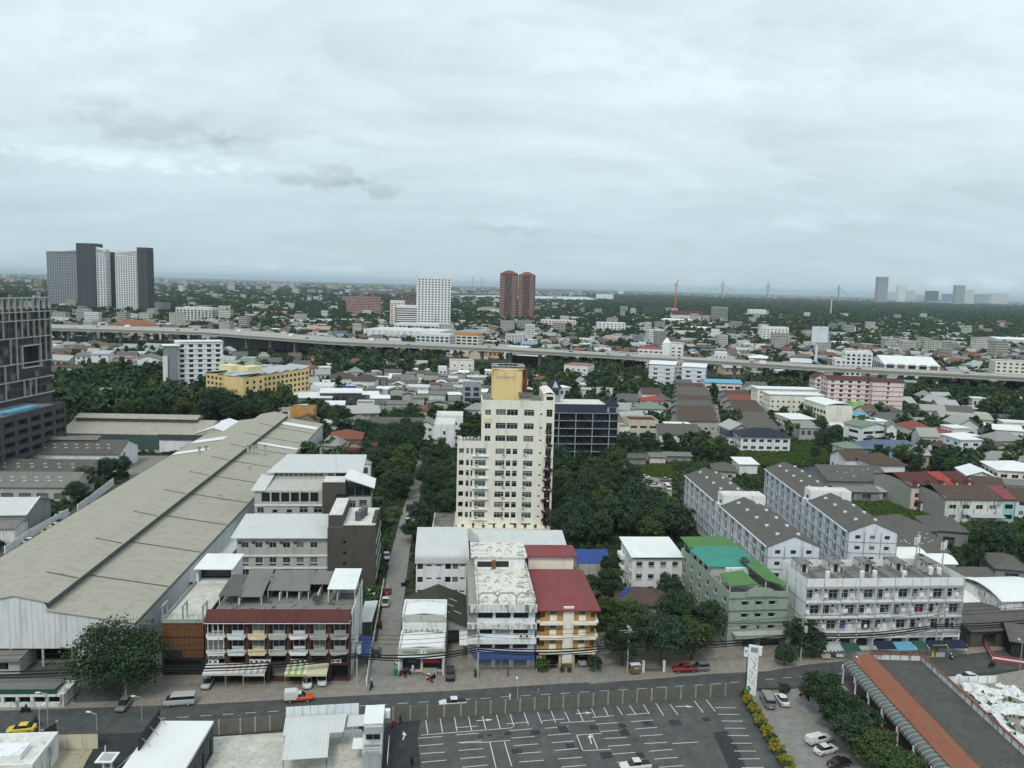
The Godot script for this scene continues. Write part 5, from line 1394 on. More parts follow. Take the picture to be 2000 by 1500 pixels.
	walls(n,"wall",Vector3.ZERO,11,8.5,0,3.6,"white_old"); parapet(n,11,8.5,3.6,0.5,0.25,"white","deck_white")
	box(n,"roof_hatch",V(1.2,4.1,1.0),V(4.0,0.9,3.4),"white")
	# hedge of yellow-leaved shrubs along the car park edge is planted in build_trees
	# white heap of plastic on the vacant lot
	var hp:=flat([85.13,-147.46,88.65,-148.27,92.75,-148.71,95.02,-146.06,98.01,-139.68,100.65,-130.58,94.59,-118.72,82.51,-118.14,83.21,-129.67,84.61,-137.71,84.9,-143.18])
	debris(hp)
	# low white fence panels by the lot
	var fn:=thing("fence","white sheet fence panels at the edge of the debris lot","fence",V(87.76,0,-148.42),0.1)
	for i in 6: box(fn,"panel",V(-5.2+1.9*i,0.8,0),V(1.8,1.5,0.06),"white"); 
	for i in 7: box(fn,"post",V(-6.15+1.9*i,0.85,0.06),V(0.1,1.7,0.08),"metal")
	# red and white walled corner house at the far junction
	fp=[104.97,-163.73,-0.3142,10.37,14]
	n=building("corner_house","low house with red and white boundary wall at the far junction","house",fp)
	walls(n,"wall",V(2,0,-2),fp[3] - 4,fp[4] - 4,0,3.4,"charcoal"); gable(n,"roof",V(2,3.4,-2),fp[3] - 4,fp[4] - 4,1.6,"roof_dark",0.6,true,"charcoal")
	for q in [["red_wall",0.0,0.6],["white",0.6,0.35],["red_wall",0.95,0.3]]:
		box(n,"garden_wall",V(0,q[1]+q[2]/2,fp[4]/2),V(fp[3],q[2],0.24),q[0]); box(n,"garden_wall",V(-fp[3]/2,q[1]+q[2]/2,0),V(0.24,q[2],fp[4]),q[0])

func debris(poly: PackedVector2Array) -> void:
	var ns:=FastNoiseLite.new(); ns.seed=8; ns.frequency=0.22; ns.fractal_octaves=4
	var lo:=poly[0]; var hi:=poly[0]
	for p in poly: lo=Vector2(minf(lo.x,p.x),minf(lo.y,p.y)); hi=Vector2(maxf(hi.x,p.x),maxf(hi.y,p.y))
	var s:=tool()
	var st:=0.45
	var ht:=func(x: float,z: float) -> float:
		return (ns.get_noise_2d(x,z)+0.26)*1.2+0.25*ns.get_noise_2d(x*6,z*6)
	var x:=lo.x
	while x<hi.x:
		var z:=lo.y
		while z<hi.y:
			if Geometry2D.is_point_in_polygon(Vector2(x,z),poly):
				var h00: float=ht.call(x,z); var h10: float=ht.call(x+st,z); var h11: float=ht.call(x+st,z+st); var h01: float=ht.call(x,z+st)
				if maxf(maxf(h00,h10),maxf(h11,h01))>0.0:
					quad(s,V(x,h01,z+st),V(x+st,h11,z+st),V(x+st,h10,z),V(x,h00,z))
			z += st
		x += st
	var o:=put(self,"plastic_heap",s.commit(),MATS.plastic_debris)
	tag(o,"heap of white plastic waste spread over the vacant lot","rubble","","stuff")

# ------------------------------------------------------------------ factory halls on the left
func build_warehouses() -> void:
	var yaw:=deg_to_rad(4.05)
	var L:=219.0
	var fw:=V(sin(yaw),0,cos(yaw)); var rt:=V(cos(yaw),0,-sin(yaw))
	var front:=V(-89.4,0,-144.7)
	var mid:=front - fw*L/2
	var n:=building("factory_hall","very long factory hall with tan ribbed roof, raised ridge and white end wall","factory",[mid.x,mid.z,yaw,42.0,L])
	var e:=8.5; var b:=10.9; var m0:=12.5; var pk:=13.7
	var z0:=L/2; var z1:=-L/2
	for sx in [-1,1]:
		var s:=tool()
		var pts:=[V(sx*21.3,e,z0+0.3),V(sx*5.6,b,z0+0.3),V(sx*5.6,b,z1),V(sx*21.3,e,z1)]
		if sx>0: pts=[pts[1],pts[0],pts[3],pts[2]]
		# uv: across the slope the ribs run down,so lay it from the eave
		if sx>0: slab(s,[pts[1],pts[2],pts[3],pts[0]],0.14)
		else: slab(s,[pts[3],pts[0],pts[1],pts[2]],0.14)
		put(n,"roof",s.commit(),MATS.roof_tan)
		var mtool:=tool()
		if sx>0: slab(mtool,[V(6.1,m0 - 0.1,z0+0.3),V(6.1,m0 - 0.1,z1),V(0,pk,z1),V(0,pk,z0+0.3)],0.14)
		else: slab(mtool,[V(-6.1,m0 - 0.1,z1),V(-6.1,m0 - 0.1,z0+0.3),V(0,pk,z0+0.3),V(0,pk,z1)],0.14)
		put(n,"monitor_roof",mtool.commit(),MATS.roof_tan)
		box(n,"monitor_side",V(sx*5.65,(b+m0)/2 - 0.1,0),V(0.12,m0 - b,L),"gutter")
		box(n,"side_wall",V(sx*20.95,e/2 - 0.1,0),V(0.2,e - 0.2,L - 0.5),"steel_white")
		box(n,"gutter",V(sx*21.4,e - 0.15,0),V(0.4,0.3,L),"gutter")
	# front end wall in upright sheets
	var bot:=3.5
	for i in 42:
		var xa:=-21.0+i; var xb:=xa+0.97
		var top:=func(x: float) -> float:
			var a:=absf(x)
			return pk - 1.2*a/5.6 if a<5.6 else b - 2.4*(a - 5.6)/15.4
		var s:=tool()
		var za:=z0+0.02*(i % 2)
		quad(s,V(xa,bot,za),V(xb,bot,za),V(xb,top.call(xb - 0.001),za),V(xa,top.call(xa+0.001),za))
		quad(s,V(xb,bot,za - 0.12),V(xa,bot,za - 0.12),V(xa,top.call(xa+0.001),za - 0.12),V(xb,top.call(xb - 0.001),za - 0.12))
		put(n,"wall_sheet",s.commit(),MATS.steel_white)
	for x in [-20.5,-12,-5.5,-1.0,4.6,9.8,15.0,20.5]: box(n,"column",V(x,1.75,z0 - 0.2),V(0.35,3.5,0.35),"light_grey")
	box(n,"door_wall",V(12.6,1.75,z0 - 0.4),V(5.0,3.5,0.15),"steel_white")
	box(n,"back_wall",V(0,4.0,z0 - 24),V(41,8,0.2),"light_grey")
	for i in 9: box(n,"roof_seam",V(13.4,9.83,z0 - 18 - 22.0*i),V(15.9,0.07,0.25),"gutter").rotation.z=-atan2(2.4,15.7)
	for i in 9: box(n,"roof_seam",V(3.0,13.2,z0 - 12 - 22.0*i),V(6.0,0.07,0.2),"gutter").rotation.z=-atan2(1.2,6.0)
	for q in [[13.4,0.045,6.0,1],[13.4,0.25,3.0,1],[-13.4,0.20,7.0,-1],[-13.4,0.30,5.0,-1]]:
		var sk:=box(n,"skylight_strip",V(q[0],9.9,z1+L*q[1]+4),V(15.0,0.06,q[2]),"roof_white"); sk.rotation.z=-q[3]*atan2(2.4,15.7)
	for q in [[7.2,0.352,2.8],[8.6,0.352,2.6],[9.8,0.35,2.4],[12.6,0.345,2.6],[-6.8,0.36,2.6],[-8.8,0.365,2.5]]:
		var z: float=z1+L*q[1]
		rod(n,"vent_stack",V(q[0],10.0,z),V(q[0],10.6+q[2],z),0.9,"light_grey"); rod(n,"stack_cap",V(q[0],10.6+q[2],z),V(q[0],11.0+q[2],z),1.3,"mid_grey")
	for q in [[13.8,0.62],[12.8,0.45]]:
		var z: float=z1+L*q[1]
		rod(n,"goose_vent",V(q[0],9.6,z),V(q[0],11.2,z),0.7,"light_grey"); rod(n,"goose_vent",V(q[0],11.1,z),V(q[0] - 0.9,11.3,z+0.2),0.7,"light_grey")
	# other halls behind
	var T:=[
		["tan-roofed hall with raised ridge and teal glazed front",[-154.98,-347.62,0.0611,57.6,30],7.6,"roof_tan",3.6,"light_grey"],
		["old grey gabled hall with small ridge monitor and white end wall",[-161.71,-306.4,0.0873,34.78,19],6.6,"roof_dark",3.4,"white"],
		["low dark hall roof between the grey hall and the lane",[-163.32,-280.3,0.0873,40.47,19],5.4,"roof_dark",2.6,"light_grey"],
		["weathered grey hall with rows of small skylights",[-155.05,-261.59,0.0873,33.59,17],5.2,"roof_grey",2.8,"light_grey"],
		["pale-roofed grey workshop with white verge beside the lane",[-140.7,-228.35,0.1396,14,17],6.0,"roof_pale",2.6,"mid_grey"],
		["small grey lean-to store in front of the grey workshop",[-137.47,-217.35,0.1396,11.08,8],4.2,"roof_grey",0.8,"white_old"],
	]
	for i in T.size():
		var q: Array=T[i]
		var h:=building("factory_hall",q[0],"factory",q[1])
		var w: float=q[1][3]; var d: float=q[1][4]
		var op:={}
		if i in [2,3]: op={"f": grid(-w/2+1,w/2 - 1,int(w/5.0),1.2,4,1,3.6,2.0,"plain",0.3,"glass_curtain")}
		if i==1: op={"r": [[-4,1.5,3,2.6,"plain",0.3,"glass_dark"],[-4,4.6,2,1.6,"plain",0.3,"glass_dark"]]}
		walls(h,"wall",Vector3.ZERO,w,d,0,q[2],q[5],op)
		gable(h,"roof",V(0,q[2],0),w,d,q[4],q[3],0.5,true,q[5])
		if i==0:
			gable(h,"monitor_roof",V(-w*0.05,q[2]+q[4]+0.9,-1.0),w*0.86,9.0,1.1,"roof_tan",0.4,true,"light_grey")
			box(h,"monitor_wall",V(-w*0.05,q[2]+q[4]+0.1,-1.0),V(w*0.86,1.9,8.6),"gutter")
			for k in 22: box(h,"glazed_panel",V(-w*0.22+w*0.42*(k+0.5)/22,4.2,d/2+0.07),V(w*0.42/22 - 0.08,5.6,0.14),"teal_sheet")
			box(h,"white_roof_patch",V(w*0.36,q[2]+1.7,d/4+0.3),V(w*0.25,0.1,13.0),"roof_white").rotation.x=atan2(q[4],d/2)
			box(h,"fascia",V(w*0.36,7.0,d/2+2.2),V(w*0.34,2.2,0.4),"slate"); box(h,"fascia_wall",V(w*0.36,3.4,d/2+1.0),V(w*0.33,5.0,2.0),"white")
			box(h,"entrance",V(w*0.40,1.4,d/2+2.1),V(6.0,2.8,0.3),"charcoal")
		if i==1:
			gable(h,"monitor_roof",V(-2,q[2]+q[4]+0.3,0),w*0.5,3.2,0.7,"roof_grey",0.3,true,"mid_grey"); box(h,"monitor_wall",V(-2,q[2]+q[4] - 0.3,0),V(w*0.5,1.4,3.0),"gutter")
		if i in [1,2,3]:
			for k in 16:
				var v:=box(h,"skylight",V(-w*0.44+w*0.88*(k % 8+0.3*(k/8))/8.0,q[2]+q[4]*(0.62 if k<8 else 0.38)+0.22,d/2*(0.38 if k<8 else 0.62)),V(1.0,0.05,0.6),"light_grey"); v.rotation.x=atan2(q[4],d/2)
		if i==4: box(h,"verge",V(w/2+0.5,q[2]+1.35,d/4),V(0.3,0.3,d/2+1.0),"white").rotation.x=atan2(q[4],d/2)
	var ws:=building("white_hall","bright white double-pitched hall roof behind the long factory hall","factory",[-116.85,-347.69,0.0698,21.8,26])
	gable(ws,"roof",V(-6,8.0,0),16,24,2.6,"roof_white",0.3,false,"light_grey"); gable(ws,"roof",V(8,8.0,0),12,24,2.0,"roof_white",0.3,false,"light_grey")
	walls(ws,"wall",Vector3.ZERO,28,23,0,8.0,"white")
	fence("boundary_wall","white wall along the factory lane in two lengths",[V(-130.35,0,-244.12),V(-136.01,0,-278.46)],2.6,4.0,"white","white")
	fence("boundary_wall","white wall with a red poster beside the parked lane cars",[V(-128.17,0,-204.51),V(-130.32,0,-219.47),V(-131.29,0,-240.66)],2.4,4.0,"white","white")
	# gatehouse and green-fronted low building by the road
	var gp:=building("gate_shed","small grey-roofed gate shed at the corner of the factory end wall","shed",[-90.42,-144.71,0.0698,5.46,7])
	walls(gp,"wall",Vector3.ZERO,6,6,0,2.8,"light_grey",{"f": [[-1,0.8,3,1.3,"dark",0.3]]}); shed(gp,"roof",[V(-3.8,2.8,3.8),V(3.2,2.8,3.8),V(3.2,3.5,-3.2),V(-3.8,3.5,-3.2)],"roof_grey")
	var kp: Array=[-81.04,-132.92,0.0698,15.04,5]
	var ks:=building("kiosk_row","low kiosk row with dark green fascia beside the forecourt","kiosks",kp)
	walls(ks,"wall",Vector3.ZERO,kp[3],kp[4],0,2.2,"white_old",{"f": grid(-kp[3]/2+0.4,kp[3]/2 - 0.4,6,0.7,3,1,1.9,1.1,"void",0.5)})
	box(ks,"fascia",V(-0.6,2.5,kp[4]/2+0.3),V(kp[3] - 1.2,1.0,0.2),"tarp_green"); shed(ks,"roof",[V(-kp[3]/2,3.05,kp[4]/2+0.2),V(kp[3]/2 - 1.5,3.05,kp[4]/2+0.2),V(kp[3]/2 - 1.5,2.7,-kp[4]/2),V(-kp[3]/2,2.7,-kp[4]/2)],"roof_grey")

# ------------------------------------------------------------------ the elevated expressway
func build_expressway() -> void:
	var near:=[V(-647.58,13.5,-835.36),V(-475.71,13.5,-848.02),V(-395.97,13.5,-850.4),V(-314.76,13.5,-844.32),V(-171.52,13.5,-767.11),V(-93.99,13.5,-751.53),V(-19.07,13.5,-736.73),V(85.77,13.5,-697.04),V(165.72,13.5,-670.23),V(236.62,13.5,-636.64),V(306.65,13.5,-618.21),V(372.79,13.5,-600.8),V(468.19,13.5,-579.99)]
	var n:=Node3D.new(); n.name="expressway"; add_child(n); tag(n,"long grey elevated expressway on concrete piers crossing the whole city","bridge")
	var widths:=[62.0,62.0,62.0,60.0,48.0,36.0,30.0,27.0,27.0,27.0,27.0,27.0,27.0]
	var s:=tool(); var p1:=tool(); var p2:=tool()
	var back:=[]
	edge=near
	for i in near.size():
		var d: Vector3=(near[mini(i+1,near.size() - 1)] - near[maxi(i - 1,0)]).normalized()
		var nn:=V(d.z,0,-d.x)
		if nn.z>0: nn=-nn
		back.append(near[i]+nn*widths[i])
	for i in near.size() - 1:
		var a: Vector3=near[i]; var b: Vector3=near[i+1]; var c: Vector3=back[i+1]; var dd: Vector3=back[i]
		var up:=V(0,1.5,0)
		slab(s,[a+up,b+up,c+up,dd+up],1.9)
		var u2:=V(0,2.6,0)
		var inn:=(dd - a).normalized()*0.35
		slab(p1,[a+u2,b+u2,b+u2+inn,a+u2+inn],1.9); slab(p2,[dd+u2 - inn,c+u2 - inn,c+u2,dd+u2],1.4)
		var L:=a.distance_to(b); var k:=int(ceil(L/34.0))
		for j in k:
			var t:=(j+0.5)/k
			for q in ([0.2,0.75] if widths[i]>40 else [0.45]):
				var f: Vector3=a.lerp(b,t).lerp(dd.lerp(c,t),q)
				var pr:=box(n,"pier",V(f.x,6.4,f.z),V(3.0,12.8,2.4),"pole_concrete")
				var hd:=box(n,"pier_head",V(f.x,12.7,f.z),V(9.0 if widths[i]<40 else 15.0,1.4,3.0),"pole_concrete")
				var dirv:=(b - a).normalized()
				hd.rotation.y=atan2(dirv.x,dirv.z); pr.rotation.y=hd.rotation.y
		if widths[i]>30:
			slab(p2,[a.lerp(dd,0.52)+u2 - V(0,0.3,0),b.lerp(c,0.52)+u2 - V(0,0.3,0),b.lerp(c,0.53)+u2 - V(0,0.3,0),a.lerp(dd,0.53)+u2 - V(0,0.3,0)],0.9)
		# lamp posts
		for j in int(L/45.0):
			var f: Vector3=a.lerp(b,(j+0.5)/int(L/45.0)).lerp(dd.lerp(c,(j+0.5)/int(L/45.0)),0.98)
			rod(n,"lamp_post",f+V(0,2.0,0),f+V(0,11.0,0),0.22,"metal"); beam(n,"lamp_arm",f+V(-1.5,11.0,0),f+V(1.5,11.0,0),0.2,"metal")
	put(n,"deck",s.commit(),MATS.pole_concrete)
	put(n,"parapet",p1.commit(),MATS.old_concrete); put(n,"parapet",p2.commit(),MATS.light_grey)
	# traffic on it
	var r:=RandomNumberGenerator.new(); r.seed=12
	for i in near.size() - 1:
		var a: Vector3=near[i]; var b: Vector3=near[i+1]; var c: Vector3=back[i+1]; var dd: Vector3=back[i]
		for j in int(a.distance_to(b)/26.0):
			var t:=r.randf(); var q:=r.randf_range(0.15,0.85)
			var f:=a.lerp(b,t).lerp(dd.lerp(c,t),q)+V(0,1.52,0)
			var dv:=(b - a).normalized()*(1.0 if q>0.5 else -1.0)
			far_traffic.append([f,atan2(-dv.z,dv.x),r.randi() % 7])

var far_traffic: Array=[]
var edge: Array=[]
func before_edge(x: float,z: float) -> float:   # metres in front of the expressway's near edge
	for i in edge.size() - 1:
		if x >= edge[i].x and x <= edge[i+1].x: return z - lerpf(edge[i].z,edge[i+1].z,(x - edge[i].x)/(edge[i+1].x - edge[i].x))
	return 1000.0


# ------------------------------------------------------------------ the middle ground
func build_midground() -> void:
	cream_tower()
	dark_block()
	left_condominium()
	var W:="frame"
	var list:=[
		# left of the tower,from the street backwards
		["apartment_house","slim white flats with stained white roof behind the cream tower","apartments",[-27.59,-342.71,0.0524,8.37,16],14.0,{"wall": "white","roofmat": "deck_white","bay": 9.0,"ww": 1.0,"wh": 1.6,"sides": "f"}],
		["apartment_house","second white flat-roofed flats half hidden by roof garden","apartments",[-27.26,-364.69,0.0524,11.64,12],14.0,{"wall": "white","roofmat": "deck_white","bay": 6.0,"sides": "fr"}],
		["house","two-storey house with rust red hipped roof beside the factory hall","house",[-69.72,-347.12,0.1047,12.81,15],6.6,{"wall": "light_grey","roof": "hip","roofmat": "roof_rust","rise": 2.6}],
		["house","flat-roofed brown brick house with red tile band","house",[-57.73,-324.43,0.0698,13.48,12],6.4,{"wall": "brick_dark","roofmat": "deck_grey","trim": "roof_rust","rise": 1.2,"sides": "f","style": "dark"}],
		["townhouse_row","long dark fibre-cement roof of a terrace beside the side street","town houses",[-53.57,-384.85,0.0524,24.98,13],6.6,{"wall": "light_grey","roof": "gx","roofmat": "roof_dark","rise": 2.4}],
		["house","white house ending the terrace with grey roof, on the side street corner","house",[-39.31,-384.28,0.0524,7.07,13],7.0,{"wall": "white","roof": "gz","roofmat": "roof_green_grey","rise": 1.8}],
		["shed","grey saddle-roofed workshop next to the terrace","shed",[-73.15,-390.91,0.0524,12.88,14],5.4,{"wall": "light_grey","roof": "gz","roofmat": "roof_grey","rise": 2.0,"sides": "f"}],
		["house","bright orange flat-topped house at the end of the factory hall","house",[-102.85,-405.43,0.0698,11.35,10],9.0,{"wall": "orange_wall","roofmat": "deck_grey","bay": 5.0,"sides": "fr"}],
		["house","small house with brown and white striped gable by the factory end","house",[-97.96,-393.05,0.0698,10.31,9],5.5,{"wall": "white","roof": "gz","roofmat": "roof_brown","rise": 2.2}],
		["market_hall","long white flat-roofed market hall stepped beside the yellow flats","market",[-114.68,-474.03,0.2094,21.28,26],6.0,{"wall": "mid_grey","roof": "slab","roofmat": "roof_white","style": "dark","depth": 0.6,"sides": "f","wh": 2.4}],
		["market_hall","second white roof of the market, raised on a dark gallery","market",[-99.81,-481.15,0.1745,23.33,20],8.0,{"wall": "slate","roof": "slab","roofmat": "roof_white","style": "dark","sides": "f"}],
		["market_hall","white roof slab with roof light in front of the market hall","market",[-100.28,-450.55,0.1745,16.76,16],5.0,{"wall": "slate","roof": "slab","roofmat": "roof_white","style": "dark","sides": "f"}],
		["building","low white building with deep bays beside the yellow flats","building",[-115.8,-503.95,0.1396,13.25,20],8.0,{"wall": "white","roofmat": "deck_white","bay": 4.0,"ww": 2.6,"wh": 2.4,"depth": 0.8,"style": "dark"}],
		["house","white workshop with dark shutters behind the market roofs","shop",[-79.65,-448.58,0.1396,8.97,14],6.0,{"wall": "white","roofmat": "deck_grey","bay": 4.0,"wh": 2.2,"ww": 2.6,"depth": 0.6}],
		["villa","white villa with large dark brown hipped roof among trees","house",[-99.97,-560.76,0.0000,15.12,18],6.0,{"wall": "white","roof": "hip","roofmat": "roof_brown","rise": 3.2}],
		["villa","dark-roofed villa half hidden behind the brown hipped villa","house",[-118.14,-572.03,0.1745,15.45,18],6.0,{"wall": "white","roof": "hip","roofmat": "roof_brown","rise": 3.4}],
		["house","blue-roofed white house below the expressway trees","house",[-128.57,-697.31,0.1745,11.82,12],7.0,{"wall": "white","roof": "gz","roofmat": "roof_slate_blue","rise": 2.6,"join": true}],
		["house","grey green-roofed house behind the yellow flats","house",[-209.86,-650.4,0.2443,13.71,16],7.5,{"wall": "white_blue","roof": "hip","roofmat": "roof_green_grey","rise": 2.6,"join": true}],
		["house","cream concrete house with open roof above the trees near the expressway","house",[-41.03,-663.04,0.1396,18.73,16],11.0,{"wall": "cream","roofmat": "deck_grey","join": true,"bay": 6}],
		["house","small white two-storey house beside the cream concrete one","house",[-53.83,-634.88,0.1396,6.25,10],8.0,{"wall": "white","roofmat": "deck_white","join": true}],
		["building","blue-grey half-built frame block between market sheds and cream tower","building",[-23.84,-491.12,0.0524,10.84,14],13.0,{"wall": "cool_grey","roofmat": "deck_grey","bay": 4.5,"ww": 3.2,"wh": 2.2,"style": "dark","glass": "glass_blue"}],
		["building","white flats with arched steel canopy under the expressway","building",[16.32,-762.84,-0.2443,29.67,22],8.0,{"wall": "slate","roofmat": "deck_white","join": true}],
		["office_building","white office with orange roof edge below the expressway","building",[53.08,-655.63,-0.3840,19.33,18],11.0,{"wall": "white","roofmat": "deck_grey","trim": "orange_wall","join": true,"bay": 5}],
		["apartment_house","white terraced flats beside the dark condominium tower","apartments",[-312.03,-604.51,0.2094,11.26,16],13.0,{"wall": "white","roof": "shed","roofmat": "roof_grey","join": true,"depth": 0.7}],
		["apartment_house","white stepped flats with curved balconies above the wood","apartments",[-292.39,-588.32,0.2094,10.99,16],16.0,{"wall": "white","roof": "shed","roofmat": "roof_silver","join": true,"bay": 8}],
		["building","cream building with dusky red roof deck by the white flats","building",[-286.54,-605.18,0.1745,16.3,18],12.0,{"wall": "cream","roof": "slab","roofmat": "pink_brown","bay": 9,"ww": 6,"wh": 1.5,"join": true,"style": "dark"}],
		["building","long white low block in front of the terraced flats","building",[-302.38,-559.91,0.1745,15.94,14],9.0,{"wall": "white","roof": "gx","roofmat": "roof_brown","rise": 1.2,"bay": 4,"ww": 2.6,"join": true}],
		["shed","white gabled hall behind the grey-white flats","shed",[-282.67,-641.64,0.3142,19.1,22],8.0,{"wall": "white","roof": "gz","roofmat": "roof_grey","rise": 3.0,"join": true,"sides": ""}],
		["house","pale blue sheet roof between the hall and grey-white flats","house",[-249.47,-582.82,0.2094,10.03,18],6.0,{"wall": "light_grey","roof": "gx","roofmat": "roof_slate_blue","rise": 2.0,"join": true}],
		["house","white house with pale green roof standing in the wood","house",[-220.93,-450.29,-0.1745,8.03,12],7.5,{"wall": "white","roof": "gx","roofmat": "roof_green_grey","rise": 2.6,"join": true}],
		["house","blue-grey roofed pavilion sunk in the wood before the yellow flats","house",[-152.47,-443.33,0.2094,10.68,12],3.6,{"wall": "light_grey","roof": "hip","roofmat": "roof_slate_blue","rise": 2.4,"join": true}],
		["house","small red-roofed house at the edge of the wood behind the factory","house",[-229.93,-529.17,0.1396,8.7,10],4.5,{"wall": "white","roof": "hip","roofmat": "roof_rust","rise": 2.2,"join": true}],
		# right side
		["apartment_house","white flats with overhanging pale roof, one of a linked pair","apartments",[111.05,-609.24,-0.2793,18.46,16],18.0,{"wall": "white_blue","roof": "shed","roofmat": "roof_white","bands": "white","bay": 9,"ww": 3,"join": true}],
		["apartment_house","white flats with overhanging pale roof, the pair's taller-looking twin by the blue roof","apartments",[131.54,-595.98,-0.2793,16.08,16],18.0,{"wall": "white_blue","roof": "shed","roofmat": "roof_white","bands": "white","bay": 9,"ww": 3,"join": true}],
		["building","recessed link block with round ornament between the paired flats","building",[131.68,-651.63,-0.2793,6.3,12],16.0,{"wall": "light_grey","join": true,"roofmat": "deck_grey"}],
		["school_building","pinkish white hall with blue roof edge behind the brown terraces","building",[142.75,-561.93,-0.0524,24.17,16],11.0,{"wall": "pink","roof": "gx","roofmat": "roof_cyan","rise": 1.6,"bay": 5,"ww": 3.4,"join": true}],
		["house","tall white house with brown tiled roof beyond the red-roofed one","house",[86.86,-517.57,0.0698,11.97,12],7.8,{"wall": "white","roof": "gx","roofmat": "roof_brown","rise": 2.8}],
		["house","house with bright red hipped roof among grey roofs","house",[85.35,-498.7,0.0698,12.49,11],5.6,{"wall": "white","roof": "hip","roofmat": "red_wall","rise": 2.2}],
		["house","white house with large grey hipped roof and balcony","house",[77.11,-457.05,0.0698,15.4,14],7.0,{"wall": "white","roof": "hip","roofmat": "roof_green_grey","rise": 3.2}],
		["house","dark-hipped house just behind the red-roofed house","house",[91.52,-501.35,0.0698,9.41,12],6.0,{"wall": "light_grey","roof": "hip","roofmat": "roof_dark","rise": 3.0}],
		["building","beige three-storey block with long louvred openings","building",[61.61,-390.25,0.0524,14.03,15],10.5,{"wall": "beige","roofmat": "roof_maroon","fh": 3.3,"bay": 4.2,"ww": 3.0,"wh": 1.1,"style": "dark"}],
		["house","lower cream wing beside the beige louvred block","house",[52.74,-387.87,0.0524,4.58,12],7.0,{"wall": "cream","roofmat": "deck_grey"}],
		["house","white gabled house with long dark roof beside the beige block","house",[77.6,-383.99,0.0349,18.57,14],6.2,{"wall": "white","roof": "gx","roofmat": "roof_dark","rise": 3.6}],
		["garden_house","small green-roofed outbuilding beside the side street end","house",[89.22,-390.73,0.0349,3.91,8],3.2,{"wall": "light_grey","roof": "shed","roofmat": "roof_teal","rise": 1.0,"sides": ""}],
		["villa","white house with wide navy blue tiled roof by the side street","house",[116.34,-380.17,0.0349,22.71,14],6.6,{"wall": "white","roof": "hip","roofmat": "roof_navy","rise": 3.0,"ww": 2.2}],
		["house","small navy-roofed annexe next to the wide navy roof","house",[104.15,-389.37,0.0349,5.85,9],4.6,{"wall": "white","roof": "hip","roofmat": "roof_navy","rise": 1.8}],
		["apartment_block","long cream flats with small square windows, front bar","apartments",[163.96,-478.95,0.0349,31.63,12],14.0,{"wall": "cream","roof": "slab","roofmat": "roof_white","bay": 3.2,"ww": 1.1,"wh": 1.0,"style": "dark","fh": 2.9,"glass": "glass_dark"}],
		["apartment_block","long cream flats with small square windows, rear bar","apartments",[164.89,-497.22,0.0349,37.15,12],15.0,{"wall": "cream","roof": "slab","roofmat": "roof_white","bay": 4.2,"ww": 1.0,"wh": 1.0,"style": "dark","fh": 2.9}],
		["apartment_block","cream end block with curved white roof and access galleries","apartments",[171.96,-446.64,0.1047,14.76,26],14.0,{"wall": "cream","roof": "vz","roofmat": "roof_white","rise": 1.2,"sides": "l","ww": 3.2,"wh": 2.0,"depth": 0.9,"style": "dark","bay": 3.6,"fh": 2.9}],
		["building","low cream hall with plain white roof before the long flats","building",[150.99,-435.85,0.1047,13.63,20],7.0,{"wall": "cream","roof": "slab","roofmat": "roof_white","sides": "lf","bay": 4,"style": "dark"}],
		["apartment_block","pink eight-storey flats with maroon bands and gabled roofline","apartments",[201.67,-497.01,-0.0698,25.82,14],22.0,{"wall": "pink","roof": "gx","roofmat": "roof_maroon","rise": 1.6,"bands": "pink_brown","fh": 2.75,"bay": 5.2,"ww": 2.0,"wh": 1.3,"style": "dark","join": true}],
		["apartment_block","plainer pink end wing of the maroon-banded flats","apartments",[221.86,-491.84,-0.0698,17.55,15],22.0,{"wall": "pink","roof": "gx","roofmat": "roof_maroon","rise": 1.2,"bands": "pink_brown","fh": 2.75,"bay": 14,"ww": 1.3,"wh": 1.6,"style": "dark","join": true}],
		["apartment_block","pink stair wing with small gable at the end of the banded flats","apartments",[194.95,-523.35,-0.0698,8.79,12],20.0,{"wall": "pink","roof": "gz","roofmat": "roof_maroon","rise": 2.4,"bands": "pink_brown","fh": 2.75,"bay": 4.5,"join": true}],
		["building","lime green block squeezed behind the curved white roof","building",[203.48,-487.5,0.0698,6.84,10],9.0,{"wall": "lime","roofmat": "deck_white","bay": 5,"ww": 1.2}],
		["house","white house with light blue sheet roof under the pink flats","house",[194.84,-461.31,0.0524,9.06,9],5.2,{"wall": "white_blue","roof": "shed","roofmat": "roof_cyan","rise": 1.0}],
		["house","beige gabled house in front of the pink flats","house",[222.25,-483.71,0.0698,11.12,12],5.6,{"wall": "beige","roof": "hip","roofmat": "roof_dark","rise": 2.4}],
		["house","white four-storey corner house with wraparound balconies","house",[180.51,-389.18,-0.3491,4.37,12],11.0,{"wall": "white","roof": "gz","roofmat": "roof_green_grey","rise": 2.2,"bay": 7}],
		["apartment_house","white galleried wing joined to the wraparound corner house","apartments",[169.05,-390.77,0.3840,14.57,12],11.0,{"wall": "white","roof": "gz","roofmat": "roof_green_grey","rise": 1.6,"bay": 8,"ww": 6.4,"wh": 1.5,"depth": 1.0,"style": "dark"}],
		["house","bright blue house with long slate blue roof and blue roof lantern","house",[170.16,-366.7,0.0349,28.47,14],5.0,{"wall": "sky_blue","roof": "hip","roofmat": "roof_slate_blue","rise": 3.0,"bay": 4}],
		["villa","tan house with broad rust brown hipped roof","house",[206.58,-419.84,0.0698,11.81,14],6.0,{"wall": "cream","roof": "hip","roofmat": "roof_rust","rise": 3.0}],
		["villa","cream house with rust brown gable, lower of two brown roofs","house",[213.99,-410.79,-0.1047,10.62,12],5.0,{"wall": "yellow_pale","roof": "hip","roofmat": "roof_rust","rise": 2.6}],
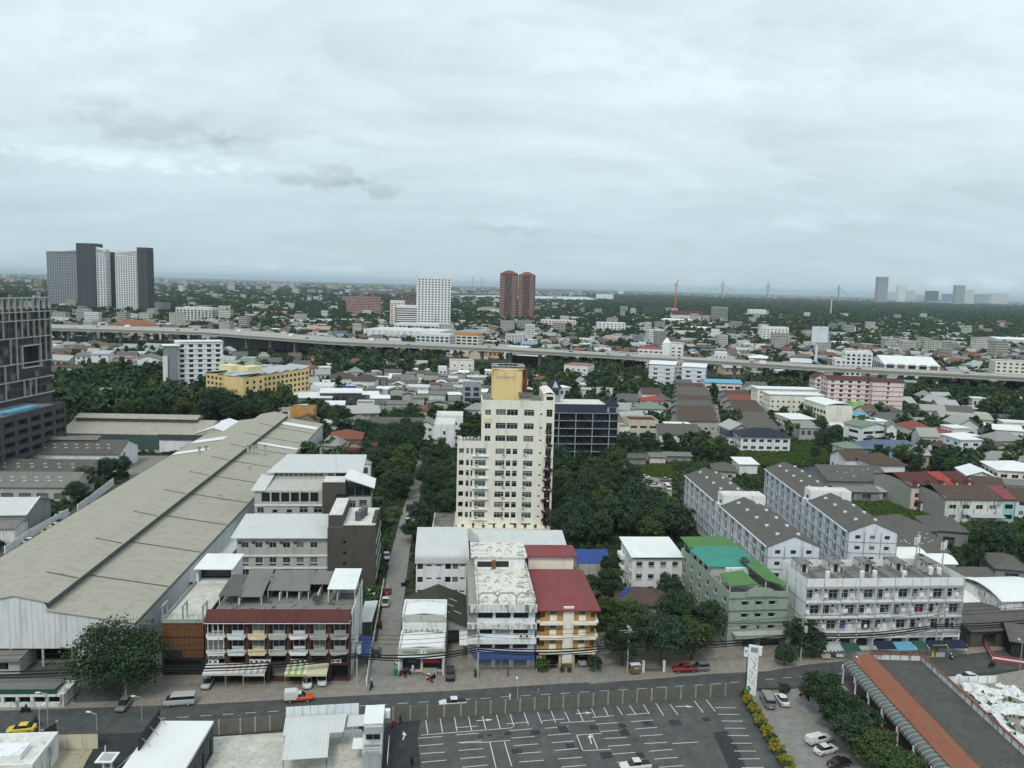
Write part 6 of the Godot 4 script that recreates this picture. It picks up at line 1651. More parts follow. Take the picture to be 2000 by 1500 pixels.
		["villa","white villa with dark brown hipped roof and large windows","house",[148.75,-328.12,0.0698,13.16,15],6.0,{"wall": "white","roof": "hip","roofmat": "roof_brown","rise": 3.4,"ww": 3.0,"bay": 4.4,"style": "dark"}],
		["house","white gabled cottage with dark brown roof near the grey shed","house",[141.28,-338.71,0.1396,10.78,12],5.6,{"wall": "white","roof": "gx","roofmat": "roof_brown","rise": 2.6}],
		["house","white plain house behind the brown-roofed cottage","house",[149.3,-361.5,0.1396,8.4,10],5.6,{"wall": "white_old","roof": "hip","roofmat": "roof_green_grey","rise": 2.0}],
		["house","white three-storey house with flat white roof terraces","house",[202.34,-366.16,0.1047,10.13,12],10.0,{"wall": "white","roof": "slab","roofmat": "roof_white","bay": 5,"ww": 2.2}],
		["house","dark brown blind shed next to the white terraced house","house",[197.8,-368.57,0.1047,6.78,14],5.0,{"wall": "brown_grey","roof": "gz","roofmat": "roof_brown","rise": 1.8,"sides": ""}],
		["house","grey gabled house at the far lane beyond the terraced house","house",[220.8,-371.41,-0.1396,8.96,12],5.6,{"wall": "light_grey","roof": "gz","roofmat": "roof_dark","rise": 2.2}],
		["factory_hall","sawtooth tan and white workshop roofs among trees","factory",[254.51,-462.45,-0.3142,25.64,22],6.4,{"wall": "beige","roof": "gx","roofmat": "roof_tan","rise": 1.6,"sides": ""}],
		["factory_hall","low white workshop roof continuing the sawtooth roofs","factory",[257.22,-429.92,-0.3142,16.18,20],5.4,{"wall": "white","roof": "gx","roofmat": "roof_white","rise": 1.4,"sides": ""}],
		["house","white and yellow house with white roof by the road edge trees","house",[196.58,-319.03,-0.1396,16.34,16],7.0,{"wall": "cream","roof": "hip","roofmat": "roof_white","rise": 2.4,"ww": 2.4}],
		["house","pale yellow wing under the white hipped roof house","house",[189.55,-302.04,-0.1396,13.59,8],4.5,{"wall": "yellow_pale","roof": "gx","roofmat": "roof_grey","rise": 1.2,"sides": "f"}],
		["house","white gable shed with concrete side behind the red-roofed row","house",[179.51,-313.66,-0.2094,9.67,14],5.6,{"wall": "white_old","roof": "gz","roofmat": "roof_white","rise": 1.8,"sides": ""}],
		["house","grey gabled house beside the yellow wing","house",[172.96,-295.73,-0.2443,9.36,12],5.4,{"wall": "white","roof": "gx","roofmat": "roof_brown","rise": 2.4,"sides": "f"}],
		["house","brown-roofed blue house past the turquoise bay","house",[174.23,-274.95,-0.0698,10.59,12],6.2,{"wall": "white_blue","roof": "gx","roofmat": "roof_brown","rise": 2.6}],
		["house","grey-roofed hut between the long blocks","house",[83.56,-317.81,-0.1396,8.24,11],3.6,{"wall": "beige","roof": "hip","roofmat": "roof_dark","rise": 2.0,"sides": "f"}],
		["shed","white mono-pitch shed behind the far end of the long block","shed",[93.98,-325.76,0.0698,7.24,9],4.6,{"wall": "white","roof": "shed","roofmat": "roof_white","rise": 1.0,"sides": ""}],
		["shed","rusty tin shelter row below the beige block","shed",[52.15,-339.54,0.0349,7.64,8],3.0,{"wall": "mid_grey","roof": "gx","roofmat": "roof_dark","rise": 1.0,"sides": ""}],
		["shed","pinkish tin shack in the thicket","shed",[61.37,-342.88,0.0349,6.44,8],3.0,{"wall": "pink","roof": "gx","roofmat": "roof_grey","rise": 1.0,"sides": ""}],
		["shed","long dark tin shelter at the thicket edge","shed",[70.35,-345.72,0.0349,11.27,7],3.0,{"wall": "mid_grey","roof": "gx","roofmat": "roof_grey","rise": 0.9,"sides": ""}],
		# beyond and along the expressway
		["sports_hall","broad white arena roof beyond the expressway","hall",[351.37,-743.15,-0.2094,44.3,60],13.0,{"wall": "white","roof": "gx","roofmat": "roof_white","rise": 6.0,"bay": 8,"ww": 6,"wh": 4,"join": true,"style": "dark"}],
		["apartment_block","white flats with square grid of windows beside the arena","apartments",[296.9,-713.82,-0.1745,21.9,16],23.0,{"wall": "white","roofmat": "deck_white","bay": 4.2,"ww": 2.4,"wh": 1.8,"join": true}],
		["apartment_block","stepped lower wing of the window-grid flats","apartments",[282.84,-715.4,-0.1745,9.58,14],17.0,{"wall": "white","roofmat": "deck_white","bay": 4.2,"ww": 2.4,"wh": 1.8,"join": true}],
		["hotel","white complex with red roof edge and pyramid-capped stair tower","building",[131.48,-781.12,-0.2443,24.48,26],17.0,{"wall": "white","roofmat": "deck_grey","trim": "red_wall","bay": 4.5,"ww": 3.0,"join": true}],
		["hotel","taller white wing of the red-edged complex","building",[145.79,-748.17,-0.2443,16.13,24],24.0,{"wall": "white","roofmat": "deck_grey","bay": 6,"ww": 2.6,"join": true}],
		["apartment_block","cream flats beyond the expressway past the arena","apartments",[431.78,-712.68,-0.2793,32.77,20],19.0,{"wall": "cream","roofmat": "deck_grey","bay": 4.5,"ww": 2.2,"join": true}],
		["shed","white hall under the expressway near the arena","shed",[322.47,-647.14,-0.2443,27.3,16],5.5,{"wall": "white","roof": "gx","roofmat": "roof_white","rise": 1.2,"sides": "","join": true}],
		["shed","grey slanted showroom roof just beyond the expressway","shed",[268.69,-772.27,-0.2443,17.93,20],9.0,{"wall": "light_grey","roof": "gx","roofmat": "roof_pale","rise": 3.0,"sides": "","join": true}],
		["house","white hall with clean white roof behind the expressway","shed",[246.08,-822.34,-0.2443,21.19,24],8.0,{"wall": "white","roof": "hip","roofmat": "roof_white","rise": 2.6,"join": true}],
		["house","slim white tower house behind the expressway","house",[195.11,-775.98,-0.2443,11.09,14],15.0,{"wall": "white","roofmat": "deck_white","join": true}],
		["office_building","low white office with dark roof strip behind the deck","building",[4.73,-826.58,-0.2094,22.17,24],11.0,{"wall": "white","roofmat": "deck_white","join": true,"bay": 5,"ww": 3}],
		["terrace_block","long grey five-storey terrace seen under the expressway","apartments",[-162.53,-837.07,-0.2618,141.97,12],11.0,{"wall": "mid_grey","roofmat": "deck_grey","bay": 4.4,"ww": 1.5,"wh": 1.5,"join": true,"glass": "glass_pale"}],
		["terrace_block","second grey terrace under the expressway, further along","apartments",[-271.17,-864.68,-0.2269,77.25,12],11.0,{"wall": "mid_grey","roofmat": "deck_grey","bay": 4.4,"ww": 1.5,"wh": 1.5,"join": true,"glass": "glass_pale"}],
		["apartment_block","white and blue-glazed flats just beyond the expressway","apartments",[-80.38,-855,-0.2094,36.01,20],20.0,{"wall": "white_blue","roofmat": "deck_white","bay": 5,"ww": 3.4,"wh": 2.0,"join": true,"glass": "glass_blue"}],
		["apartment_block","orange-topped flats with open bays beyond the expressway","apartments",[-49.05,-869.12,-0.2094,30.26,20],19.0,{"wall": "cream","trim": "orange_wall","rise": 2.0,"roofmat": "deck_grey","bay": 6,"ww": 4.4,"wh": 2.0,"depth": 0.9,"join": true}],
		["department_store","long white flat-roofed store behind the expressway ramp","building",[-132.04,-1046.19,-0.1745,98.05,60],13.0,{"wall": "white","roofmat": "deck_white","bay": 8,"join": true}],
		["apartment_block","grey-white eight-storey flats beside the yellow ones","apartments",[-196.98,-517.73,0.4887,26.91,13],32.0,{"wall": "white","roof": "slab","roofmat": "roof_white","bay": 5.6,"ww": 2.5,"wh": 1.8,"fh": 3.1,"style": "dark","sides": "f","bands": "white_blue"}],
	]
	for q in list:
		block(q[0],q[1],q[2],q[3],q[4],q[5])
	# extras on some of them
	var e:=building("apartment_wing","narrow grey stair wing with pale slab edge on the grey-white flats","apartments",[-209.95,-505.21,0.4887,6.61,13])
	box(e,"wall",V(0,15,0),V([-209.95,-505.21,0.4887,6.61,13][3],30,13),"mid_grey"); box(e,"roof",V(0.5,30.2,0),V(10,0.4,14),"white"); box(e,"fin",V(-3.4,12,7.0),V(2.6,24,1.2),"white")
	# yellow flats: two wings at an angle with sawtooth sheet roofs
	yellow_flats()
	# billboard on a tall post
	var bb:=thing("billboard","tall single-post billboard with faded blank grey-blue panel","billboard",V(290.77,0,-793.1),0.25)
	rod(bb,"post",Vector3.ZERO,V(0,26,0),2.2,"metal_white"); box(bb,"panel",V(2.5,34,0),V(17,15,1.6),"white_blue"); box(bb,"catwalk",V(2.5,26.2,1.4),V(17,0.5,1.6),"metal")
	# pyramid cap of the stair tower,ornament
	var cap:=building("stair_tower","small white tower with pyramid cap on the red-edged complex","tower",[134.71,-725.95,-0.2443,5.28,8])
	box(cap,"shaft",V(0,13,0),V(7,26,7),"white"); hip(cap,"roof",V(0,26,0),6,6,5,"white",0.6)
	# market roofs: a patchwork of low sheet roofs,every one its own
	var roofs:=["roof_white","roof_pale","roof_grey","roof_dark","roof_grey","roof_blue","roof_silver","roof_rust","roof_grey","roof_pale","roof_dark","roof_dark","roof_grey","roof_silver","roof_white","roof_grey","roof_grey"]
	var words:={"roof_white": "bright white","roof_pale": "pale","roof_grey": "weathered grey","roof_dark": "dark grey","roof_blue": "bright blue","roof_silver": "silvery","roof_rust": "rusty red","roof_purple": "faded purple","roof_green": "green"}
	var poly:=flat([-103.14,-460.28,-107.05,-613.99,-70.79,-667.71,-17.7,-629.38,-13.64,-498.11,-29.2,-474.23,-43.01,-448.92,-77.05,-442.81])
	var r:=RandomNumberGenerator.new(); r.seed=77
	var lo:=poly[0]; var hi:=poly[0]
	for p in poly: lo=lo.min(p); hi=hi.max(p)
	var z:=lo.y
	while z<hi.y:
		var x:=lo.x
		while x<hi.x:
			var ww:=r.randf_range(7,15); var dd:=r.randf_range(6.5,11)
			var c:=Vector2(x+ww/2,z+r.randf_range(-2.5,2.5))
			if Geometry2D.is_point_in_polygon(c,poly) and clear(c.x,c.y,maxf(ww,dd)*0.5) and r.randf()<0.9:
				var m: String=roofs[r.randi() % roofs.size()]
				var h:=r.randf_range(3.2,5.2)
				var n:=building("market_stall","low market shed with a %s sheet roof in the roof patchwork" % words[m],"market stall",[c.x,c.y,deg_to_rad(8+r.randf_range(-10,10)),ww,dd],"market sheds in the roof patchwork")
				box(n,"wall",V(0,h/2,0),V(ww - 0.8,h,dd - 0.8),["light_grey","white_old","mid_grey"][r.randi() % 3])
				if r.randf()<0.5: gable(n,"roof",V(0,h,0),ww - 0.8,dd - 0.8,r.randf_range(0.7,1.6),m,0.5,r.randf()<0.7)
				else: shed(n,"roof",[V(-ww/2,h,dd/2),V(ww/2,h,dd/2),V(ww/2,h+0.9,-dd/2),V(-ww/2,h+0.9,-dd/2)],m)
			x += ww+0.4
		z += 10.5
	# terraces with steep brown roofs on both sides of the right-hand side street
	for row in [[V(82.86,0,-420.8),V(114.84,0,-579.15),7,"roof_brown","brown-roofed terrace house in the row west of the lane"],[V(117.34,0,-377.39),V(150.49,0,-567.67),8,"roof_brown","brown-roofed terrace house in the row east of the lane"]]:
		var a: Vector3=row[0]; var b: Vector3=row[1]
		for i in int(row[2]):
			var c:=a.lerp(b,(i+0.5)/row[2])
			if row[4].contains("west"): c.x += 11
			var m: String=["roof_brown","roof_brown","roof_dark","roof_rust"][r.randi() % 4] if i % 3 else "roof_brown"
			if not clear(c.x,c.z,5): continue
			block("terrace_house",row[4],"house",[c.x,c.z,deg_to_rad(4),19.0 if row[4].contains("west") else 15.0,a.distance_to(b)/row[2] - 1.0],5.6,{"wall": "light_grey","roof": "gx","roofmat": m,"rise": 3.2,"sides": "f"},"terrace houses along the lane")

func cream_tower() -> void:
	var fp: Array=[-1.84,-244.89,0.0559,27.86,17]
	var n:=building("apartment_tower","cream twelve-storey apartment tower with yellow drum on its roof","tower",fp)
	var w: float=fp[3]; var d: float=fp[4]
	var rows:=[2.01,5.25,8.32,11.39,14.6,17.65,20.68,24.17,27.94,31.62,35.59]
	var op:=[]; var up:=[]
	for j in rows.size():
		var y: float=rows[j] - 0.85
		if j<8:
			if j>0: op.append([-7.2,y,3.2,1.7,"frame",0.3,"glass_teal" if (j*3) % 5 else "glass_room"])
			if j>0: op.append([-12.7,y,1.4,1.6,"frame",0.9]); op.append([-10.9,y,0.9,1.7,"frame",0.25]); op.append([-9.7,y,0.5,1.7,"plain",0.25,"glass_room"])
			if j>0: op.append([-1.55,y,2.7,1.7,"frame",0.25]); op.append([0.9,y,1.4,1.7,"frame",0.25,"glass_dark"])
			else: op.append([-3.6,y,2.0,1.5,"frame",0.25])
			op.append([2.8,y,1.4 if j else 2.0,1.7,"frame",0.25,"glass_dark" if j else "glass_teal"])
			op.append([6.6,y,2.8,1.7,"frame",0.25,"glass_teal" if j % 2 else "glass_room"])
			op.append([10.1,y+0.3,0.6,0.5,"plain",0.2,"glass_dark"])
			op.append([12.5,y - 0.3,1.7,2.3,"frame",0.9,"glass_dark"])
		else:
			up.append([-5.3 - 3.4,y,1.7,1.6,"frame",0.3]); 
			up.append([-1.55 - 3.4,y,2.9,1.8,"frame",0.5]); up.append([1.75 - 3.4,y,3.2,1.8,"frame",0.5]); up.append([6.6 - 3.4,y,2.9,1.8,"frame",0.3])
			up.append([10.1 - 3.4,y+0.3,0.6,0.5,"plain",0.2,"glass_dark"]); up.append([12.5 - 3.4,y - 0.3,1.7,2.3,"frame",0.9,"glass_dark"])
	var h1: float=rows[7]+2.2; var h2: float=rows[rows.size() - 1]+2.9
	walls(n,"wall",Vector3.ZERO,w,d,0,h1,"cream",{"f": op,"l": grid(-d/2+1,d/2 - 1,3,4.0,3.05,7,2.0,1.6)})
	walls(n,"upper_wall",V(3.4,0,0),w - 6.8,d,h1,h2,"cream",{"f": up,"l": grid(-d/2+2,d/2 - 2,3,h1+1.2,3.6,3,2.0,1.6)})
	for y in rows.slice(1,8):   # curved bay fronts
		vault(n,"bay_sill",V(-7.2,y - 1.35,d/2),4.6,1.2,0.0,"cream",true)
		ac_unit(n,V(-8.2,y - 0.75,d/2+0.2)); ac_unit(n,V(5.6,y - 0.8,d/2+0.2)); ac_unit(n,V(-0.4,y - 0.8,d/2+0.2))
	box(n,"yellow_panel",V(-5.3,rows[9]+1.6,d/2+0.04),V(2.6,1.4,0.08),"yellow_pale")
	box(n,"parapet",V(3.4,h2+0.35,d/2 - 0.12),V(w - 6.8,0.7,0.24),"cream"); box(n,"parapet",V(-w/2+3.4,h1+0.4,d/2 - 0.12),V(6.8,0.8,0.24),"cream"); box(n,"parapet",V(-w/2+0.12,h1+0.4,0),V(0.24,0.8,d - 0.5),"cream")
	box(n,"roof_deck",V(3.4,h2+0.06,0),V(w - 7.4,0.12,d - 0.6),"deck_grey")
	box(n,"stair_tower",V(w/2 - 1.6,h2+1.3,0.4),V(3.2,2.6,d - 1.0),"cream"); vault(n,"stair_roof",V(w/2 - 1.6,h2+2.6,0.4),3.4,d - 0.8,0.7,"cream",false)
	box(n,"stair_window",V(w/2 - 1.5,h2+1.5,d/2 - 0.06),V(1.9,1.0,0.08),"glass_dark")
	# yellow drum with rail
	var s:=tool(); var rr:=tool()
	var hd:=8.6
	var pts:=[]
	for i in 10:
		var a:=PI/10+TAU*i/10
		pts.append(V(4.9*cos(a)*1.03,0,4.6*sin(a)))
	for i in 10:
		var a: Vector3=pts[i]; var b: Vector3=pts[(i+1) % 10]
		quad(s,b,a,a+V(0,hd,0),b+V(0,hd,0))
		tri(s,V(0,hd,0),b+V(0,hd,0),a+V(0,hd,0))
		bx(rr,(a+b)/2+V(0,hd+1.3,0),V(absf(a.x - b.x)+0.1,0.1,absf(a.z - b.z)+0.1)); bx(rr,a+V(0,hd+0.65,0),V(0.12,1.3,0.12)); bx(rr,(a+b)/2+V(0,hd+0.65,0),V(0.1,1.3,0.1))
		bx(rr,(a+b)/2+V(0,hd+0.6,0),V(absf(a.x - b.x)+0.1,0.08,absf(a.z - b.z)+0.1))
	var dr:=put(n,"roof_drum",s.commit(),MATS.yellow); dr.position=V(0.6,h2+0.1,-1.5); var rl:=put(n,"drum_rail",rr.commit(),MATS.metal); rl.position=V(0.6,h2+0.1,-1.5)
	box(n,"drum_front",V(0.4,h2+4.3,3.2),V(8.2,8.5,1.2),"yellow")
	for k in 14: box(n,"faded_sign_stroke",V(-2.6+k*0.36,h2+6.8,3.83),V(0.2,0.75 - 0.2*(k % 3),0.05),"cool_grey")
	box(n,"drum_side_rust",V(5.9,h2+4.6,-0.4),V(0.8,8.8,3.0),"roof_rust")
	gable(n,"roof_hut",V(5.6,h2+1.5,4.4),3.4,2.4,0.9,"roof_dark",0.3,true,"cream"); box(n,"roof_hut_wall",V(5.6,h2+0.8,4.4),V(3.2,1.5,2.2),"light_grey")
	rod(n,"aerial",V(10,h2,2),V(10,h2+6.5,2),0.12,"metal")
	# low terrace in front and to the left with plants
	box(n,"terrace",V(0,1.2,d/2+2.2),V(w - 1.0,2.4,4.2),"cream"); box(n,"side_terrace",V(-w/2 - 3.4,1.3,4.0),V(6.6,2.6,17.0),"cream"); box(n,"side_terrace_floor",V(-w/2 - 3.4,2.66,4.0),V(6.0,0.1,16.4),"deck_grey"); box(n,"blue_band",V(-w/2 - 3.4,1.4,12.54),V(6.6,2.2,0.08),"roof_blue")
	tower_info={"n": n,"w": w,"d": d,"h1": h1,"h2": h2,"rows": rows,"yaw": fp[2]}

var tower_info:={}

func dark_block() -> void:
	var fp: Array=[27.32,-322.48,0.1047,26.14,16]
	var n:=building("apartment_block","dark navy seven-storey flats with pale balcony edges and turret roofs","apartments",fp)
	var w: float=fp[3]; var d: float=fp[4]
	var op:=[]
	var bw:=w/8
	for j in 7:
		for i in 8: op.append([-w/2+bw*(i+0.5),3.4+3.0*j,bw - 0.7,2.3,"dark",1.0,"glass_blue" if (i+j) % 3 else "glass_dark"])
	for i in 8: op.append([-w/2+bw*(i+0.5),0.1,bw - 0.5,2.6,"void",3.0])
	walls(n,"wall",Vector3.ZERO,w,d,0,24.4,"navy",{"f": op})
	for j in 8:
		for i in 8: box(n,"balcony_edge",V(-w/2+bw*(i+0.5),3.25+3.0*j,d/2+0.25),V(bw - 0.25 if j<7 else bw,0.22,0.6),"cool_grey")
	for i in 8: box(n,"column",V(-w/2+bw*(i+(0.98 if i % 2==0 else 0.5)),12.2,d/2+0.2),V(0.3,24.2,0.4),"cool_grey" if i % 2==0 else "navy")
	shed(n,"mansard",[V(-w/2,24.5,d/2+0.3),V(w/2 - 4.4,24.5,d/2+0.3),V(w/2 - 4.8,27.4,d/2 - 1.8),V(-w/2,27.4,d/2 - 1.8)],"roof_navy",0.3)
	box(n,"roof_deck",V(-2.0,27.2,-0.9),V(w - 5.0,0.4,d - 2.0),"deck_white"); box(n,"roof_body",V(0,25.7,-1.4),V(w - 1.0,2.6,d - 3.4),"navy")
	for q in [[w/2 - 2.1,27.0,d/2 - 2.4],[-w/2+2.2,33.0,d/2 - 7.0]]:
		box(n,"turret",V(q[0],(24.4+q[1])/2,q[2]),V(4.2,q[1] - 24.2,4.2),"cool_grey"); box(n,"turret_window",V(q[0],q[1] - 1.5,q[2]+2.14),V(2.6,2.0,0.1),"glass_blue"); hip(n,"turret_roof",V(q[0],q[1],q[2]),4.2,4.2,4.2,"roof_navy",0.4)
	gable(n,"turret_gable",V(-w/2+2.2,33.4,d/2 - 4.9),2.0,1.0,2.2,"white",0.2,false,"white")

func left_condominium() -> void:
	var fp: Array=[-198.23,-309.41,1.5243,46.88,22]
	var n:=building("condominium_tower","dark grey condominium tower with irregular white grid frame on car park podium","tower",fp)
	var w: float=fp[3]; var d: float=fp[4]
	var hb: float=24.0; var ht: float=60.31
	var fh:=3.25; var nf:=int((ht - hb - 3)/fh)
	var op:=[]
	var nb:=int(w/3.4)
	var gx:=w*0.22; var gy:=ht*0.66
	op.append([gx,gy - 3.9,w*0.22,7.8,"void",4.0])
	for j in nf:
		for i in nb:
			if absf(-w/2+w*(i+0.5)/nb - gx)<w*0.11+w/nb*0.5 and absf(hb+1.0+fh*j+1.2 - gy)<3.9+1.3: continue
			op.append([-w/2+w*(i+0.5)/nb,hb+1.0+fh*j,w/nb - 0.7,fh - 0.8,"dark",0.2,"glass_room" if (i*5+j*3) % 4 else "glass_curtain"])
	walls(n,"wall",Vector3.ZERO,w,d,0,ht - 2.0,"slate",{"f": op,"r": grid(-d/2+1,d/2 - 1,4,hb+1,fh,nf,3.0,2.2,"dark",0.2)})
	var r:=RandomNumberGenerator.new(); r.seed=15
	var lev:=0
	var ys:=[hb+0.4]
	while ys[-1]<ht - 6: ys.append(ys[-1]+fh*[1,2,2,3,1][r.randi() % 5])
	for k in ys.size():
		box(n,"frame_band",V(0,ys[k],d/2+0.35),V(w+1.4,0.36,0.7),"light_grey"); box(n,"frame_band",V(w/2+0.35,ys[k],0),V(0.7,0.36,d),"light_grey")
		var top: float=ys[k+1] if k+1<ys.size() else ht
		for i in range(0,nb+1):
			if r.randf()<0.62 and not (absf(-w/2+w*i/nb - gx)<w*0.12 and ys[k]<gy+4 and top>gy - 4): box(n,"frame_fin",V(-w/2+w*i/nb,(ys[k]+top)/2,d/2+0.34),V(0.34,top - ys[k],0.62),"light_grey")
	for e in [[0,-4.2,w*0.24,0.5],[0,4.2,w*0.24,0.5],[-w*0.12,0,0.5,8.9],[w*0.12,0,0.5,8.9]]: box(n,"sky_garden_frame",V(gx+e[0],gy+e[1],d/2+0.42),V(e[2],e[3],0.9),"light_grey")
	railing(n,"sky_garden_rail",V(gx - w*0.1,gy - 3.8,d/2 - 0.2),V(gx+w*0.1,gy - 3.8,d/2 - 0.2),1.1,"metal_dark")
	for i in nb+1: box(n,"crown_fin",V(-w/2+w*i/nb,ht - 0.4,d/2+0.2),V(0.8,4.2,0.8),"light_grey")
	box(n,"crown_beam",V(0,ht+1.9,d/2+0.2),V(w+1.0,0.5,1.0),"light_grey"); box(n,"plant_room",V(-4,ht+0.8,-d*0.1),V(w*0.6,6.0,d*0.5),"brown_grey")
	# podium car park
	var fq: Array=[-188.83,-283.88,1.5544,62.3,34]
	var p:=building("car_park_podium","dark multi-storey car park podium with open slots below the condominium","car park",fq)
	var pw: float=fq[3]; var pd: float=fq[4]
	walls(p,"wall",Vector3.ZERO,pw,pd,0,22.0,"slate",{"f": grid(-pw/2,pw/2,int(pw/7),1.2,3.5,6,5.8,1.9,"void",2.5),"r": grid(-pd/2,pd/2,int(pd/7),1.2,3.5,6,5.8,1.9,"void",2.5)})
	parapet(p,pw,pd,22.0,1.0,0.3,"slate","deck_grey"); box(p,"pool",V(pw*0.18,22.6,pd*0.32),V(pw*0.3,0.8,4.0),"roof_cyan"); 

func yellow_flats() -> void:
	var n:=building("apartment_block","yellow five-storey flats in two angled wings under grey tilted roofs","apartments",[-138.08,-467.06,1.2107,59.72,13])
	for q in [[[-138.08,-467.06,1.2107,59.72,13],5.2],[[-152.62,-452.75,-0.6536,35.4,13],5.0]]:
		var f: Array=q[0]
		var h:=19.5
		var o:=Node3D.new(); o.name="wing"; n.add_child(o,true); o.global_transform=Transform3D(Basis(Vector3.UP,f[2]),V(f[0],0,f[1]))
		plot(f)
		var w: float=f[3]; var d: float=f[4]
		walls(o,"wall",Vector3.ZERO,w,d,0,h,"yellow",{"f": facade_grid(w,h,3.05,4.0,2.3,1.7,0.0,"plain",0.5,"glass_dark"),"r": facade_grid(d,h,3.0,4.5,1.5,1.5,0.0,"dark",0.3,"")})
		var k:=int(w/9)
		for i in k: shed(o,"roof",[V(-w/2+w*i/k,h+0.3,d/2+0.8),V(-w/2+w*(i+1)/k,h+1.7,d/2+0.8),V(-w/2+w*(i+1)/k,h+2.2,-d/2 - 0.6),V(-w/2+w*i/k,h+0.9,-d/2 - 0.6)],"roof_silver",0.25)
		if w>30: box(o,"lift_house",V(-w*0.22,h+2.2,-d*0.2),V(12,4.4,7),"yellow_pale")

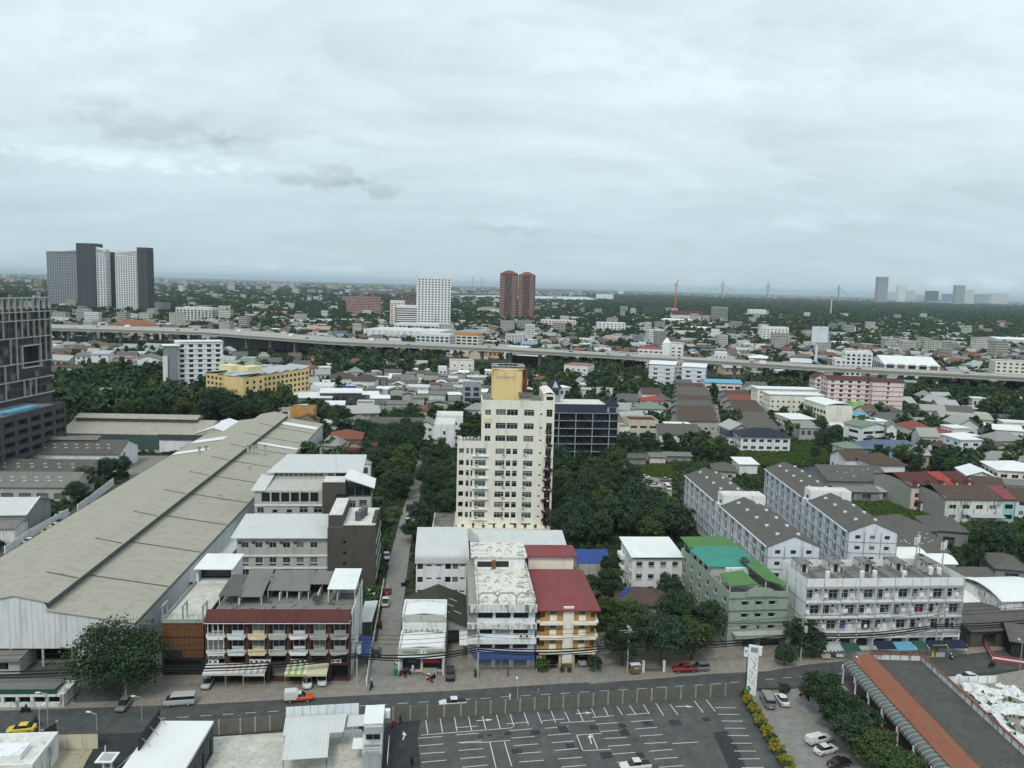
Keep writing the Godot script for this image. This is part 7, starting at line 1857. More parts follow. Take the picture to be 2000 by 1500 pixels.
# ------------------------------------------------------------------ far city: towers,bridges,works
func build_far() -> void:
	var J:={"join": true,"sides": "fr","fh": 3.2}
	var list:=[
		["tower_block","light grey condominium tower of a far twin pair, window side","tower",[-924.5,-1719.47,-0.0349,66.04,26],112.0,{"slope": 7.0,"wall": "cool_grey","bay": 5.0,"ww": 3.4,"wh": 1.7,"roofmat": "deck_grey","rise": 4.0,"glass": "glass_blue"}],
		["tower_block","dark grey spine of the far twin condominium","tower",[-808.1,-1587.53,-0.0349,35.27,30],127.0,{"wall": "slate","bay": 12,"ww": 2.0,"roofmat": "deck_grey","rise": 2.0,"glass": "glass_blue"}],
		["tower_block","white angled end slab of the first far twin condominium","tower",[-785.44,-1587.45,0.0698,22.41,22],114.0,{"slope": -11.0,"wall": "white","bay": 6,"ww": 3.6,"wh": 1.7,"roofmat": "deck_white","rise": 5.0,"glass": "glass_blue"}],
		["tower_block","dark flank of the second far twin condominium","tower",[-776.89,-1619.42,-0.0349,18.01,26],114.0,{"wall": "slate","bay": 9,"ww": 2.0,"roofmat": "deck_grey","glass": "glass_blue"}],
		["tower_block","white gridded face of the second far twin condominium","tower",[-705.22,-1530.2,-0.0349,41.52,28],110.0,{"slope": 5.0,"wall": "white","bay": 4.4,"ww": 2.8,"wh": 1.7,"roofmat": "deck_white","rise": 6.0,"glass": "glass_blue"}],
		["tower_block","slim dark end of the second far twin condominium","tower",[-653.3,-1476.31,-0.0349,18.21,24],118.0,{"wall": "slate","bay": 12,"ww": 2.0,"roofmat": "deck_white","rise": 2.5,"glass": "glass_blue"}],
		["tower_block","brown and pink residential tower with red roofs, one of twins","tower",[-11.68,-1668.2,0.0000,35.51,26],95.0,{"wall": "tower_brown","bay": 5,"ww": 3.4,"wh": 1.0,"roof": "hip","roofmat": "roof_rust","rise": 7.0,"over": 1.0,"bands": "tower_pink","fh": 3.1}],
		["tower_block","brown and pink residential tower with red roofs, narrower twin","tower",[23.93,-1670.61,0.0000,33.54,26],93.0,{"wall": "tower_brown","bay": 5,"ww": 3.4,"wh": 1.0,"roof": "hip","roofmat": "roof_rust","rise": 7.0,"over": 1.0,"bands": "tower_pink","fh": 3.1}],
		["hotel_tower","white hotel slab with grid of small dark windows","tower",[-120.14,-1235.36,0.1745,48.64,28],80.0,{"wall": "white","bay": 4.6,"fh": 3.6,"ww": 2.5,"wh": 1.9,"glass": "glass_dark","roofmat": "deck_white","rise": 5.0}],
		["hotel_tower","white podium wing with ribbon windows before the hotel slab","building",[-146.48,-1242.56,0.1396,55.68,26],38.0,{"wall": "white","bay": 80,"ww": 60,"wh": 1.7,"roofmat": "deck_white"}],
		["hotel_tower","low white gallery wing at the foot of the hotel","building",[-128.97,-1186.6,-0.1047,76.38,36],14.0,{"wall": "white","bay": 6,"ww": 4.4,"wh": 2.0,"roofmat": "deck_white"}],
		["apartment_block","brick brown slab of flats with white balcony lines","apartments",[-296.52,-1640.27,0.1047,65.37,18],42.0,{"wall": "pink_brown","bay": 5,"ww": 2.6,"wh": 1.5,"bands": "white_old","roofmat": "roof_maroon"}],
		["apartment_block","pale pink slab behind the hotel podium","apartments",[-178.28,-1272.74,0.0698,21.62,18],44.0,{"wall": "pink","bay": 6,"ww": 2.4,"roofmat": "deck_grey"}],
		["apartment_block","brown balcony block joined to the hotel slab","apartments",[-191.08,-1529.4,0.0698,27.86,20],52.0,{"wall": "tower_brown","bay": 7,"ww": 4.6,"bands": "pink","roofmat": "deck_grey"}],
		["office_building","grey office with vertical white piers near the twin towers","building",[-491.51,-1292.42,-0.0698,57.63,30],24.0,{"wall": "white_old","bay": 6,"ww": 3.6,"wh": 2.0,"roofmat": "deck_white","glass": "glass_room"}],
		["building","grey windowless block below the far twin condominium","building",[-655.59,-1543.44,-0.0698,25.38,22],22.0,{"wall": "mid_grey","sides": "","roofmat": "deck_grey"}],
		["school","wide low building with red tiled roof below the twin towers","building",[-462.08,-1009.52,-0.1396,47.85,30],12.0,{"wall": "pink","roof": "hip","roofmat": "roof_orange","rise": 6.0}],
		["apartment_block","pale green-roofed flats between hotel and red towers","apartments",[-60.51,-1964.33,0.0698,51.7,26],17.0,{"wall": "cream","roof": "hip","roofmat": "roof_green_grey","rise": 4.0,"bay": 5}],
		["apartment_block","white flats with blue end bay beyond the trees","apartments",[150.44,-1287.56,0.0349,42.73,22],19.0,{"wall": "white","bay": 6,"ww": 3.0,"roofmat": "deck_white"}],
		["apartment_block","pink and white low flats beyond the expressway trees","apartments",[75.19,-1406.17,0.0000,58.48,24],16.0,{"wall": "pink","bay": 6,"ww": 3,"roofmat": "deck_white"}],
		["building","long pink building with red roof edge","building",[146.53,-1279.85,0.0000,34.5,20],9.0,{"wall": "pink","trim": "red_wall","roofmat": "deck_grey"}],
		["apartment_block","white eight-storey flats standing alone behind the billboard","apartments",[367.26,-1170.37,-0.0698,35.81,20],24.0,{"wall": "white","bay": 5,"ww": 2.6,"roofmat": "deck_white"}],
		["building","brown unfinished tower block by the crane","building",[454.48,-1843.46,-0.0698,33.33,22],38.0,{"wall": "old_concrete","bay": 5,"ww": 3.0,"style": "dark","roofmat": "deck_grey"}],
		["building","dark netted construction block","building",[350.87,-2107.75,-0.0698,51.09,26],30.0,{"wall": "slate","sides": "","roofmat": "deck_grey"}],
		["building","white stepped building with dark red gables","building",[377.68,-1816.87,-0.1047,67.71,30],20.0,{"wall": "white","roof": "gx","roofmat": "roof_maroon","rise": 8.0,"bay": 6}],
		["building","white and red office block near the unfinished tower","building",[686.32,-2353.94,-0.0698,48.14,24],24.0,{"wall": "white","bay": 7,"roofmat": "deck_white"}],
		["building","white gallery block before the stepped white building","building",[339.88,-1731.97,-0.1047,69.03,20],11.0,{"wall": "white","roof": "hip","roofmat": "roof_white","rise": 2.5}],
		["factory_hall","long blue and white factory beyond the red store","factory",[781.97,-1286.9,-0.1745,79.62,60],12.0,{"wall": "white_blue","roof": "gx","roofmat": "roof_white","rise": 2.0,"bay": 7,"ww": 5}],
		["factory_hall","red store shed among trees beyond the arena","factory",[681.68,-1325.89,-0.1745,30.13,30],8.0,{"wall": "red_wall","roof": "gx","roofmat": "roof_grey","rise": 1.5,"sides": ""}],
		["factory_hall","pale blue sheds next to the red store","factory",[707.24,-1311.72,-0.1745,28.2,30],8.0,{"wall": "white_blue","roof": "gx","roofmat": "roof_pale","rise": 1.5,"sides": ""}],
		["factory_hall","long white factory roof below the white gallery block","factory",[318.53,-1430.78,-0.1396,44.33,40],9.0,{"wall": "cream","roof": "gx","roofmat": "roof_white","rise": 2.0,"sides": ""}],
		# the skyline on the right,far beyond the wood
		["skyscraper","tallest far tower of the skyline, cut with a notched top","tower",[3691.26,-8407.33,0.0000,102.59,60],262.0,{"wall": "cool_grey","bay": 22,"ww": 12,"wh": 2.2,"fh": 14,"roofmat": "deck_grey","glass": "glass_blue"}],
		["skyscraper","white stepped tower below the tallest far tower","tower",[4803.01,-10941.81,0.0000,133.93,50],158.0,{"wall": "white","bay": 22,"ww": 8,"fh": 14}],
		["skyscraper","lower white block beside the tallest far tower","tower",[5745.03,-12731.11,0.0000,148.13,50],138.0,{"wall": "white_old","bay": 22,"ww": 8,"fh": 14}],
		["skyscraper","pale twin slab in the far skyline, taller one","tower",[4537.05,-9802.33,0.0000,95.9,50],203.0,{"wall": "white","bay": 22,"ww": 8,"fh": 14}],
		["skyscraper","pale twin slab in the far skyline, lower one","tower",[5651.77,-11924.74,0.0000,116.79,50],163.0,{"wall": "white_old","bay": 22,"ww": 8,"fh": 14}],
		["skyscraper","green-grey low tower in the far skyline","tower",[13659.52,-28037.38,0.0000,309.45,60],128.0,{"wall": "mid_grey","bay": 22,"ww": 8,"fh": 14}],
		["skyscraper","dark stepped tower in the far skyline","tower",[5875.02,-11756.38,0.0000,165.44,60],163.0,{"wall": "slate","bay": 22,"ww": 8,"fh": 14}],
		["skyscraper","blue tower under construction in the far skyline","tower",[8360.4,-16023.01,0.0000,284.6,60],148.0,{"wall": "cloth_blue","bay": 22,"ww": 8,"fh": 14}],
		["skyscraper","grey-topped tall tower next to the blue one","tower",[4739.53,-8909.82,0.0000,97.96,60],208.0,{"wall": "cool_grey","bay": 22,"ww": 8,"fh": 14}],
		["skyscraper","broad pale tower in the far skyline","tower",[5360.78,-9873.79,0.0000,120.72,60],178.0,{"wall": "white_old","bay": 22,"ww": 8,"fh": 14}],
		["skyscraper","grey slab at the skyline's end","tower",[7338.33,-13082.23,0.0000,224.23,60],148.0,{"wall": "cool_grey","bay": 22,"ww": 8,"fh": 14}],
		["skyscraper","pale double slab at the skyline's end","tower",[6772.79,-11672.1,0.0000,228.54,60],153.0,{"wall": "white_old","bay": 22,"ww": 8,"fh": 14}],
		["building","white riverside block beyond the water","building",[523.3,-4843.25,0.0000,94.64,60],38.0,{"wall": "white","bay": 20,"ww": 8,"fh": 10}],
		["building","narrow white riverside tower beyond the water","building",[1233.63,-9692.89,0.0000,59.4,40],58.0,{"wall": "white","bay": 20,"ww": 8,"fh": 10}],
	]
	for q in list:
		var o: Dictionary=q[5]
		for k in J: if not o.has(k): o[k]=J[k]
		var nd:=block(q[0],q[1],q[2],q[3],q[4],o)
		if o.wall=="tower_brown" and q[0]=="tower_block":
			for x in [-0.36,0.3]:   # pink balcony stacks up the front
				box(nd,"balcony_stack",V(x*q[3][3],q[4]/2,q[3][4]/2+0.9),V(q[3][3]*0.24,q[4],1.8),"tower_brown")
				var s:=tool()
				for j in int(q[4]/3.1): bx(s,V(0,3.1*j+1.0,0),V(q[3][3]*0.26,1.3,2.4))
				var bal:=put(nd,"balconies",s.commit(),MATS.tower_pink); bal.position=V(x*q[3][3],0,q[3][4]/2+1.0); bal.set_meta("kind","stuff")
	# the tower chimney,the crane,the bridges
	var ch:=thing("chimney","slim ochre chimney standing in front of the far wood","chimney",V(1028.63,0,-2703.04))
	rod(ch,"shaft",Vector3.ZERO,V(0,66,0),5.0,"beige"); rod(ch,"rim",V(0,64,0),V(0,67,0),6.0,"mid_grey")
	var cr:=thing("tower_crane","orange tower crane above the netted construction block","crane",V(494.15,0,-2555.27))
	for x in [-2.0,2.0]:
		for z in [-2.0,2.0]: rod(cr,"mast_leg",V(x,0,z),V(x,92,z),0.9,"sign_orange")
	for k in 15: beam(cr,"lattice",V(-2,k*6.0,2),V(2,k*6.0+6,2),0.6,"sign_orange")
	beam(cr,"jib",V(0,88,0),V(7,104,-4),2.0,"sign_orange"); beam(cr,"counter_jib",V(0,88,0),V(-9,90,2),2.0,"sign_orange"); box(cr,"cab",V(2,86,2),V(3,4,3),"light_grey")
	for q in [["pair of pylons of a far cable-stayed bridge beyond the river",[[918.0,11600.0],[936.0,11600.0]],187.0,540],["wide far cable-stayed bridge beyond the wood",[[1403.0,7600.0],[1491.0,7600.0]],168.0,548],["second far cable-stayed bridge, towards the skyline",[[1628.0,7600.0],[1706.0,7600.0]],168.0,553]]:
		var az: Array=q[1]
		var P:=[]
		for a in az:
			var k: float=(a[0] - 1000.0)/1618.0
			P.append(V(k*a[1]*1.0,0,-a[1]))
		var b:=thing("cable_bridge",q[0],"bridge",P[0])
		var H: float=q[2]
		var span: Vector3=P[1] - P[0]
		var dirv:=span.normalized()
		for p in [Vector3.ZERO,span]:
			for s2 in [-1,1]: beam(b,"pylon_leg",p+V(0,0,0)+dirv.cross(Vector3.UP)*14*s2+dirv*4*s2,p+V(0,H,0),6.5,"pole_concrete")
			for k in 7:
				for s2 in [-1,1]: beam(b,"stay_cable",p+V(0,H - 6 - k*5,0),p+dirv*s2*(26.0+24.0*k)+V(0,50,0),0.8,"metal")
		beam(b,"deck",-dirv*700+V(0,30,0),V(0,50,0),26,"pole_concrete",4.0); beam(b,"deck",V(0,50,0),span+V(0,50,0),26,"pole_concrete",4.0); beam(b,"deck",span+V(0,50,0),span+dirv*700+V(0,30,0),26,"pole_concrete",4.0)
	structure("river",sheet(flat([-821.7,-4384.82,-448.37,-5037.64,-109.84,-5990.52,212.65,-6271.03,566.78,-6579.05,531.3,-5292.03,332.62,-4382.21,103.85,-4176.35,-288.69,-4485.05,-751.65,-4011.24]),0.3),MATS.water)
	structure("river",sheet(flat([366.42,-4094.98,668.56,-4254.86,724.28,-3984.08,438.7,-3843.53]),0.3),MATS.water)

func occupy(x: float,z: float,yaw: float,hw: float,hd: float) -> void:
	var R:=sqrt(hw*hw+hd*hd)+12.0
	for i in range(floori((x - R)/40.0),floori((x+R)/40.0)+1):
		for j in range(floori((z - R)/40.0),floori((z+R)/40.0)+1):
			var k:=Vector2i(i,j)
			if not occupied.has(k): occupied[k]=[]
			occupied[k].append([x,z,cos(yaw),sin(yaw),hw,hd])

func clear(x: float,z: float,r: float) -> bool:
	for f in occupied.get(Vector2i(floori(x/40.0),floori(z/40.0)),[]):
		var dx: float=x - f[0]; var dz: float=z - f[1]
		if absf(dx*f[2] - dz*f[3])<f[4]+r and absf(dx*f[3]+dz*f[2])<f[5]+r: return false
	return true

# ------------------------------------------------------------------ vehicles (local +x is forwards)
func loft(s: SurfaceTool,secs: Array) -> void:   # sections of equal point counts,each an open outline from side to side
	for i in secs.size() - 1:
		var a: Array=secs[i]; var b: Array=secs[i+1]
		for j in a.size() - 1: quad(s,a[j],b[j],b[j+1],a[j+1])
	for e in [0,secs.size() - 1]:
		var p: Array=secs[e]; var c:=Vector3.ZERO
		for v in p: c += v/p.size()
		for j in p.size():
			if e==0: tri(s,c,p[j],p[(j+1) % p.size()])
			else: tri(s,c,p[(j+1) % p.size()],p[j])

func hull(x: float,w: float,y0: float,yb: float) -> Array:
	return [V(x,y0,w*0.9),V(x,y0+0.22,w),V(x,yb - 0.14,w),V(x,yb,w*0.9),V(x,yb,-w*0.9),V(x,yb - 0.14,-w),V(x,y0+0.22,-w),V(x,y0,-w*0.9)]

func cab(x: float,wb: float,wt: float,yb: float,yt: float) -> Array:
	return [V(x,yb,wb),V(x,yt,wt),V(x,yt,-wt),V(x,yb,-wb)]

var CARS:={}
func car_proto(kind: String) -> Dictionary:
	if CARS.has(kind): return CARS[kind]
	var b:=tool(); var g:=tool(); var r:=tool(); var c:=tool()
	var wheels:=[1.25,-1.25]
	var L:=2.1; var extra:=""
	match kind:
		"sedan":
			loft(b,[hull(-2.1,.68,.38,.8),hull(-1.95,.8,.24,.93),hull(-1.2,.84,.22,.96),hull(0.9,.84,.22,.92),hull(1.75,.8,.24,.8),hull(2.1,.62,.38,.62)])
			loft(g,[cab(-1.62,.62,.5,.92,.98),cab(-0.95,.74,.6,.92,1.37),cab(0.2,.76,.62,.9,1.4),cab(1.05,.74,.58,.88,.95)])
			loft(r,[cab(-0.98,.62,.56,1.36,1.40),cab(0.22,.64,.58,1.385,1.43)])
		"hatch":
			loft(b,[hull(-1.85,.72,.35,.9),hull(-1.75,.8,.24,.98),hull(0.7,.82,.22,.95),hull(1.5,.78,.24,.85),hull(1.85,.62,.38,.66)])
			loft(g,[cab(-1.78,.7,.58,.96,1.2),cab(-1.2,.74,.6,.94,1.48),cab(0.1,.75,.61,.92,1.5),cab(0.95,.72,.56,.9,.97)])
			loft(r,[cab(-1.35,.62,.56,1.46,1.5),cab(0.12,.63,.57,1.485,1.53)])
			wheels=[1.1,-1.15]
		"pickup","canopy_pickup","box_truck":
			loft(b,[hull(-2.35,.78,.5,1.02),hull(-2.3,.82,.42,1.05),hull(0.9,.84,.4,1.05),hull(1.75,.82,.4,1.0),hull(2.35,.7,.5,.86)])
			loft(g,[cab(-0.75,.74,.6,1.03,1.55),cab(0.35,.74,.6,1.03,1.58),cab(1.1,.72,.56,1.02,1.08)])
			loft(r,[cab(-0.78,.64,.58,1.55,1.6),cab(0.4,.64,.58,1.57,1.62)])
			if kind=="pickup": bx(c,V(-1.58,1.06,0),V(1.45,0.03,1.36))
			elif kind=="canopy_pickup": loft(r,[cab(-2.32,.78,.62,1.04,1.5),cab(-2.1,.78,.64,1.04,1.6),cab(-0.8,.76,.62,1.04,1.6)])
			else: loft(r,[cab(-2.4,.86,.84,.7,2.0),cab(-2.3,.86,.84,.7,2.05),cab(-0.5,.86,.84,.7,2.05),cab(-0.1,.86,.8,1.3,1.75)])
			wheels=[1.5,-1.45]; L=2.35
		"van":
			loft(b,[hull(-2.5,.84,.35,1.2),hull(-2.45,.86,.3,1.25),hull(1.9,.86,.28,1.25),hull(2.4,.8,.3,1.05),hull(2.5,.72,.4,.9)])
			loft(g,[cab(-2.46,.84,.76,1.23,1.8),cab(1.2,.84,.76,1.23,1.82),cab(2.2,.8,.7,1.15,1.2)])
			loft(r,[cab(-2.5,.8,.7,1.78,1.98),cab(-2.3,.8,.7,1.78,2.06),cab(1.0,.8,.7,1.78,2.04),cab(1.4,.78,.68,1.74,1.86)])
			wheels=[1.7,-1.55]; L=2.5
	CARS[kind]={"body": b.commit(),"glass": g.commit(),"roof": r.commit(),"bed": c.commit() if kind=="pickup" else null,"wheels": wheels,"L": L}
	return CARS[kind]

func car(kind: String,paint: String,label: String,at: Vector3,yaw: float,group:="",roof_paint:="") -> Node3D:
	var p:=car_proto(kind)
	if not MATS.has("paint_"+paint):
		var c: Array={"white": [.72,.73,.74],"silver": [.42,.43,.44],"grey": [.17,.175,.18],"black": [.012,.012,.014],"red": [.25,.015,.02],"taxi": [.62,.50,.02],"green": [.02,.18,.07],"orange": [.55,.09,.02],"navy": [.015,.022,.05],"blue": [.03,.10,.35],"gold": [.36,.27,.10]}[paint]
		var m:=mk("paint_"+paint,c[0],c[1],c[2],0.3)
		m.clearcoat_enabled=true; m.clearcoat=0.6; m.clearcoat_roughness=0.1
	var n:=thing("taxi" if paint=="taxi" else "minibus" if kind=="van" else "pickup_truck" if kind.contains("pickup") else "box_truck" if kind=="box_truck" else "car",label,"taxi" if paint=="taxi" else "van" if kind=="van" else "truck" if kind=="box_truck" or kind.contains("pickup") else "car",at,yaw,group)
	put(n,"body",p.body,MATS["paint_"+paint]); put(n,"windows",p.glass,MATS.glass_dark); put(n,"roof",p.roof,MATS["paint_"+(roof_paint if roof_paint else paint)])
	if p.bed: put(n,"load_bed",p.bed,MATS.charcoal)
	var L: float=p.L
	for x in p.wheels:
		for z in [-0.74,0.74]:
			var w:=put(n,"wheel",CYL,MATS.black); w.transform=Transform3D(Basis(V(0.62,0,0),V(0,0,0.22),V(0,-0.62,0)),V(x,0.31,z)); 
			var h:=put(w,"hub",CYL,MATS.metal); h.position=V(0,0.5*signf(z),0); h.scale=V(0.55,0.12,0.55)
	for z in [-0.55,0.55]:
		box(n,"headlight",V(L - 0.16,0.68 if kind != "van" else 0.85,z),V(0.14,0.14,0.28),"glass_pale"); box(n,"tail_light",V(-L+0.05,0.8,z*1.15),V(0.1,0.22,0.2),"sign_red")
	box(n,"number_plate",V(-L - 0.02,0.6,0),V(0.03,0.12,0.36),"white")
	return n

var BIKE: Node3D
func motorbike(label: String,at: Vector3,yaw: float,paint:="red",rider:="",group:="") -> void:
	var n:=thing("motorcycle",label,"motorcycle",at,yaw,group)
	for x in [-0.6,0.6]:
		var w:=put(n,"wheel",CYL,MATS.black); w.transform=Transform3D(Basis(V(0.55,0,0),V(0,0,0.1),V(0,-0.55,0)),V(x,0.28,0))
	var s:=tool()
	loft(s,[cab(-0.75,.1,.12,.55,.8),cab(-0.3,.16,.14,.4,.78),cab(0.15,.12,.1,.3,.55),cab(0.45,.18,.14,.4,.95),cab(0.62,.1,.08,.7,.98)])
	put(n,"body",s.commit(),MATS[{"red": "sign_red","black": "black","blue": "sign_blue","white": "white"}[paint]])
	box(n,"seat",V(-0.35,0.82,0),V(0.75,0.1,0.26),"black"); rod(n,"handlebar",V(0.42,1.02,-0.34),V(0.42,1.02,0.34),0.05,"metal_dark"); box(n,"headlight",V(0.62,0.88,0),V(0.12,0.14,0.16),"glass_pale")
	if rider:
		person(rider,at+V(0,0,0),yaw,true,"navy" if paint=="blue" else "charcoal")

var BODIES:={}
func person(label: String,at: Vector3,yaw: float,seated:=false,shirt:="white") -> void:
	# one continuous body: tapered capsules joined by a smooth minimum,meshed as surface nets
	var key:="seated" if seated else "walking"
	if not BODIES.has(key):
		var J:=[]   # [a,b,ra,rb]
		if seated:
			J=[[V(-.22,.86,0),V(-.12,1.3,0),.15,.17],[V(-.12,1.36,0),V(-.08,1.5,0),.06,.055]]
			for z in [-1,1]: J.append_array([[V(-.2,.88,.1*z),V(.2,.82,.17*z),.09,.065],[V(.2,.82,.17*z),V(.12,.42,.17*z),.06,.045],[V(.12,.4,.17*z),V(.27,.37,.17*z),.045,.035],[V(-.1,1.33,.19*z),V(.08,1.1,.27*z),.055,.045],[V(.08,1.1,.27*z),V(.38,1.06,.26*z),.042,.035]])
		else:
			J=[[V(0,.86,0),V(0,1.28,0),.13,.155],[V(0,1.33,0),V(.01,1.45,0),.055,.05]]
			for z in [-1,1]: J.append_array([[V(0,.86,.09*z),V(.1*z,.46,.09*z),.085,.06],[V(.1*z,.46,.09*z),V(.14*z - .06,.08,.09*z),.055,.04],[V(.14*z - .06,.05,.09*z),V(.14*z+.1,.04,.09*z),.04,.03],[V(0,1.3,.19*z),V(-.08*z,1.03,.23*z),.05,.042],[V(-.08*z,1.03,.23*z),V(-.06*z+.08,.78,.22*z),.04,.035]])
		J.append([V(0,0,0),V(0,0,0),0,0])
		J.pop_back()
		var hd:=V(-.07,1.6,0) if seated else V(.02,1.55,0)
		J.append([hd,hd+V(.015,.05,0),.092,.098])
		BODIES[key]=[surface_nets(J,0.03),hd]
	var o:=thing("person",label,"person",at,yaw)
	put(o,"body",BODIES[key][0],MATS[shirt])
	var hd: Vector3=BODIES[key][1]
	var hair:=tool()
	for i in 8:
		for j in 3:
			var f:=func(a: float,b: float) -> Vector3: return hd+V(-0.01,0.06,0)+V(cos(a)*cos(b),sin(b),sin(a)*cos(b))*0.118
			quad(hair,f.call(TAU*(i+1)/8,j*0.52),f.call(TAU*i/8,j*0.52),f.call(TAU*i/8,j*0.52+0.52),f.call(TAU*(i+1)/8,j*0.52+0.52))
	put(o,"helmet" if seated else "hair",hair.commit(),MATS.metal_white if seated and shirt=="charcoal" else MATS.black)

func surface_nets(J: Array,c: float) -> ArrayMesh:
	var lo:=V(9,9,9); var hi:=-lo
	for j in J:
		for k in 2: lo=lo.min(j[k] - Vector3.ONE*0.22); hi=hi.max(j[k]+Vector3.ONE*0.22)
	var n:=Vector3i(((hi - lo)/c).ceil())+Vector3i.ONE
	var F:=PackedFloat32Array(); F.resize(n.x*n.y*n.z)
	for z in n.z:
		for y in n.y:
			for x in n.x:
				var p:=lo+V(x,y,z)*c
				var d:=1.0
				for j in J:
					var ab: Vector3=j[1] - j[0]
					var t:=clampf((p - j[0]).dot(ab)/maxf(ab.length_squared(),1e-6),0,1)
					var e: float=p.distance_to(j[0]+ab*t) - lerpf(j[2],j[3],t)
					var h:=clampf(0.5+0.5*(e - d)/0.04,0,1)
					d=lerpf(e,d,h) - 0.04*h*(1 - h)
				F[x+n.x*(y+n.y*z)]=d
	var V:={}
	var s:=tool(); s.set_smooth_group(1)
	var at:=func(x: int,y: int,z: int) -> float: return F[x+n.x*(y+n.y*z)]
	for z in n.z - 1:
		for y in n.y - 1:
			for x in n.x - 1:
				var q:=Vector3.ZERO; var k:=0
				for e in 12:
					var ax:=e/4; var u:=e % 2; var v:=(e/2) % 2
					var a:=[0,0,0]; a[(ax+1) % 3]=u; a[(ax+2) % 3]=v
					var b:=a.duplicate(); b[ax]=1
					var f0: float=at.call(x+a[0],y+a[1],z+a[2]); var f1: float=at.call(x+b[0],y+b[1],z+b[2])
					if (f0<0) != (f1<0):
						q += V(a[0],a[1],a[2]).lerp(V(b[0],b[1],b[2]),f0/(f0 - f1)); k += 1
				if k: V[Vector3i(x,y,z)]=lo+(V(x,y,z)+q/k)*c
	for z in range(1,n.z - 1):
		for y in range(1,n.y - 1):
			for x in range(1,n.x - 1):
				for ax in 3:
					var d:=Vector3i.ZERO; d[ax]=1
					var f0: float=at.call(x,y,z); var f1: float=at.call(x+d.x,y+d.y,z+d.z)
					if (f0<0)==(f1<0): continue
					var u:=Vector3i.ZERO; u[(ax+1) % 3]=1
					var w:=Vector3i.ZERO; w[(ax+2) % 3]=1
					var o:=Vector3i(x,y,z)
					var Q:=[V[o - u - w],V[o - w],V[o],V[o - u]]
					if f0>0: Q.reverse()
					for i in [0,2,1,0,3,2]: s.add_vertex(Q[i])
	s.generate_normals()
	return s.commit()

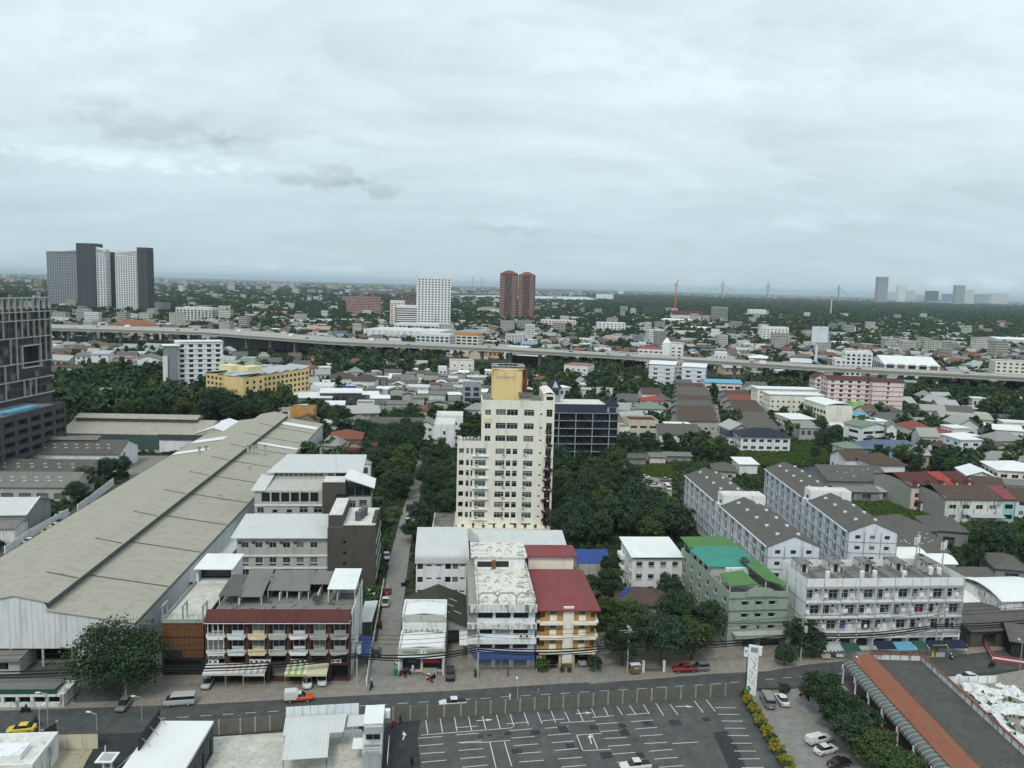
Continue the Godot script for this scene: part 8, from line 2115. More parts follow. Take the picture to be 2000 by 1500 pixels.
func build_vehicles() -> void:
	for q in [["van","silver","silver minibus pulling out before the slatted shop",V(-54.76,0,-132.8),3.334,""],["hatch","silver","silver hatchback parked under the striped awning",V(-52.52,0,-139.43),-1.466,""],["sedan","white","white sedan parked half under the lime green awning",V(-35.15,0,-140.83),-1.309,""],["sedan","white","white sedan parked in the open beside the cream awning",V(-32.83,0,-141.93),-1.274,""],["box_truck","orange","orange pickup carrying a white box on the road",V(-35.14,0,-135.12),0.192,"white"],["pickup","white","white pickup with dark load bed driving along the wall",V(-8.64,0,-134.67),3.334,""],["pickup","black","black pickup parked beside the convenience store",V(-9.92,0,-145.46),-1.501,""],["sedan","taxi","yellow and green taxi driving beside the corner house",V(-75.74,0,-122.94),3.368,""],["hatch","black","black car parked against the side street wall",V(-24.98,0,-154.15),1.710,""],["pickup","white","white pickup parked in the side street",V(-27.09,0,-179.37),1.676,""],["hatch","red","dark red car parked behind the white pickup in the side street",V(-27.72,0,-186.54),1.676,""],["sedan","silver","silver sedan parked across the grass plot",V(-32.11,0,-184.28),3.072,""],["sedan","white","white car parked under the narrow carport",V(-29.55,0,-176.22),1.658,""],["hatch","white","white hatchback in the yard of the brown end block",V(-31.62,0,-210.37),-1.396,""],["sedan","white","white car coming down the narrow side street",V(-30.56,0,-247.45),-1.501,""],["van","grey","grey van parked beside the tall sign tower",V(46.6,0,-138.81),1.539,""],["sedan","white","white sedan parked next to the grey van",V(49.39,0,-139.33),1.608,""],["canopy_pickup","white","white canopy pickup parked under the trees",V(51.19,-0,-126.33),0.384,""],["sedan","white","white sedan parked beside the canopy pickup",V(51.3,0,-123.53),0.419,""],["sedan","black","black sedan parked alongside the white sedan under the trees",V(52.08,0,-119.91),0.454,""],["sedan","white","white sedan driving past the white fence panels",V(88.08,0,-150.07),3.299,""],["pickup","white","white pickup driving through the painted car park",V(20.18,0,-117.41),3.351,""],["pickup","red","red pickup parked outside the garden gate",V(34.35,0,-150.19),3.229,""],["hatch","grey","grey car parked beside the red pickup",V(37.26,0,-151),3.281,""],["sedan","black","black car in the dark garage of the ochre flats",V(9.09,0,-152.07),-1.501,""],["sedan","silver","silver car in the other garage of the ochre flats",V(14.88,0,-152.86),-1.501,""],["sedan","white","white car first in the queue on the factory lane",V(-127.81,0,-215.15),0.942,""],["sedan","taxi","yellow taxi parked in the factory lane",V(-127.9,0,-224.43),0.942,""],["sedan","white","white car parked ahead of the lane taxi",V(-128.44,0,-229.31),0.942,""],["hatch","black","black car at the end of the lane queue",V(-128.74,0,-233.39),0.942,""],["sedan","white","white car under the lane trees",V(-133.03,0,-240.48),0.942,""],["hatch","grey","grey car parked behind the white lane wall",V(-129,0,-251.29),0.942,""],["canopy_pickup","black","black canopy truck in the field car yard",V(53.16,0,-303.79),-0.349,""],["pickup","white","white pickup in the field car yard",V(53.25,0,-297.46),-0.175,""],["sedan","white","white car at the top of the field car yard",V(52.14,0,-311.98),0.175,""],["pickup","grey","grey pickup by the long block in the car yard",V(59.25,0,-307.79),0.087,""],["van","white","white van standing close to the long block",V(57.66,0,-294.89),-1.484,""],["sedan","grey","grey sedan low in the car yard",V(53.68,0,-287),-0.524,""],["sedan","white","white car by the trees below the car yard",V(54.13,0,-276.57),0.175,""],["hatch","white","white car first before the dark navy flats",V(22.3,0,-326.17),1.676,""],["hatch","silver","silver car parked second before the navy flats",V(24.23,0,-327.36),1.676,""],["hatch","black","black car parked third before the navy flats",V(26.38,0,-328.59),1.676,""],["hatch","grey","grey car parked fourth before the navy flats",V(28.68,0,-328.88),1.676,""],["hatch","silver","pale car parked fifth before the navy flats",V(31.07,0,-330.15),1.676,""],["hatch","red","bright red car before the navy flats",V(34.32,0,-331.53),1.676,""],["sedan","white","white car parked at the corner of the navy flats' yard",V(20.79,0,-321.34),0.175,""],["sedan","white","white car at the foot of the brown terrace lane",V(100.95,0,-392.61),1.396,""],["sedan","white","white car half way up the terrace lane",V(109.28,0,-429.67),1.658,""],["hatch","black","black car in the terrace lane",V(107.48,0,-443.88),1.658,""],["hatch","grey","grey car behind the black one in the terrace lane",V(111.38,0,-461.84),1.658,""],["hatch","black","dark car third in the terrace lane row",V(114.66,0,-477.25),1.658,""],["sedan","white","white car near the top of the terrace lane",V(119.67,0,-500.2),1.658,""],["sedan","white","white car at the very top of the terrace lane",V(127.06,0,-510.13),1.658,""],["sedan","white","white car parked by the blue-roofed house",V(207.96,0,-403.18),0.175,""],["sedan","white","second white car parked by the blue-roofed house",V(209.34,0,-399.44),0.175,""],["pickup","white","white truck on the lane beyond the terraced white house",V(255.41,0,-425.58),0.087,""],["hatch","grey","small truck parked under the big roadside tree",V(-63.51,0,-131.11),-1.466,""]]:
		car(q[0],q[1],q[2],q[3],q[4],"",q[5])
	# traffic far off on the expressway: bodies only
	var words:=["white","silver","black","white","red","grey","blue"]
	for f in far_traffic:
		var w: String=words[f[2]]
		if not MATS.has("paint_"+w): continue
		var truck: bool=f[2] in [0,6]
		var p:=car_proto("van" if truck else "sedan")
		var n:=thing("truck" if truck else "car","small %s %s driving on the expressway" % [w,"truck" if truck else "car"],"truck" if truck else "car",f[0],f[1],"traffic on the expressway")
		put(n,"body",p.body,MATS["paint_"+w]); put(n,"roof",p.roof,MATS["paint_"+w]); put(n,"windows",p.glass,MATS.glass_dark)
		if truck: box(n,"cargo_box",V(-1.6,1.9,0),V(5.2,2.6,2.2),"white")
	for q in [["motorcycle ridden out of the side street",V(-23.54,0,-139.98),-1.745,"black","rider in dark clothes leaving the side street",""],["motorcycle ridden along the road by the kerb",V(-78.52,0,-128.78),3.229,"black","rider on the road beside the forecourt line",""],["motorcycle passing the yellow taxi",V(-74.65,0,-124.84),3.316,"blue","rider in a blue jacket beside the taxi",""],["motorcycle ridden towards the far junction",V(96.08,0,-155.88),0.349,"black","rider in dark clothes near the junction",""],["parked red motorcycle outside the convenience store",V(-18.84,0,-145.74),1.047,"red","","motorcycles parked outside the convenience store"],["parked black motorcycle outside the convenience store",V(-18.2,0,-145.17),1.693,"black","","motorcycles parked outside the convenience store"],["parked blue motorcycle outside the convenience store",V(-17.77,0,-146.21),2.339,"blue","","motorcycles parked outside the convenience store"],["parked white motorcycle outside the convenience store",V(-13.88,0,-144.43),1.414,"white","","motorcycles parked outside the convenience store"],["parked red motorcycle outside the convenience store",V(-13.31,0,-143.47),2.059,"red","","motorcycles parked outside the convenience store"],["parked black motorcycle outside the convenience store",V(-12.92,0,-144.28),1.134,"black","","motorcycles parked outside the convenience store"],["parked blue motorcycle under the trees by the shop row",V(63.92,0,-138.69),1.780,"blue","","motorcycles parked under the trees by the shop row"],["parked white motorcycle under the trees by the shop row",V(63.68,0,-137.26),2.426,"white","","motorcycles parked under the trees by the shop row"],["parked red motorcycle under the trees by the shop row",V(63.77,0,-136.22),1.501,"red","","motorcycles parked under the trees by the shop row"],["parked black motorcycle under the trees by the shop row",V(64.36,0,-140.16),2.147,"black","","motorcycles parked under the trees by the shop row"],["parked blue motorcycle beside the wall",V(-68.59,0,-116.03),1.222,"blue","","motorcycles parked beside the wall"],["parked white motorcycle beside the wall",V(-67.7,0,-115.81),1.868,"white","","motorcycles parked beside the wall"],["parked red motorcycle under the trees by the shop row",V(54.02,0,-141.43),2.513,"red","","motorcycles parked under the trees by the shop row"],["parked black motorcycle under the trees by the shop row",V(54.41,0,-140.71),1.588,"black","","motorcycles parked under the trees by the shop row"],["parked blue motorcycle by the pavement stalls",V(89.31,0,-159.76),2.234,"blue","","motorcycles parked by the pavement stalls"],["parked white motorcycle by the pavement stalls",V(89.91,0,-159.34),1.309,"white","","motorcycles parked by the pavement stalls"],["parked red motorcycle beside the wall",V(-26.42,0,-168.06),1.955,"red","","motorcycles parked beside the wall"],["parked black motorcycle beside the wall",V(-26.4,0,-165.95),2.601,"black","","motorcycles parked beside the wall"],["parked blue motorcycle by the pavement stalls",V(64.02,0,-159.56),1.676,"blue","","motorcycles parked by the pavement stalls"],["parked white motorcycle outside the convenience store",V(-20.21,0,-149.4),2.321,"white","","motorcycles parked outside the convenience store"],["parked red motorcycle beside the wall",V(-17.85,0,-127.85),1.396,"red","","motorcycles parked beside the wall"]]:
		motorbike(q[0],q[1],q[2],q[3],q[4],q[5])
	for q in [["person in white shirt walking on the road by the wall",V(1.19,0,-136.8),3.316,"white"],["person in grey standing on the far lane line",V(6.17,0,-139.08),0.349,"mid_grey"],["person in dark clothes at the car park entrance",V(-16.73,0,-128.23),1.396,"charcoal"],["person in black walking in the asphalt drive",V(-13.42,0,-116.45),-1.571,"black"],["person in blue at the food stall",V(64.93,0,-158.69),0.175,"cloth_blue"],["person in red under the navy awnings",V(87.66,0,-160.59),0.524,"cloth_red"],["person in pale shirt before the convenience store",V(-16.97,0,-146.67),1.571,"white"],["person in brown on the pavement before the stained building",V(0.76,0,-146.1),0.698,"brown_grey"]]:
		person(q[0],q[1],q[2],false,q[3])

# ------------------------------------------------------------------ poles,cables,lamps and small street furniture
func build_street_things() -> void:
	var P:=[V(-103.62,0,-130.75),V(-64.59,0,-134.34),V(-26.35,0,-141.34),V(-4.81,0,-145.37),V(23.29,0,-149.1),V(58.37,0,-156),V(87.97,0,-162.03),V(131.02,0,-173.41)]
	var names:=["beside the kiosk row","under the big tree","at the side street corner","before the stained building","by the gravel path","beside the green flats","before the balcony block","at the far junction"]
	for i in P.size():
		var n:=thing("utility_pole","concrete utility pole with cross-arm %s" % names[i],"pole",P[i],0.2)
		rod(n,"pole",Vector3.ZERO,V(0,9.2,0),0.3,"pole_concrete"); beam(n,"cross_arm",V(-0.1,8.7,-1.1),V(0.1,8.7,1.1),0.14,"pole_concrete"); beam(n,"cross_arm",V(-1.0,8.0,0),V(1.0,8.0,0),0.1,"metal")
		for z in [-0.9,0.0,0.9]: rod(n,"insulator",V(0,8.75,z),V(0,9.1,z),0.12,"white")
		if i in [2,5]:
			for z in [-0.5,0.5]: rod(n,"transformer",V(0.4,6.2,z),V(0.4,7.4,z),0.7,"light_grey")
		if i==4: beam(n,"lamp_arm",V(0,8.4,0),V(-2.2,8.7,0.6),0.09,"metal")
	for i in P.size() - 1:
		var spans:=[[9.05,-0.9,0.035],[9.05,0.9,0.035],[8.1,0.4,0.035],[6.0,0.1,0.10],[5.6,0.15,0.13],[5.2,0.1,0.08]]
		for k in spans.size():
			var q: Array=spans[k]
			var s:=tool()
			var prev:=Vector3.ZERO
			var a: Vector3=P[i]+V(0,q[0],q[1]); var b: Vector3=P[i+1]+V(0,q[0],q[1])
			for j in 13:
				var t:=j/12.0
				var p:=a.lerp(b,t) - a+V(0,-4.0*(0.5+0.12*k)*t*(1 - t),0)
				if j: loft(s,[[prev+V(0,-q[2],q[2]),prev+V(0,q[2],0),prev+V(0,-q[2],-q[2])],[p+V(0,-q[2],q[2]),p+V(0,q[2],0),p+V(0,-q[2],-q[2])]])
				prev=p
			var o:=put(self,"cable",s.commit(),MATS.cable); o.position=a
			tag(o,("thick black cable bundle leaving the pole " if q[2]>0.05 else "thin power line leaving the pole top ")+names[i],"cable","cables along the street")
	for q in [["street lamp on the road beside the sign wall",V(-72.08,0,-123.9),3.30,6.0],["tall lamp rising behind the mossy wall",V(-68.82,0,-116.16),1.60,7.5],["camera post at the end of the sign wall",V(-62.3,0,-119.96),3.00,5.0],["lamp post on the kerb opposite the big tree",V(-58.7,-0,-127.26),3.20,4.0],["lamp on the wall between road and painted bays",V(2.43,0,-133.89),1.70,5.0],["white lamp post at the debris lot corner",V(98.67,0,-151.32),1.50,7.0],["lamp post on the kerb before the orange-edged shops",V(65.54,0,-145.92),1.60,5.0]]:
		var n:=thing("street_lamp",q[0],"lamp",q[1],q[2])
		rod(n,"post",Vector3.ZERO,V(0,q[3],0),0.14,"metal"); beam(n,"arm",V(0,q[3],0),V(1.1,q[3]+0.25,0),0.09,"metal"); box(n,"lamp_head",V(1.3,q[3]+0.25,0),V(0.7,0.14,0.26),"metal_white")
	# carts,stalls,planters and bins along the pavement
	for q in [["food_cart","white food cart under the grey striped awning","cart",V(66.97,0,-158.13),0.1,"white"],["food_cart","silver food cart beside the roadside tree","cart",V(63.78,0,-157.24),0.1,"light_grey"],["food_cart","wooden cart parked by the gravel path","cart",V(24.66,0,-148.56),0.2,"wood"],["planter","flowering pot between the two garages","plant",V(10.98,0,-148.77),0,"brick_dark"],["planter","second pot between the two garages","plant",V(12.33,0,-148.85),0,"brick_dark"],["planter","pot plant on the pavement before the stained building","plant",V(-5.11,0,-145.75),0,"brick_dark"],["bin","large blue bin at the garden wall","bin",V(38.9,0,-151.31),0.1,"sign_blue"],["bin","green bin beside the convenience store column","bin",V(-19.97,0,-145.67),0.1,"sign_green"],["gate","iron garden gate between white posts","gate",V(28.34,0,-149.82),0.1,"brown_grey"],["shop_frame","bright yellow shop frame under the navy awning","stall",V(87.72,0,-159.89),0.1,"sign_yellow"],["boat_sign","white oval shop board at the awning corner","sign",V(93,0,-161.63),0.1,"white"],["shop_frame","white ice cream counter beside the food cart","stall",V(68.96,0,-158.48),0.1,"white"]]:
		var n:=thing(q[0],q[1],q[2],q[3],q[4])
		match q[0]:
			"food_cart":
				box(n,"counter",V(0,0.75,0),V(1.7,0.7,0.8),q[5]); box(n,"canopy",V(0,2.05,0),V(1.9,0.08,1.1),"canvas_white"); box(n,"glass_case",V(0.2,1.3,0),V(0.9,0.4,0.6),"glass_pale")
				for x in [-0.75,0.75]: rod(n,"post",V(x,0.4,0),V(x,2.0,0),0.06,"metal"); rod(n,"wheel",V(x*0.8,0.3,-0.42),V(x*0.8,0.3,-0.36),0.6,"black")
			"planter":
				rod(n,"pot",Vector3.ZERO,V(0,0.5,0),0.8,q[5]); var pl:=put(n,"foliage",crown_mesh(500+int(q[3].x),0.6,0.8,7,26,0.22,1,0.2),foliage_mat()); pl.position=V(0,0.9,0)
			"bin":
				box(n,"body",V(0,0.5,0),V(0.7,0.9,0.7),q[5]); box(n,"lid",V(0,1.0,0),V(0.78,0.12,0.78),q[5])
			"gate":
				for k in 5: box(n,"rail",V(0,0.4+0.3*k,0),V(3.6,0.06,0.05),q[5])
				for x in [-2.0,2.0]: box(n,"gate_post",V(x,1.1,0),V(0.45,2.2,0.45),"white_old")
				for k in 13: box(n,"bar",V(-1.8+0.3*k,1.0,0),V(0.04,1.6,0.04),q[5])
			"shop_frame":
				box(n,"beam",V(0,2.3,0),V(3.2,0.5,0.3),q[5]); box(n,"pillar",V(-1.45,1.1,0),V(0.45,2.1,0.3),q[5]); box(n,"counter",V(0.3,0.5,-0.3),V(2.0,1.0,0.7),"light_grey")
			"boat_sign":
				box(n,"board",V(0,1.4,0),V(2.6,1.1,0.1),"white"); box(n,"print",V(0.7,1.4,0.06),V(0.7,0.6,0.03),"sign_red"); 
				for x in [-0.9,0.9]: rod(n,"post",V(x,0,0),V(x,1.0,0),0.08,"metal")

# ------------------------------------------------------------------ trees
var FOLIAGE: StandardMaterial3D
func foliage_mat() -> StandardMaterial3D:
	if FOLIAGE==null:
		FOLIAGE=StandardMaterial3D.new(); FOLIAGE.resource_name="foliage"
		FOLIAGE.vertex_color_use_as_albedo=true; FOLIAGE.roughness=0.75; FOLIAGE.metallic_specular=0.25
		FOLIAGE.backlight_enabled=true; FOLIAGE.backlight=Color(0.10,0.14,0.05)
		FOLIAGE.cull_mode=BaseMaterial3D.CULL_DISABLED
	return FOLIAGE

const GREENS:=[[Color(.024,.046,.025),Color(.050,.084,.040)],[Color(.040,.072,.030),Color(.080,.125,.046)],[Color(.028,.054,.034),Color(.058,.092,.054)],[Color(.10,.12,.025),Color(.34,.28,.035)],[Color(.075,.018,.028),Color(.13,.03,.045)],[Color(.040,.068,.024),Color(.088,.124,.042)],[Color(.060,.052,.028),Color(.10,.085,.04)],[Color(.055,.100,.026),Color(.105,.160,.042)]]

func crown_mesh(sd: int,R: float,hc: float,clumps: int,per: int,leaf: float,pal: int,low:=0.35) -> ArrayMesh:
	# leaf-sized faces gathered in clumps through the volume of the crown; origin in the crown's middle
	var r:=RandomNumberGenerator.new(); r.seed=sd
	var N:=clumps*per
	var V:=PackedVector3Array(); var NN:=PackedVector3Array(); var C:=PackedColorArray()
	V.resize(N*6); NN.resize(N*6); C.resize(N*6)
	var a: Color=GREENS[pal][0]; var b: Color=GREENS[pal][1]
	var k:=0
	for i in clumps:
		var u:=r.randf_range(-1,1); var th:=r.randf_range(0,TAU)
		var rad:=pow(r.randf(),0.45)
		var dir:=V(sqrt(1 - u*u)*cos(th),u,sqrt(1 - u*u)*sin(th))
		if dir.y<-low: dir.y *= 0.4
		var c:=V(dir.x*R,dir.y*hc,dir.z*R)*rad*0.82
		var cr:=R*r.randf_range(0.2,0.36)
		for j in per:
			var d:=V(r.randfn(),r.randfn()*0.8+0.25,r.randfn()).normalized()
			var p:=c+d*cr*pow(r.randf(),0.4)*V(1,0.75,1)
			var nn:=(d*0.8+V(r.randfn(),r.randfn()+0.5,r.randfn())*0.6).normalized()
			var t1:=nn.cross(V(r.randfn(),r.randfn(),r.randfn())).normalized()
			var t2:=nn.cross(t1)
			var sz:=leaf*r.randf_range(0.6,1.3)
			t1 *= sz; t2 *= sz*0.62
			var q:=[p - t1,p - t2*0.9+t1*0.1,p+t1,p+t2]
			var col:=a.lerp(b,r.randf())
			for e in [0,2,1,0,3,2]:
				V[k]=q[e]; NN[k]=nn; C[k]=col; k += 1
	var arr:=[]; arr.resize(Mesh.ARRAY_MAX)
	arr[Mesh.ARRAY_VERTEX]=V; arr[Mesh.ARRAY_NORMAL]=NN; arr[Mesh.ARRAY_COLOR]=C
	var m:=ArrayMesh.new(); m.add_surface_from_arrays(Mesh.PRIMITIVE_TRIANGLES,arr)
	return m

func trunk_mesh(sd: int,h: float,R: float,r0: float) -> ArrayMesh:
	var r:=RandomNumberGenerator.new(); r.seed=sd
	var s:=tool()
	var limb:=func(a: Vector3,b: Vector3,ra: float,rb: float) -> void:
		var d:=(b - a).normalized(); var x:=d.cross(V(0.2,0.3,1)).normalized(); var y:=d.cross(x)
		for i in 6:
			var u:=x*cos(TAU*i/6)+y*sin(TAU*i/6); var v:=x*cos(TAU*(i+1)/6)+y*sin(TAU*(i+1)/6)
			quad(s,a+u*ra,a+v*ra,b+v*rb,b+u*rb)
	var fork:=V(r.randf_range(-.3,.3),h*0.45,r.randf_range(-.3,.3))
	limb.call(Vector3.ZERO,fork,r0,r0*0.75)
	for i in 5:
		var th:=TAU*i/5+r.randf()
		var e:=V(cos(th)*R*0.62,h*r.randf_range(0.75,0.95),sin(th)*R*0.62)
		limb.call(fork,e,r0*0.5,r0*0.12)
	return s.commit()

var TREES:=[]
var WOODS:=[]
func tree(called: String,label: String,at: Vector3,R: float,h: float,pal: int,sd: int,fine:=1.0,group:="") -> Node3D:
	var n:=thing(called,label,"tree",at,sd*1.3,group)
	var hc:=h*(0.44 if R<7.0 else 0.5)
	put(n,"trunk",trunk_mesh(sd,h*0.8,R,R*0.055+0.08),MATS.trunk)
	var c:=put(n,"crown",crown_mesh(sd,R,hc,int((22+R*8)*fine),130,0.19+R*0.008,pal,0.75),foliage_mat())
	c.position=V(0,h - hc,0)
	occupy(at.x,at.z,0.0,R*0.5,R*0.5)
	return n

func palm(label: String,at: Vector3,h: float,sd: int,group:="") -> void:
	var r:=RandomNumberGenerator.new(); r.seed=sd
	var n:=thing("palm_tree",label,"tree",at,r.randf()*6,group)
	rod(n,"trunk",Vector3.ZERO,V(0.2,h,0.1),0.3,"trunk")
	var V:=PackedVector3Array(); var NN:=PackedVector3Array(); var C:=PackedColorArray()
	for i in 15:
		var th:=TAU*i/15+r.randf()*0.3; var el:=r.randf_range(-0.2,0.9)
		var d:=V(cos(th),0,sin(th)); var sd2:=V(-sin(th),0,cos(th))
		var col: Color=GREENS[1][0].lerp(GREENS[1][1],r.randf())
		for k in 9:
			var t0:=k/9.0; var t1:=(k+1)/9.0
			var f:=func(t: float) -> Vector3: return V(0.2,h,0.1)+d*2.4*t+V(0,el*1.8*t - 2.0*t*t,0)
			for e in [-1,1]:
				var a: Vector3=f.call(t0); var b: Vector3=f.call(t1)
				var tip: Vector3=(a+b)/2+sd2*e*0.55*sin(PI*(0.15+0.8*t0))+d*0.35+V(0,-0.15,0)
				for p in ([a,tip,b] if (tip - a).cross(b - a).y<0 else [a,b,tip]): V.append(p); NN.append(Vector3.UP); C.append(col)
	var arr:=[]; arr.resize(Mesh.ARRAY_MAX); arr[Mesh.ARRAY_VERTEX]=V; arr[Mesh.ARRAY_NORMAL]=NN; arr[Mesh.ARRAY_COLOR]=C
	var m:=ArrayMesh.new(); m.add_surface_from_arrays(Mesh.PRIMITIVE_TRIANGLES,arr)
	put(n,"crown",m,foliage_mat())

func build_trees() -> void:
	for q in [["roadside_tree","huge dark roadside tree beside the slatted shop",V(-66.61,0,-136.39),8.8,13.4,0,11,1.5],["garden_tree","broad garden tree beside the gravel path",V(22.7,0,-152.04),4.6,9.5,0,12,1.3],["garden_tree","large round garden tree over the iron gate",V(30.17,0,-152.5),5.6,10.5,2,13,1.3],["garden_tree","light green garden tree against the green flats",V(36.75,0,-155.55),4.6,9.0,1,14,1.3],["garden_tree","tall dark garden tree behind the gate trees",V(35.07,0,-162.48),5.6,11.5,0,15,1.3],["garden_tree","garden tree with fresh leaves beside the bungalow",V(25.92,0,-160.91),4.8,10.0,1,16,1.2],["garden_tree","dark tree against the side wall of the green flats",V(41.02,0,-161.89),4.0,10.0,0,17,1.2],["garden_tree","slender tree between ochre flats and bungalow",V(21.83,0,-166.11),3.4,9.0,5,18,1.0],["garden_tree","bushy tree behind the ochre flats",V(23.52,0,-183.08),4.2,9.0,0,19,1.0],["garden_tree","tree in front of the white guesthouse",V(37.47,0,-184.11),3.6,7.5,2,20,1.0],["garden_tree","small tree beside the blue sheet roof",V(26.1,0,-198.24),3.4,7.0,0,31,1.0],["street_tree","street tree between green flats and balcony block",V(59,0,-157.86),3.9,8.6,0,21,1.2],["street_tree","low spreading tree before the green flats' entrance",V(54.69,0,-154),2.3,4.0,0,22,1.0],["street_tree","street tree leaning over the food cart",V(61.61,0,-158.02),2.8,6.0,2,23,1.0],["car_park_tree","round tree at the roadside corner of the paved lot",V(55.23,0,-136.45),4.1,7.4,0,24,1.3],["car_park_tree","dark tree in the middle of the paved lot row",V(55.95,0,-129.83),3.9,7.4,0,25,1.3],["car_park_tree","dense tree above the parked white cars",V(55.52,0,-123.74),3.9,7.4,2,26,1.3],["car_park_tree","bright green tree over the parked black sedan",V(56.96,0,-119.33),3.8,6.8,5,27,1.3],["car_park_tree","dark tree beside the brick paving",V(59.05,0,-127.5),2.8,6.0,0,28,1.1],["car_park_tree","light green tree close to the shop row canopy",V(58.7,0,-115.09),3.8,6.6,1,29,1.2],["garden_bush","clipped tall bush by the gravel path corner",V(17,0,-149.14),1.6,3.4,0,41,0.8],["garden_bush","clipped round bush by the cream garden wall",V(7.19,0,-148.13),1.5,3.0,5,42,0.8],["garden_bush","low bush on the kerb of the paved lot",V(51.08,0,-143.15),1.2,1.4,0,43,0.6],["lane_tree","dark lane tree beside the white factory wall",V(-140.52,0,-269.38),4.6,9.0,0,51,1.0],["lane_tree","second lane tree by the grey hall's end",V(-141.63,0,-283.8),4.0,8.5,2,52,1.0],["lane_tree","third lane tree at the hall corner",V(-138.27,0,-288.08),4.4,9.0,0,53,1.0],["lane_tree","lane tree in front of the grey workshop",V(-135.65,0,-253.62),4.2,8.0,0,54,1.0],["yard_tree","tree behind the shophouse row by the flats",V(-61.22,0,-191.33),2.2,5.0,5,55,0.8],["soi_tree","big tree between side street and cream tower",V(-24.12,0,-265.54),6.0,12.0,0,56,1.1],["soi_tree","tree at the bend of the side street",V(-26.37,0,-223.45),4.0,8.0,0,57,1.0],["soi_tree","tree beside the tower's side terrace",V(-20.07,0,-247.94),4.6,9.0,2,58,1.0]]:
		tree(q[0],q[1],q[2],q[3],q[4],q[5],q[6],q[7])
	for q in [["palm tree beside the white guesthouse",V(40.93,0,-194.14),6.5,1],["palm tree by the blue-roofed bungalow",V(26.32,0,-189.66),6.0,2],["palm tree in the thicket by the navy flats",V(41.92,0,-257.04),7.5,3],["second palm tree in the thicket",V(36.67,0,-242.61),7.0,4],["palm tree before the red-roofed house",V(-65.88,0,-323.26),6.5,5],["palm tree in front of the pinkish hall",V(151.02,0,-549.76),8.0,6],["palm tree at the edge of the wood behind the factory",V(-207.12,0,-426.3),8.0,7],["palm tree beside the white cottage",V(168.71,0,-382.27),7.0,8]]:
		palm(q[0],q[1],q[2],q[3])
	# yellow-leaved shrubs in a row along the car park
	var hd:=[Vector2(43.17,-140.81),Vector2(43.1,-135.44),Vector2(43.22,-130.76),Vector2(43.23,-125.78),Vector2(43.45,-120.03),Vector2(43.62,-116.3)]
	var k:=0
	for i in hd.size() - 1:
		for t in 4:
			var p: Vector2=hd[i].lerp(hd[i+1],t/4.0)
			var n:=thing("shrub","bushy yellow and green leaved shrub in the car park hedge row","shrub",V(p.x,0,p.y),k*1.0,"hedge shrubs beside the car park")
			var c:=put(n,"foliage",crown_mesh(900+k,1.0+0.15*(k % 3),0.95,16,46,0.19,3 if k % 3 else 5),foliage_mat()); c.position=V(0,0.95,0)
			rod(n,"stem",Vector3.ZERO,V(0,0.8,0),0.08,"trunk"); k += 1
	# plants on the cream tower: roof garden and balcony plants
	var T: Node3D=tower_info.n
	var w: float=tower_info.w; var d: float=tower_info.d
	for i in 7:
		var at:=T.to_global(V(-w/2+1.6+1.0*i,tower_info.h1+0.05,d/2 - 2.2 - 1.7*(i % 3)))
		var n:=thing("roof_shrub",["tall roof garden tree on the tower's lower terrace","round roof garden bush on the tower's lower terrace","spreading roof garden bush overhanging the tower's terrace edge"][i % 3],"shrub",at,i,"roof garden on the tower terrace")
		var c:=put(n,"foliage",crown_mesh(950+i,2.5,2.4+0.5*(i % 3),40,80,0.22,[0,5,2][i % 3]),foliage_mat()); c.position=V(0,2.6+(i % 3)*1.1,0); rod(n,"stem",Vector3.ZERO,V(0,2,0),0.2,"trunk")
	for j in 9:
		var y: float=tower_info.rows[j+1 if j<9 else 9] - 1.6
		var at:=T.to_global(V(12.4,y,d/2+0.35))
		var red:=j<6
		var n:=thing("balcony_plant","crimson flowering shrub trailing from the tower's corner balconies" if red else "dull green shrub trailing from the tower's upper corner balconies","shrub",at,j,"plants on the tower's corner balconies")
		put(n,"foliage",crown_mesh(970+j,1.6 if red else 1.2,1.6 if red else 1.0,20,44,0.22,4 if red else 6),foliage_mat()); box(n,"trough",V(0,0.2,-0.1),V(2.0,0.4,0.5),"cream")
	for i in 9:
		var at:=T.to_global(V(-w/2+2+3.0*i,2.45,d/2+3.4))
		var n:=thing("terrace_plant","small green plant on the tower's front terrace","shrub",at,i,"plants on the tower's front terrace")
		put(n,"foliage",crown_mesh(990+i,0.6,0.7,7,26,0.2,5),foliage_mat()).position=V(0,0.7,0); rod(n,"pot",Vector3.ZERO,V(0,0.4,0),0.5,"roof_rust")
	# climbing grass and weeds: uncountable
	var rr:=RandomNumberGenerator.new(); rr.seed=3
	var blades:=[]
	for g in [[flat([114.6,-280.36,150.67,-303.98,163.59,-285.59,190.61,-272.04,165.39,-234.53,134.98,-239.03,122.83,-259.27]),5200,1.0],[flat([48.69,-354,71.94,-362.79,63.66,-312.52,46.86,-316.53]),2600,0.7],[flat([-35.91,-195.81,-31.57,-196.16,-30.59,-187.96,-34.4,-187.67]),700,0.5],[flat([105.69,-398.64,147.68,-419.16,146.49,-356.44,108.22,-341.11,96.85,-355.14]),2600,0.9],[flat([86.69,-145.58,95.63,-147.08,91.15,-124.07,84.27,-120.92]),260,0.45],[flat([17.88,-315.58,55.51,-277.39,47.76,-235.98,13.55,-227.06]),4000,1.1]]:
		var poly: PackedVector2Array=g[0]
		var lo:=poly[0]; var hi:=poly[0]
		for p in poly: lo=lo.min(p); hi=hi.max(p)
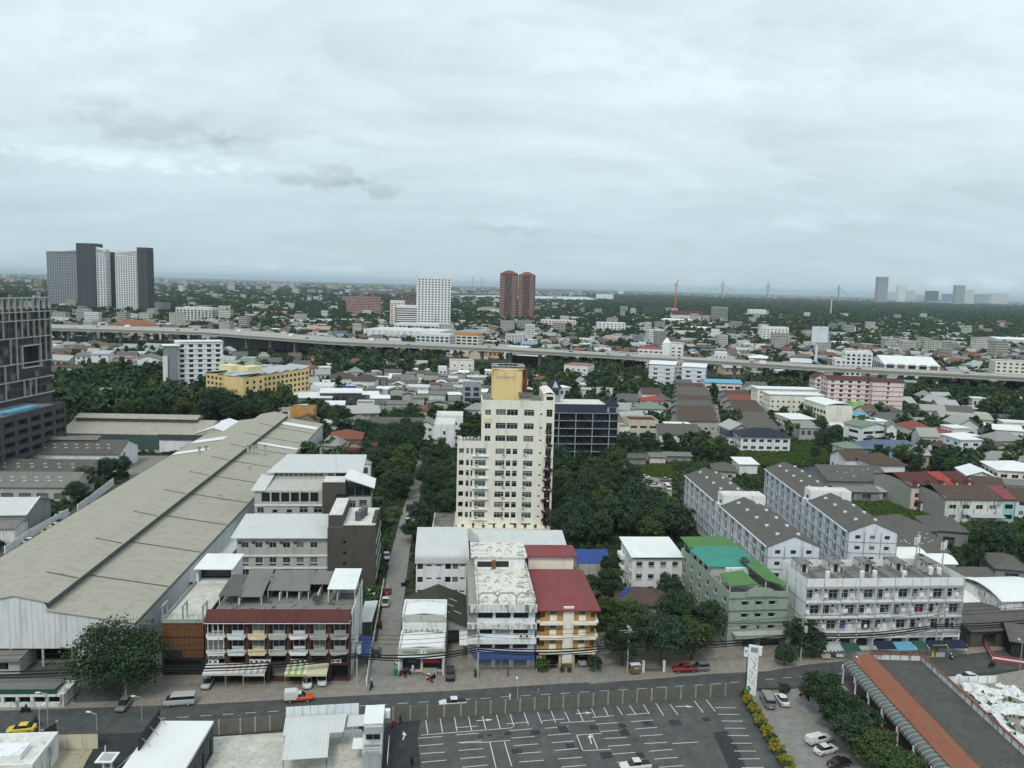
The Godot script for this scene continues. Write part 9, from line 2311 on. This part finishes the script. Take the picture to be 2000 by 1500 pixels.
		for i in int(g[1]):
			var p:=Vector2(rr.randf_range(lo.x,hi.x),rr.randf_range(lo.y,hi.y))
			if Geometry2D.is_point_in_polygon(p,poly) and clear(p.x,p.y,0.2): blades.append(Transform3D(Basis(Vector3.UP,rr.randf()*TAU).scaled(Vector3.ONE*rr.randf_range(0.6,1.4)*g[2]),V(p.x,0.25,p.y)))
	stuff_copies("grass","tall weeds and grass covering the vacant plots","grass",crown_mesh(1,0.9,0.5,6,24,0.26,7,0.1),foliage_mat(),blades)
	for i in paved.size(): paved[i]=Geometry2D.offset_polygon(paved[i],0.9)[0]
	paved.append_array(lawns)
	var low:=[[],[]]
	for i in 46000:
		var zz:=-sqrt(rr.randf_range(135.0*135.0,620.0*620.0))
		var xx:=rr.randf_range(-0.68,0.68)*-zz
		if not clear(xx,zz,0.4): continue
		if not on_paving(Vector2(xx,zz)): low[i % 2].append(Transform3D(Basis(Vector3.UP,rr.randf()*TAU).scaled(Vector3.ONE*rr.randf_range(0.7,2.3)),V(xx,0.3,zz)))
	for e in 2: stuff_copies("undergrowth",["low dark undergrowth covering bare ground between buildings","fresh green undergrowth covering bare ground between buildings"][e],"undergrowth",crown_mesh(5+e,0.95,0.6,8,26,0.26,[0,1][e],0.2),foliage_mat(),low[e])
	# woods: trees of eight crowns,each tree its own thing
	for i in 10:
		var pal: int=[0,1,2,0,5,2,0,1,2,0][i]
		var hc:=3.2
		TREES.append([trunk_mesh(i,6.0,3.6,0.22),crown_mesh(100+i,3.7+0.25*(i % 3),hc+0.3*(i % 4),44,80,0.27,pal,0.7)])
		WOODS.append(crown_mesh(200+i,4.0,3.2,14,16,0.85,pal,0.9))
	var polys:=[[flat([17.88,-315.58,40.06,-309.66,44.14,-288.85,49.97,-263.88,55.33,-247.08,55.63,-230.87,30.36,-222.62,18.07,-219.33,13.55,-227.06]),6.2,1.1,"in the thicket behind the navy flats"],[flat([-320.36,-576.59,-248.31,-595.17,-173.08,-524.19,-114.14,-458.21,-117.96,-430.27,-147.93,-408.71,-222.84,-400.51]),9.5,1.45,"in the wood beyond the factory halls"],[flat([-74.08,-384.51,-46.17,-410.4,-36.3,-304.58,-33.24,-264.56,-37.7,-264.08,-46.52,-295.16,-60.55,-314.64]),5.2,1.0,"beside the narrow side street"],[flat([-35.16,-353.38,-22.65,-333.88,-17.1,-256.95,-25.88,-234.08,-30.77,-289.24]),5.6,0.9,"between the side street and the cream tower"],[flat([-203.38,-816.75,-67.86,-774.53,-60.19,-643.67,-149.42,-631.52]),10.0,1.4,"in the grove before the expressway"],[flat([39.4,-755.79,117.71,-731.39,79.26,-516.38,30.66,-542.47,10.91,-578.96]),10.0,1.35,"in the grove behind the tower"],[flat([51.84,-387.88,101.57,-382.48,98.83,-350.08,71.77,-341.36,46.86,-338.08]),7.0,0.8,"along the thicket hedge"],[flat([104.98,-395.86,159.96,-424.04,166,-375.91,140.7,-347.34,98.51,-344.87]),8.0,0.8,"behind the long gabled blocks"],[flat([152.76,-344.87,218.42,-360.64,197.65,-328.74,182.14,-326.86,161.64,-327.05]),7.5,0.9,"beyond the red-roofed town houses"],[flat([133.38,-238.89,162.42,-241.53,147.07,-217.6,122.7,-212.38]),7.0,0.95,"around the rooftop tank stand"],[flat([322.77,-683.71,417.14,-638.67,290.68,-441.5,301.46,-536.58,263.6,-508.08]),9.0,1.2,"below the expressway's far end"],[flat([187.02,-669.11,271.36,-729.17,230.74,-628.62,177.24,-592.71]),9.0,1.1,"before the cream long flats"],[flat([-174.46,-462.41,-149.22,-451.6,-119.32,-435.22,-113.67,-409.86,-152.32,-403.33]),7.0,1.45,"between the yellow flats and the factory halls"],[flat([-125.04,-456.16,-103.14,-460.28,-74.08,-384.51,-90.32,-403.13]),8.0,0.9,"at the far end of the long factory hall"],[flat([153.23,-420.03,184.21,-424.87,163.61,-381.55,145.76,-385.14]),8.0,0.8,"near the white cottage"]]
	var count:=0
	var rest:=[[],[],[],[],[],[],[],[],[],[]]
	var r:=RandomNumberGenerator.new(); r.seed=21
	var spots:=[]
	for q in polys:
		var poly: PackedVector2Array=q[0]
		var lo:=poly[0]; var hi:=poly[0]
		for p in poly: lo=lo.min(p); hi=hi.max(p)
		var st: float=q[1]
		var x:=lo.x
		while x<hi.x:
			var z:=lo.y
			while z<hi.y:
				var p:=Vector2(x+r.randf_range(-.4,.4)*st,z+r.randf_range(-.4,.4)*st)
				if Geometry2D.is_point_in_polygon(p,poly) and clear(p.x,p.y,1.6) and not on_paving(p): spots.append([p.length(),p,q[2]*r.randf_range(0.7,1.3),q[3]])
				z += st
			x += st
	spots.sort_custom(func(a,b): return a[0]<b[0])
	for q in spots:
		plant(q[1],q[2],r.randi() % 10,q[3])

func on_paving(p: Vector2) -> bool:
	for q in paved:
		if Geometry2D.is_point_in_polygon(p,q): return true
	return false

var planted:=0
var wood_rest:={}
const KINDS:=["dark broad-leaved tree","fresh green broad-leaved tree","grey-green tree","dense dark tree","light green feathery tree","grey-green bushy tree","deep green round tree","bright green spreading tree","blue-green bushy tree","dark umbrella-shaped tree"]
func plant(p: Vector2,size: float,kind: int,where: String) -> void:
	var t:=Transform3D(Basis(Vector3.UP,rng.randf()*TAU).scaled(V(size,size*rng.randf_range(0.85,1.25),size)),V(p.x,0,p.y))
	if planted<300:
		planted += 1
		var n:=thing("tree","%s growing %s" % [KINDS[kind],where],"tree",t.origin,0,"trees "+where)
		n.transform=t
		put(n,"trunk",TREES[kind][0],MATS.trunk)
		put(n,"crown",TREES[kind][1],foliage_mat()).position=V(0,5.2,0)
	else:
		if not wood_rest.has(kind): wood_rest[kind]=[]
		wood_rest[kind].append(Transform3D(t.basis,t.origin+V(0,4.6*size,0)))

func stuff_copies(called: String,label: String,category: String,mesh: Mesh,m: Material,list: Array,colors:=[]) -> void:
	if list.is_empty(): return
	var mm:=MultiMesh.new(); mm.transform_format=MultiMesh.TRANSFORM_3D
	if colors: mm.use_colors=true
	mm.mesh=mesh; mm.instance_count=list.size()
	for i in list.size():
		mm.set_instance_transform(i,list[i])
		if colors: mm.set_instance_color(i,colors[i])
	var o:=MultiMeshInstance3D.new(); o.name=numbered(called); o.multimesh=mm
	if m: o.material_override=m
	add_child(o); tag(o,label,category,"","stuff")

# ------------------------------------------------------------------ the suburbs out to the horizon
func build_scatter() -> void:
	var r:=RandomNumberGenerator.new(); r.seed=5
	var HM:=[]
	var hm:=StandardMaterial3D.new(); hm.resource_name="suburb"; hm.vertex_color_use_as_albedo=true; hm.roughness=0.85
	for k in 12:   # house shapes: walls and roof in vertex colours
		var wc: Color=[Color(.62,.62,.60),Color(.55,.52,.45),Color(.68,.69,.70),Color(.42,.43,.43),Color(.66,.60,.50),Color(.70,.71,.71),Color(.5,.5,.48),Color(.7,.7,.68),Color(.45,.36,.3),Color(.68,.69,.69),Color(.56,.53,.48),Color(.40,.38,.36)][k]
		var rc: Color=[Color(.30,.31,.30),Color(.17,.075,.055),Color(.70,.72,.72),Color(.24,.25,.24),Color(.11,.09,.08),Color(.60,.62,.61),Color(.10,.105,.105),Color(.40,.42,.43),Color(.36,.37,.36),Color(.5,.5,.5),Color(.3,.3,.29),Color(.25,.25,.25)][k]
		var s:=tool()
		s.set_color(wc); bx(s,V(0,0.5,0),V(1,1,1))
		s.set_color(Color(.06,.065,.07))
		if k>8:
			for j in 7:
				for i in 6:
					var x0:=-0.45+i*0.155; var y0:=0.06+j*0.132
					quad(s,V(x0,y0,0.503),V(x0+0.1,y0,0.503),V(x0+0.1,y0+0.07,0.503),V(x0,y0+0.07,0.503)); quad(s,V(0.503,y0,-x0),V(0.503,y0,-x0 - 0.1),V(0.503,y0+0.07,-x0 - 0.1),V(0.503,y0+0.07,-x0)); quad(s,V(-0.503,y0,x0),V(-0.503,y0,x0+0.1),V(-0.503,y0+0.07,x0+0.1),V(-0.503,y0+0.07,x0))
		else:
			for i in 3:
				for z in [0.505,-0.505]: quad(s,V(-0.4+i*0.3,0.45,z),V(-0.22+i*0.3,0.45,z),V(-0.22+i*0.3,0.8,z),V(-0.4+i*0.3,0.8,z))
		s.set_color(rc)
		if k in [2,5,7,9,10,11]: bx(s,V(0,1.04,0),V(1.06,0.08,1.06))
		elif k % 2==0:
			slab(s,[V(-.56,1,.56),V(.56,1,.56),V(.56,1.5,0),V(-.56,1.5,0)],.05); slab(s,[V(.56,1,-.56),V(-.56,1,-.56),V(-.56,1.5,0),V(.56,1.5,0)],.05)
			s.set_color(wc); tri(s,V(.5,1,.5),V(.5,1,-.5),V(.5,1.45,0)); tri(s,V(-.5,1,-.5),V(-.5,1,.5),V(-.5,1.45,0))
		else:
			var p:=[V(-.56,1,.56),V(.56,1,.56),V(.56,1,-.56),V(-.56,1,-.56)]
			quad(s,p[0],p[1],V(.2,1.5,0),V(-.2,1.5,0)); tri(s,p[1],p[2],V(.2,1.5,0)); quad(s,p[2],p[3],V(-.2,1.5,0),V(.2,1.5,0)); tri(s,p[3],p[0],V(-.2,1.5,0)); quad(s,p[3],p[2],p[1],p[0])
		HM.append(s.commit())
	var hw:=["cream house with grey gabled roof","beige house with rust brown hipped roof","white flat-roofed house","grey house with grey hipped roof","cream house with dark brown gabled roof","white house with pale flat roof","grey house with dark gabled roof","white house with grey flat roof","brown house with pale grey gabled roof","white apartment block","beige apartment block","grey apartment block"]
	var houses:=0
	var hx:=[]; var hc:=[]
	for k in 12: hx.append([]); hc.append([])
	var tx:=[]
	for k in 10: tx.append(wood_rest.get(k,[]))
	# rings from near to far,cells growing with distance
	var z:=250.0
	while z<16000.0:
		var cell:=maxf(11.0,z*0.0125) if z<1000 else maxf(13.0,z*0.0105)
		var half:=0.70*z+60.0
		var nx:=int(2*half/cell)
		for i in nx:
			var x:=-half+(i+r.randf())*cell
			var zz:=-(z+r.randf()*cell)
			var a:=x/z
			var water:=(zz<-4300 and zz>-6900 and a>-0.2 and a<0.10)
			if water or keep_out(x,zz): continue
			var be:=before_edge(x,zz)
			if be<0.0 and be>-66.0: continue
			var strip_only:=be >= 0.0 and be<70.0
			var wood:=a>0.085 and zz<-2500 and zz>-9500
			var green:=0.66 if z<1100 else 0.64 if z<2400 else 0.48
			if wood: green=0.955
			elif z>6000: green=0.36
			if strip_only or r.randf()<green:
				var sz:=clampf(cell/8.5,0.9,14.0)*r.randf_range(0.7,1.25)
				if z<1100: sz=r.randf_range(0.8,1.5) if not strip_only else r.randf_range(0.5,0.95)
				if not clear(x,zz,2.2): continue
				if z<480 and r.randf()<0.7: plant(Vector2(x,zz),sz,r.randi() % 10,"between the suburban houses")
				else:
					var b:=Basis(Vector3.UP,r.randf()*TAU).scaled(V(sz,minf(sz,2.1)*r.randf_range(0.9,1.3),sz))
					tx[r.randi() % 10].append(Transform3D(b,V(x,3.8*minf(sz,2.1),zz)))
			else:
				var k:=r.randi() % 9
				var w:=r.randf_range(8,17); var d:=r.randf_range(8,13); var h: float=[3.4,6.2,6.2,7.0][r.randi() % 4]
				if z>1100 and r.randf()<0.14: w *= 3.2; d *= 2.0; h=r.randf_range(5,8); k=[3,8,0,7,2][r.randi() % 5]
				elif z>900 and r.randf()<(0.045 if not wood else 0.0): h=r.randf_range(11,22); k=9+r.randi() % 3; w *= 1.3
				if z>3000: w *= 1.25; d *= 1.25
				if z>7000: w *= 1.6; d *= 1.6; h *= 1.3
				if z>3500 and r.randf()<0.02 and not wood: h=r.randf_range(20,52); w=r.randf_range(16,38); d=25; k=9+r.randi() % 3
				if not clear(x,zz,maxf(w,d)*0.5): continue
				var yaw:=deg_to_rad([4.0,94.0,-10.0,20.0][r.randi() % 4]+r.randf_range(-6,6))
				var t:=Transform3D(Basis(Vector3.UP,yaw).scaled_local(V(w,h,d)),V(x,0,zz))
				if houses<300 and z<950:
					houses += 1
					occupy(x,zz,yaw,w/2,d/2)
					var o:=put(self,"suburban_house",HM[k],hm); o.transform=t
					tag(o,"small suburban %s among the trees" % hw[k],"house","suburban houses among the trees")
				else:
					hx[k].append(t)
					var v:=r.randf_range(0.72,1.2)
					var cc: Color=Color(v,v,v) if r.randf()<0.82 else [Color(1.0,.72,.62),Color(.62,.80,1.05),Color(.85,1.0,.85),Color(1.05,.9,.7)][r.randi() % 4]
					hc[k].append(cc)
		z += cell*0.9
	for k in 12: stuff_copies("far_houses","mass of %ss spreading towards the horizon" % hw[k],"houses",HM[k],hm,hx[k],hc[k])
	for k in 10: stuff_copies("far_trees","mass of far %ss between the houses" % KINDS[k],"trees",WOODS[k],foliage_mat(),tx[k])

func keep_out(x: float,z: float) -> bool:
	var p:=Vector2(x,z)
	for q in [flat([-55.24,-200.88,-37.51,-202.35,-64.8,-372.89,44.7,-389.43,71.77,-341.36,160.68,-353.05,205.47,-308.64,214.28,-280.84,109.26,-137.65,-105.8,-126,-331.02,-407.01,-122.11,-445.44]),flat([90.24,-383.33,100.73,-384.86,134.65,-531.94,124.57,-529.94]),flat([-98.36,-438.98,-108.21,-620.62,-71.63,-675.54,-17.91,-636.34,-13,-477.28,-42.5,-443.67]),flat([-322.87,-575.94,-248.31,-595.17,-173.08,-524.19,-114.14,-458.21,-117.96,-430.27,-225.13,-400.11]),flat([100.38,-387.35,107.97,-388.47,153.32,-405.84,155.98,-352.43,87.3,-343.4])]:
		if Geometry2D.is_point_in_polygon(p,q): return true
	return false

func V(x: float,y: float,z: float) -> Vector3: return Vector3(x,y,z)
func flat(a: Array) -> PackedVector2Array:
	var o:=PackedVector2Array()
	for i in range(0,a.size(),2): o.append(Vector2(a[i],a[i+1]))
	return o
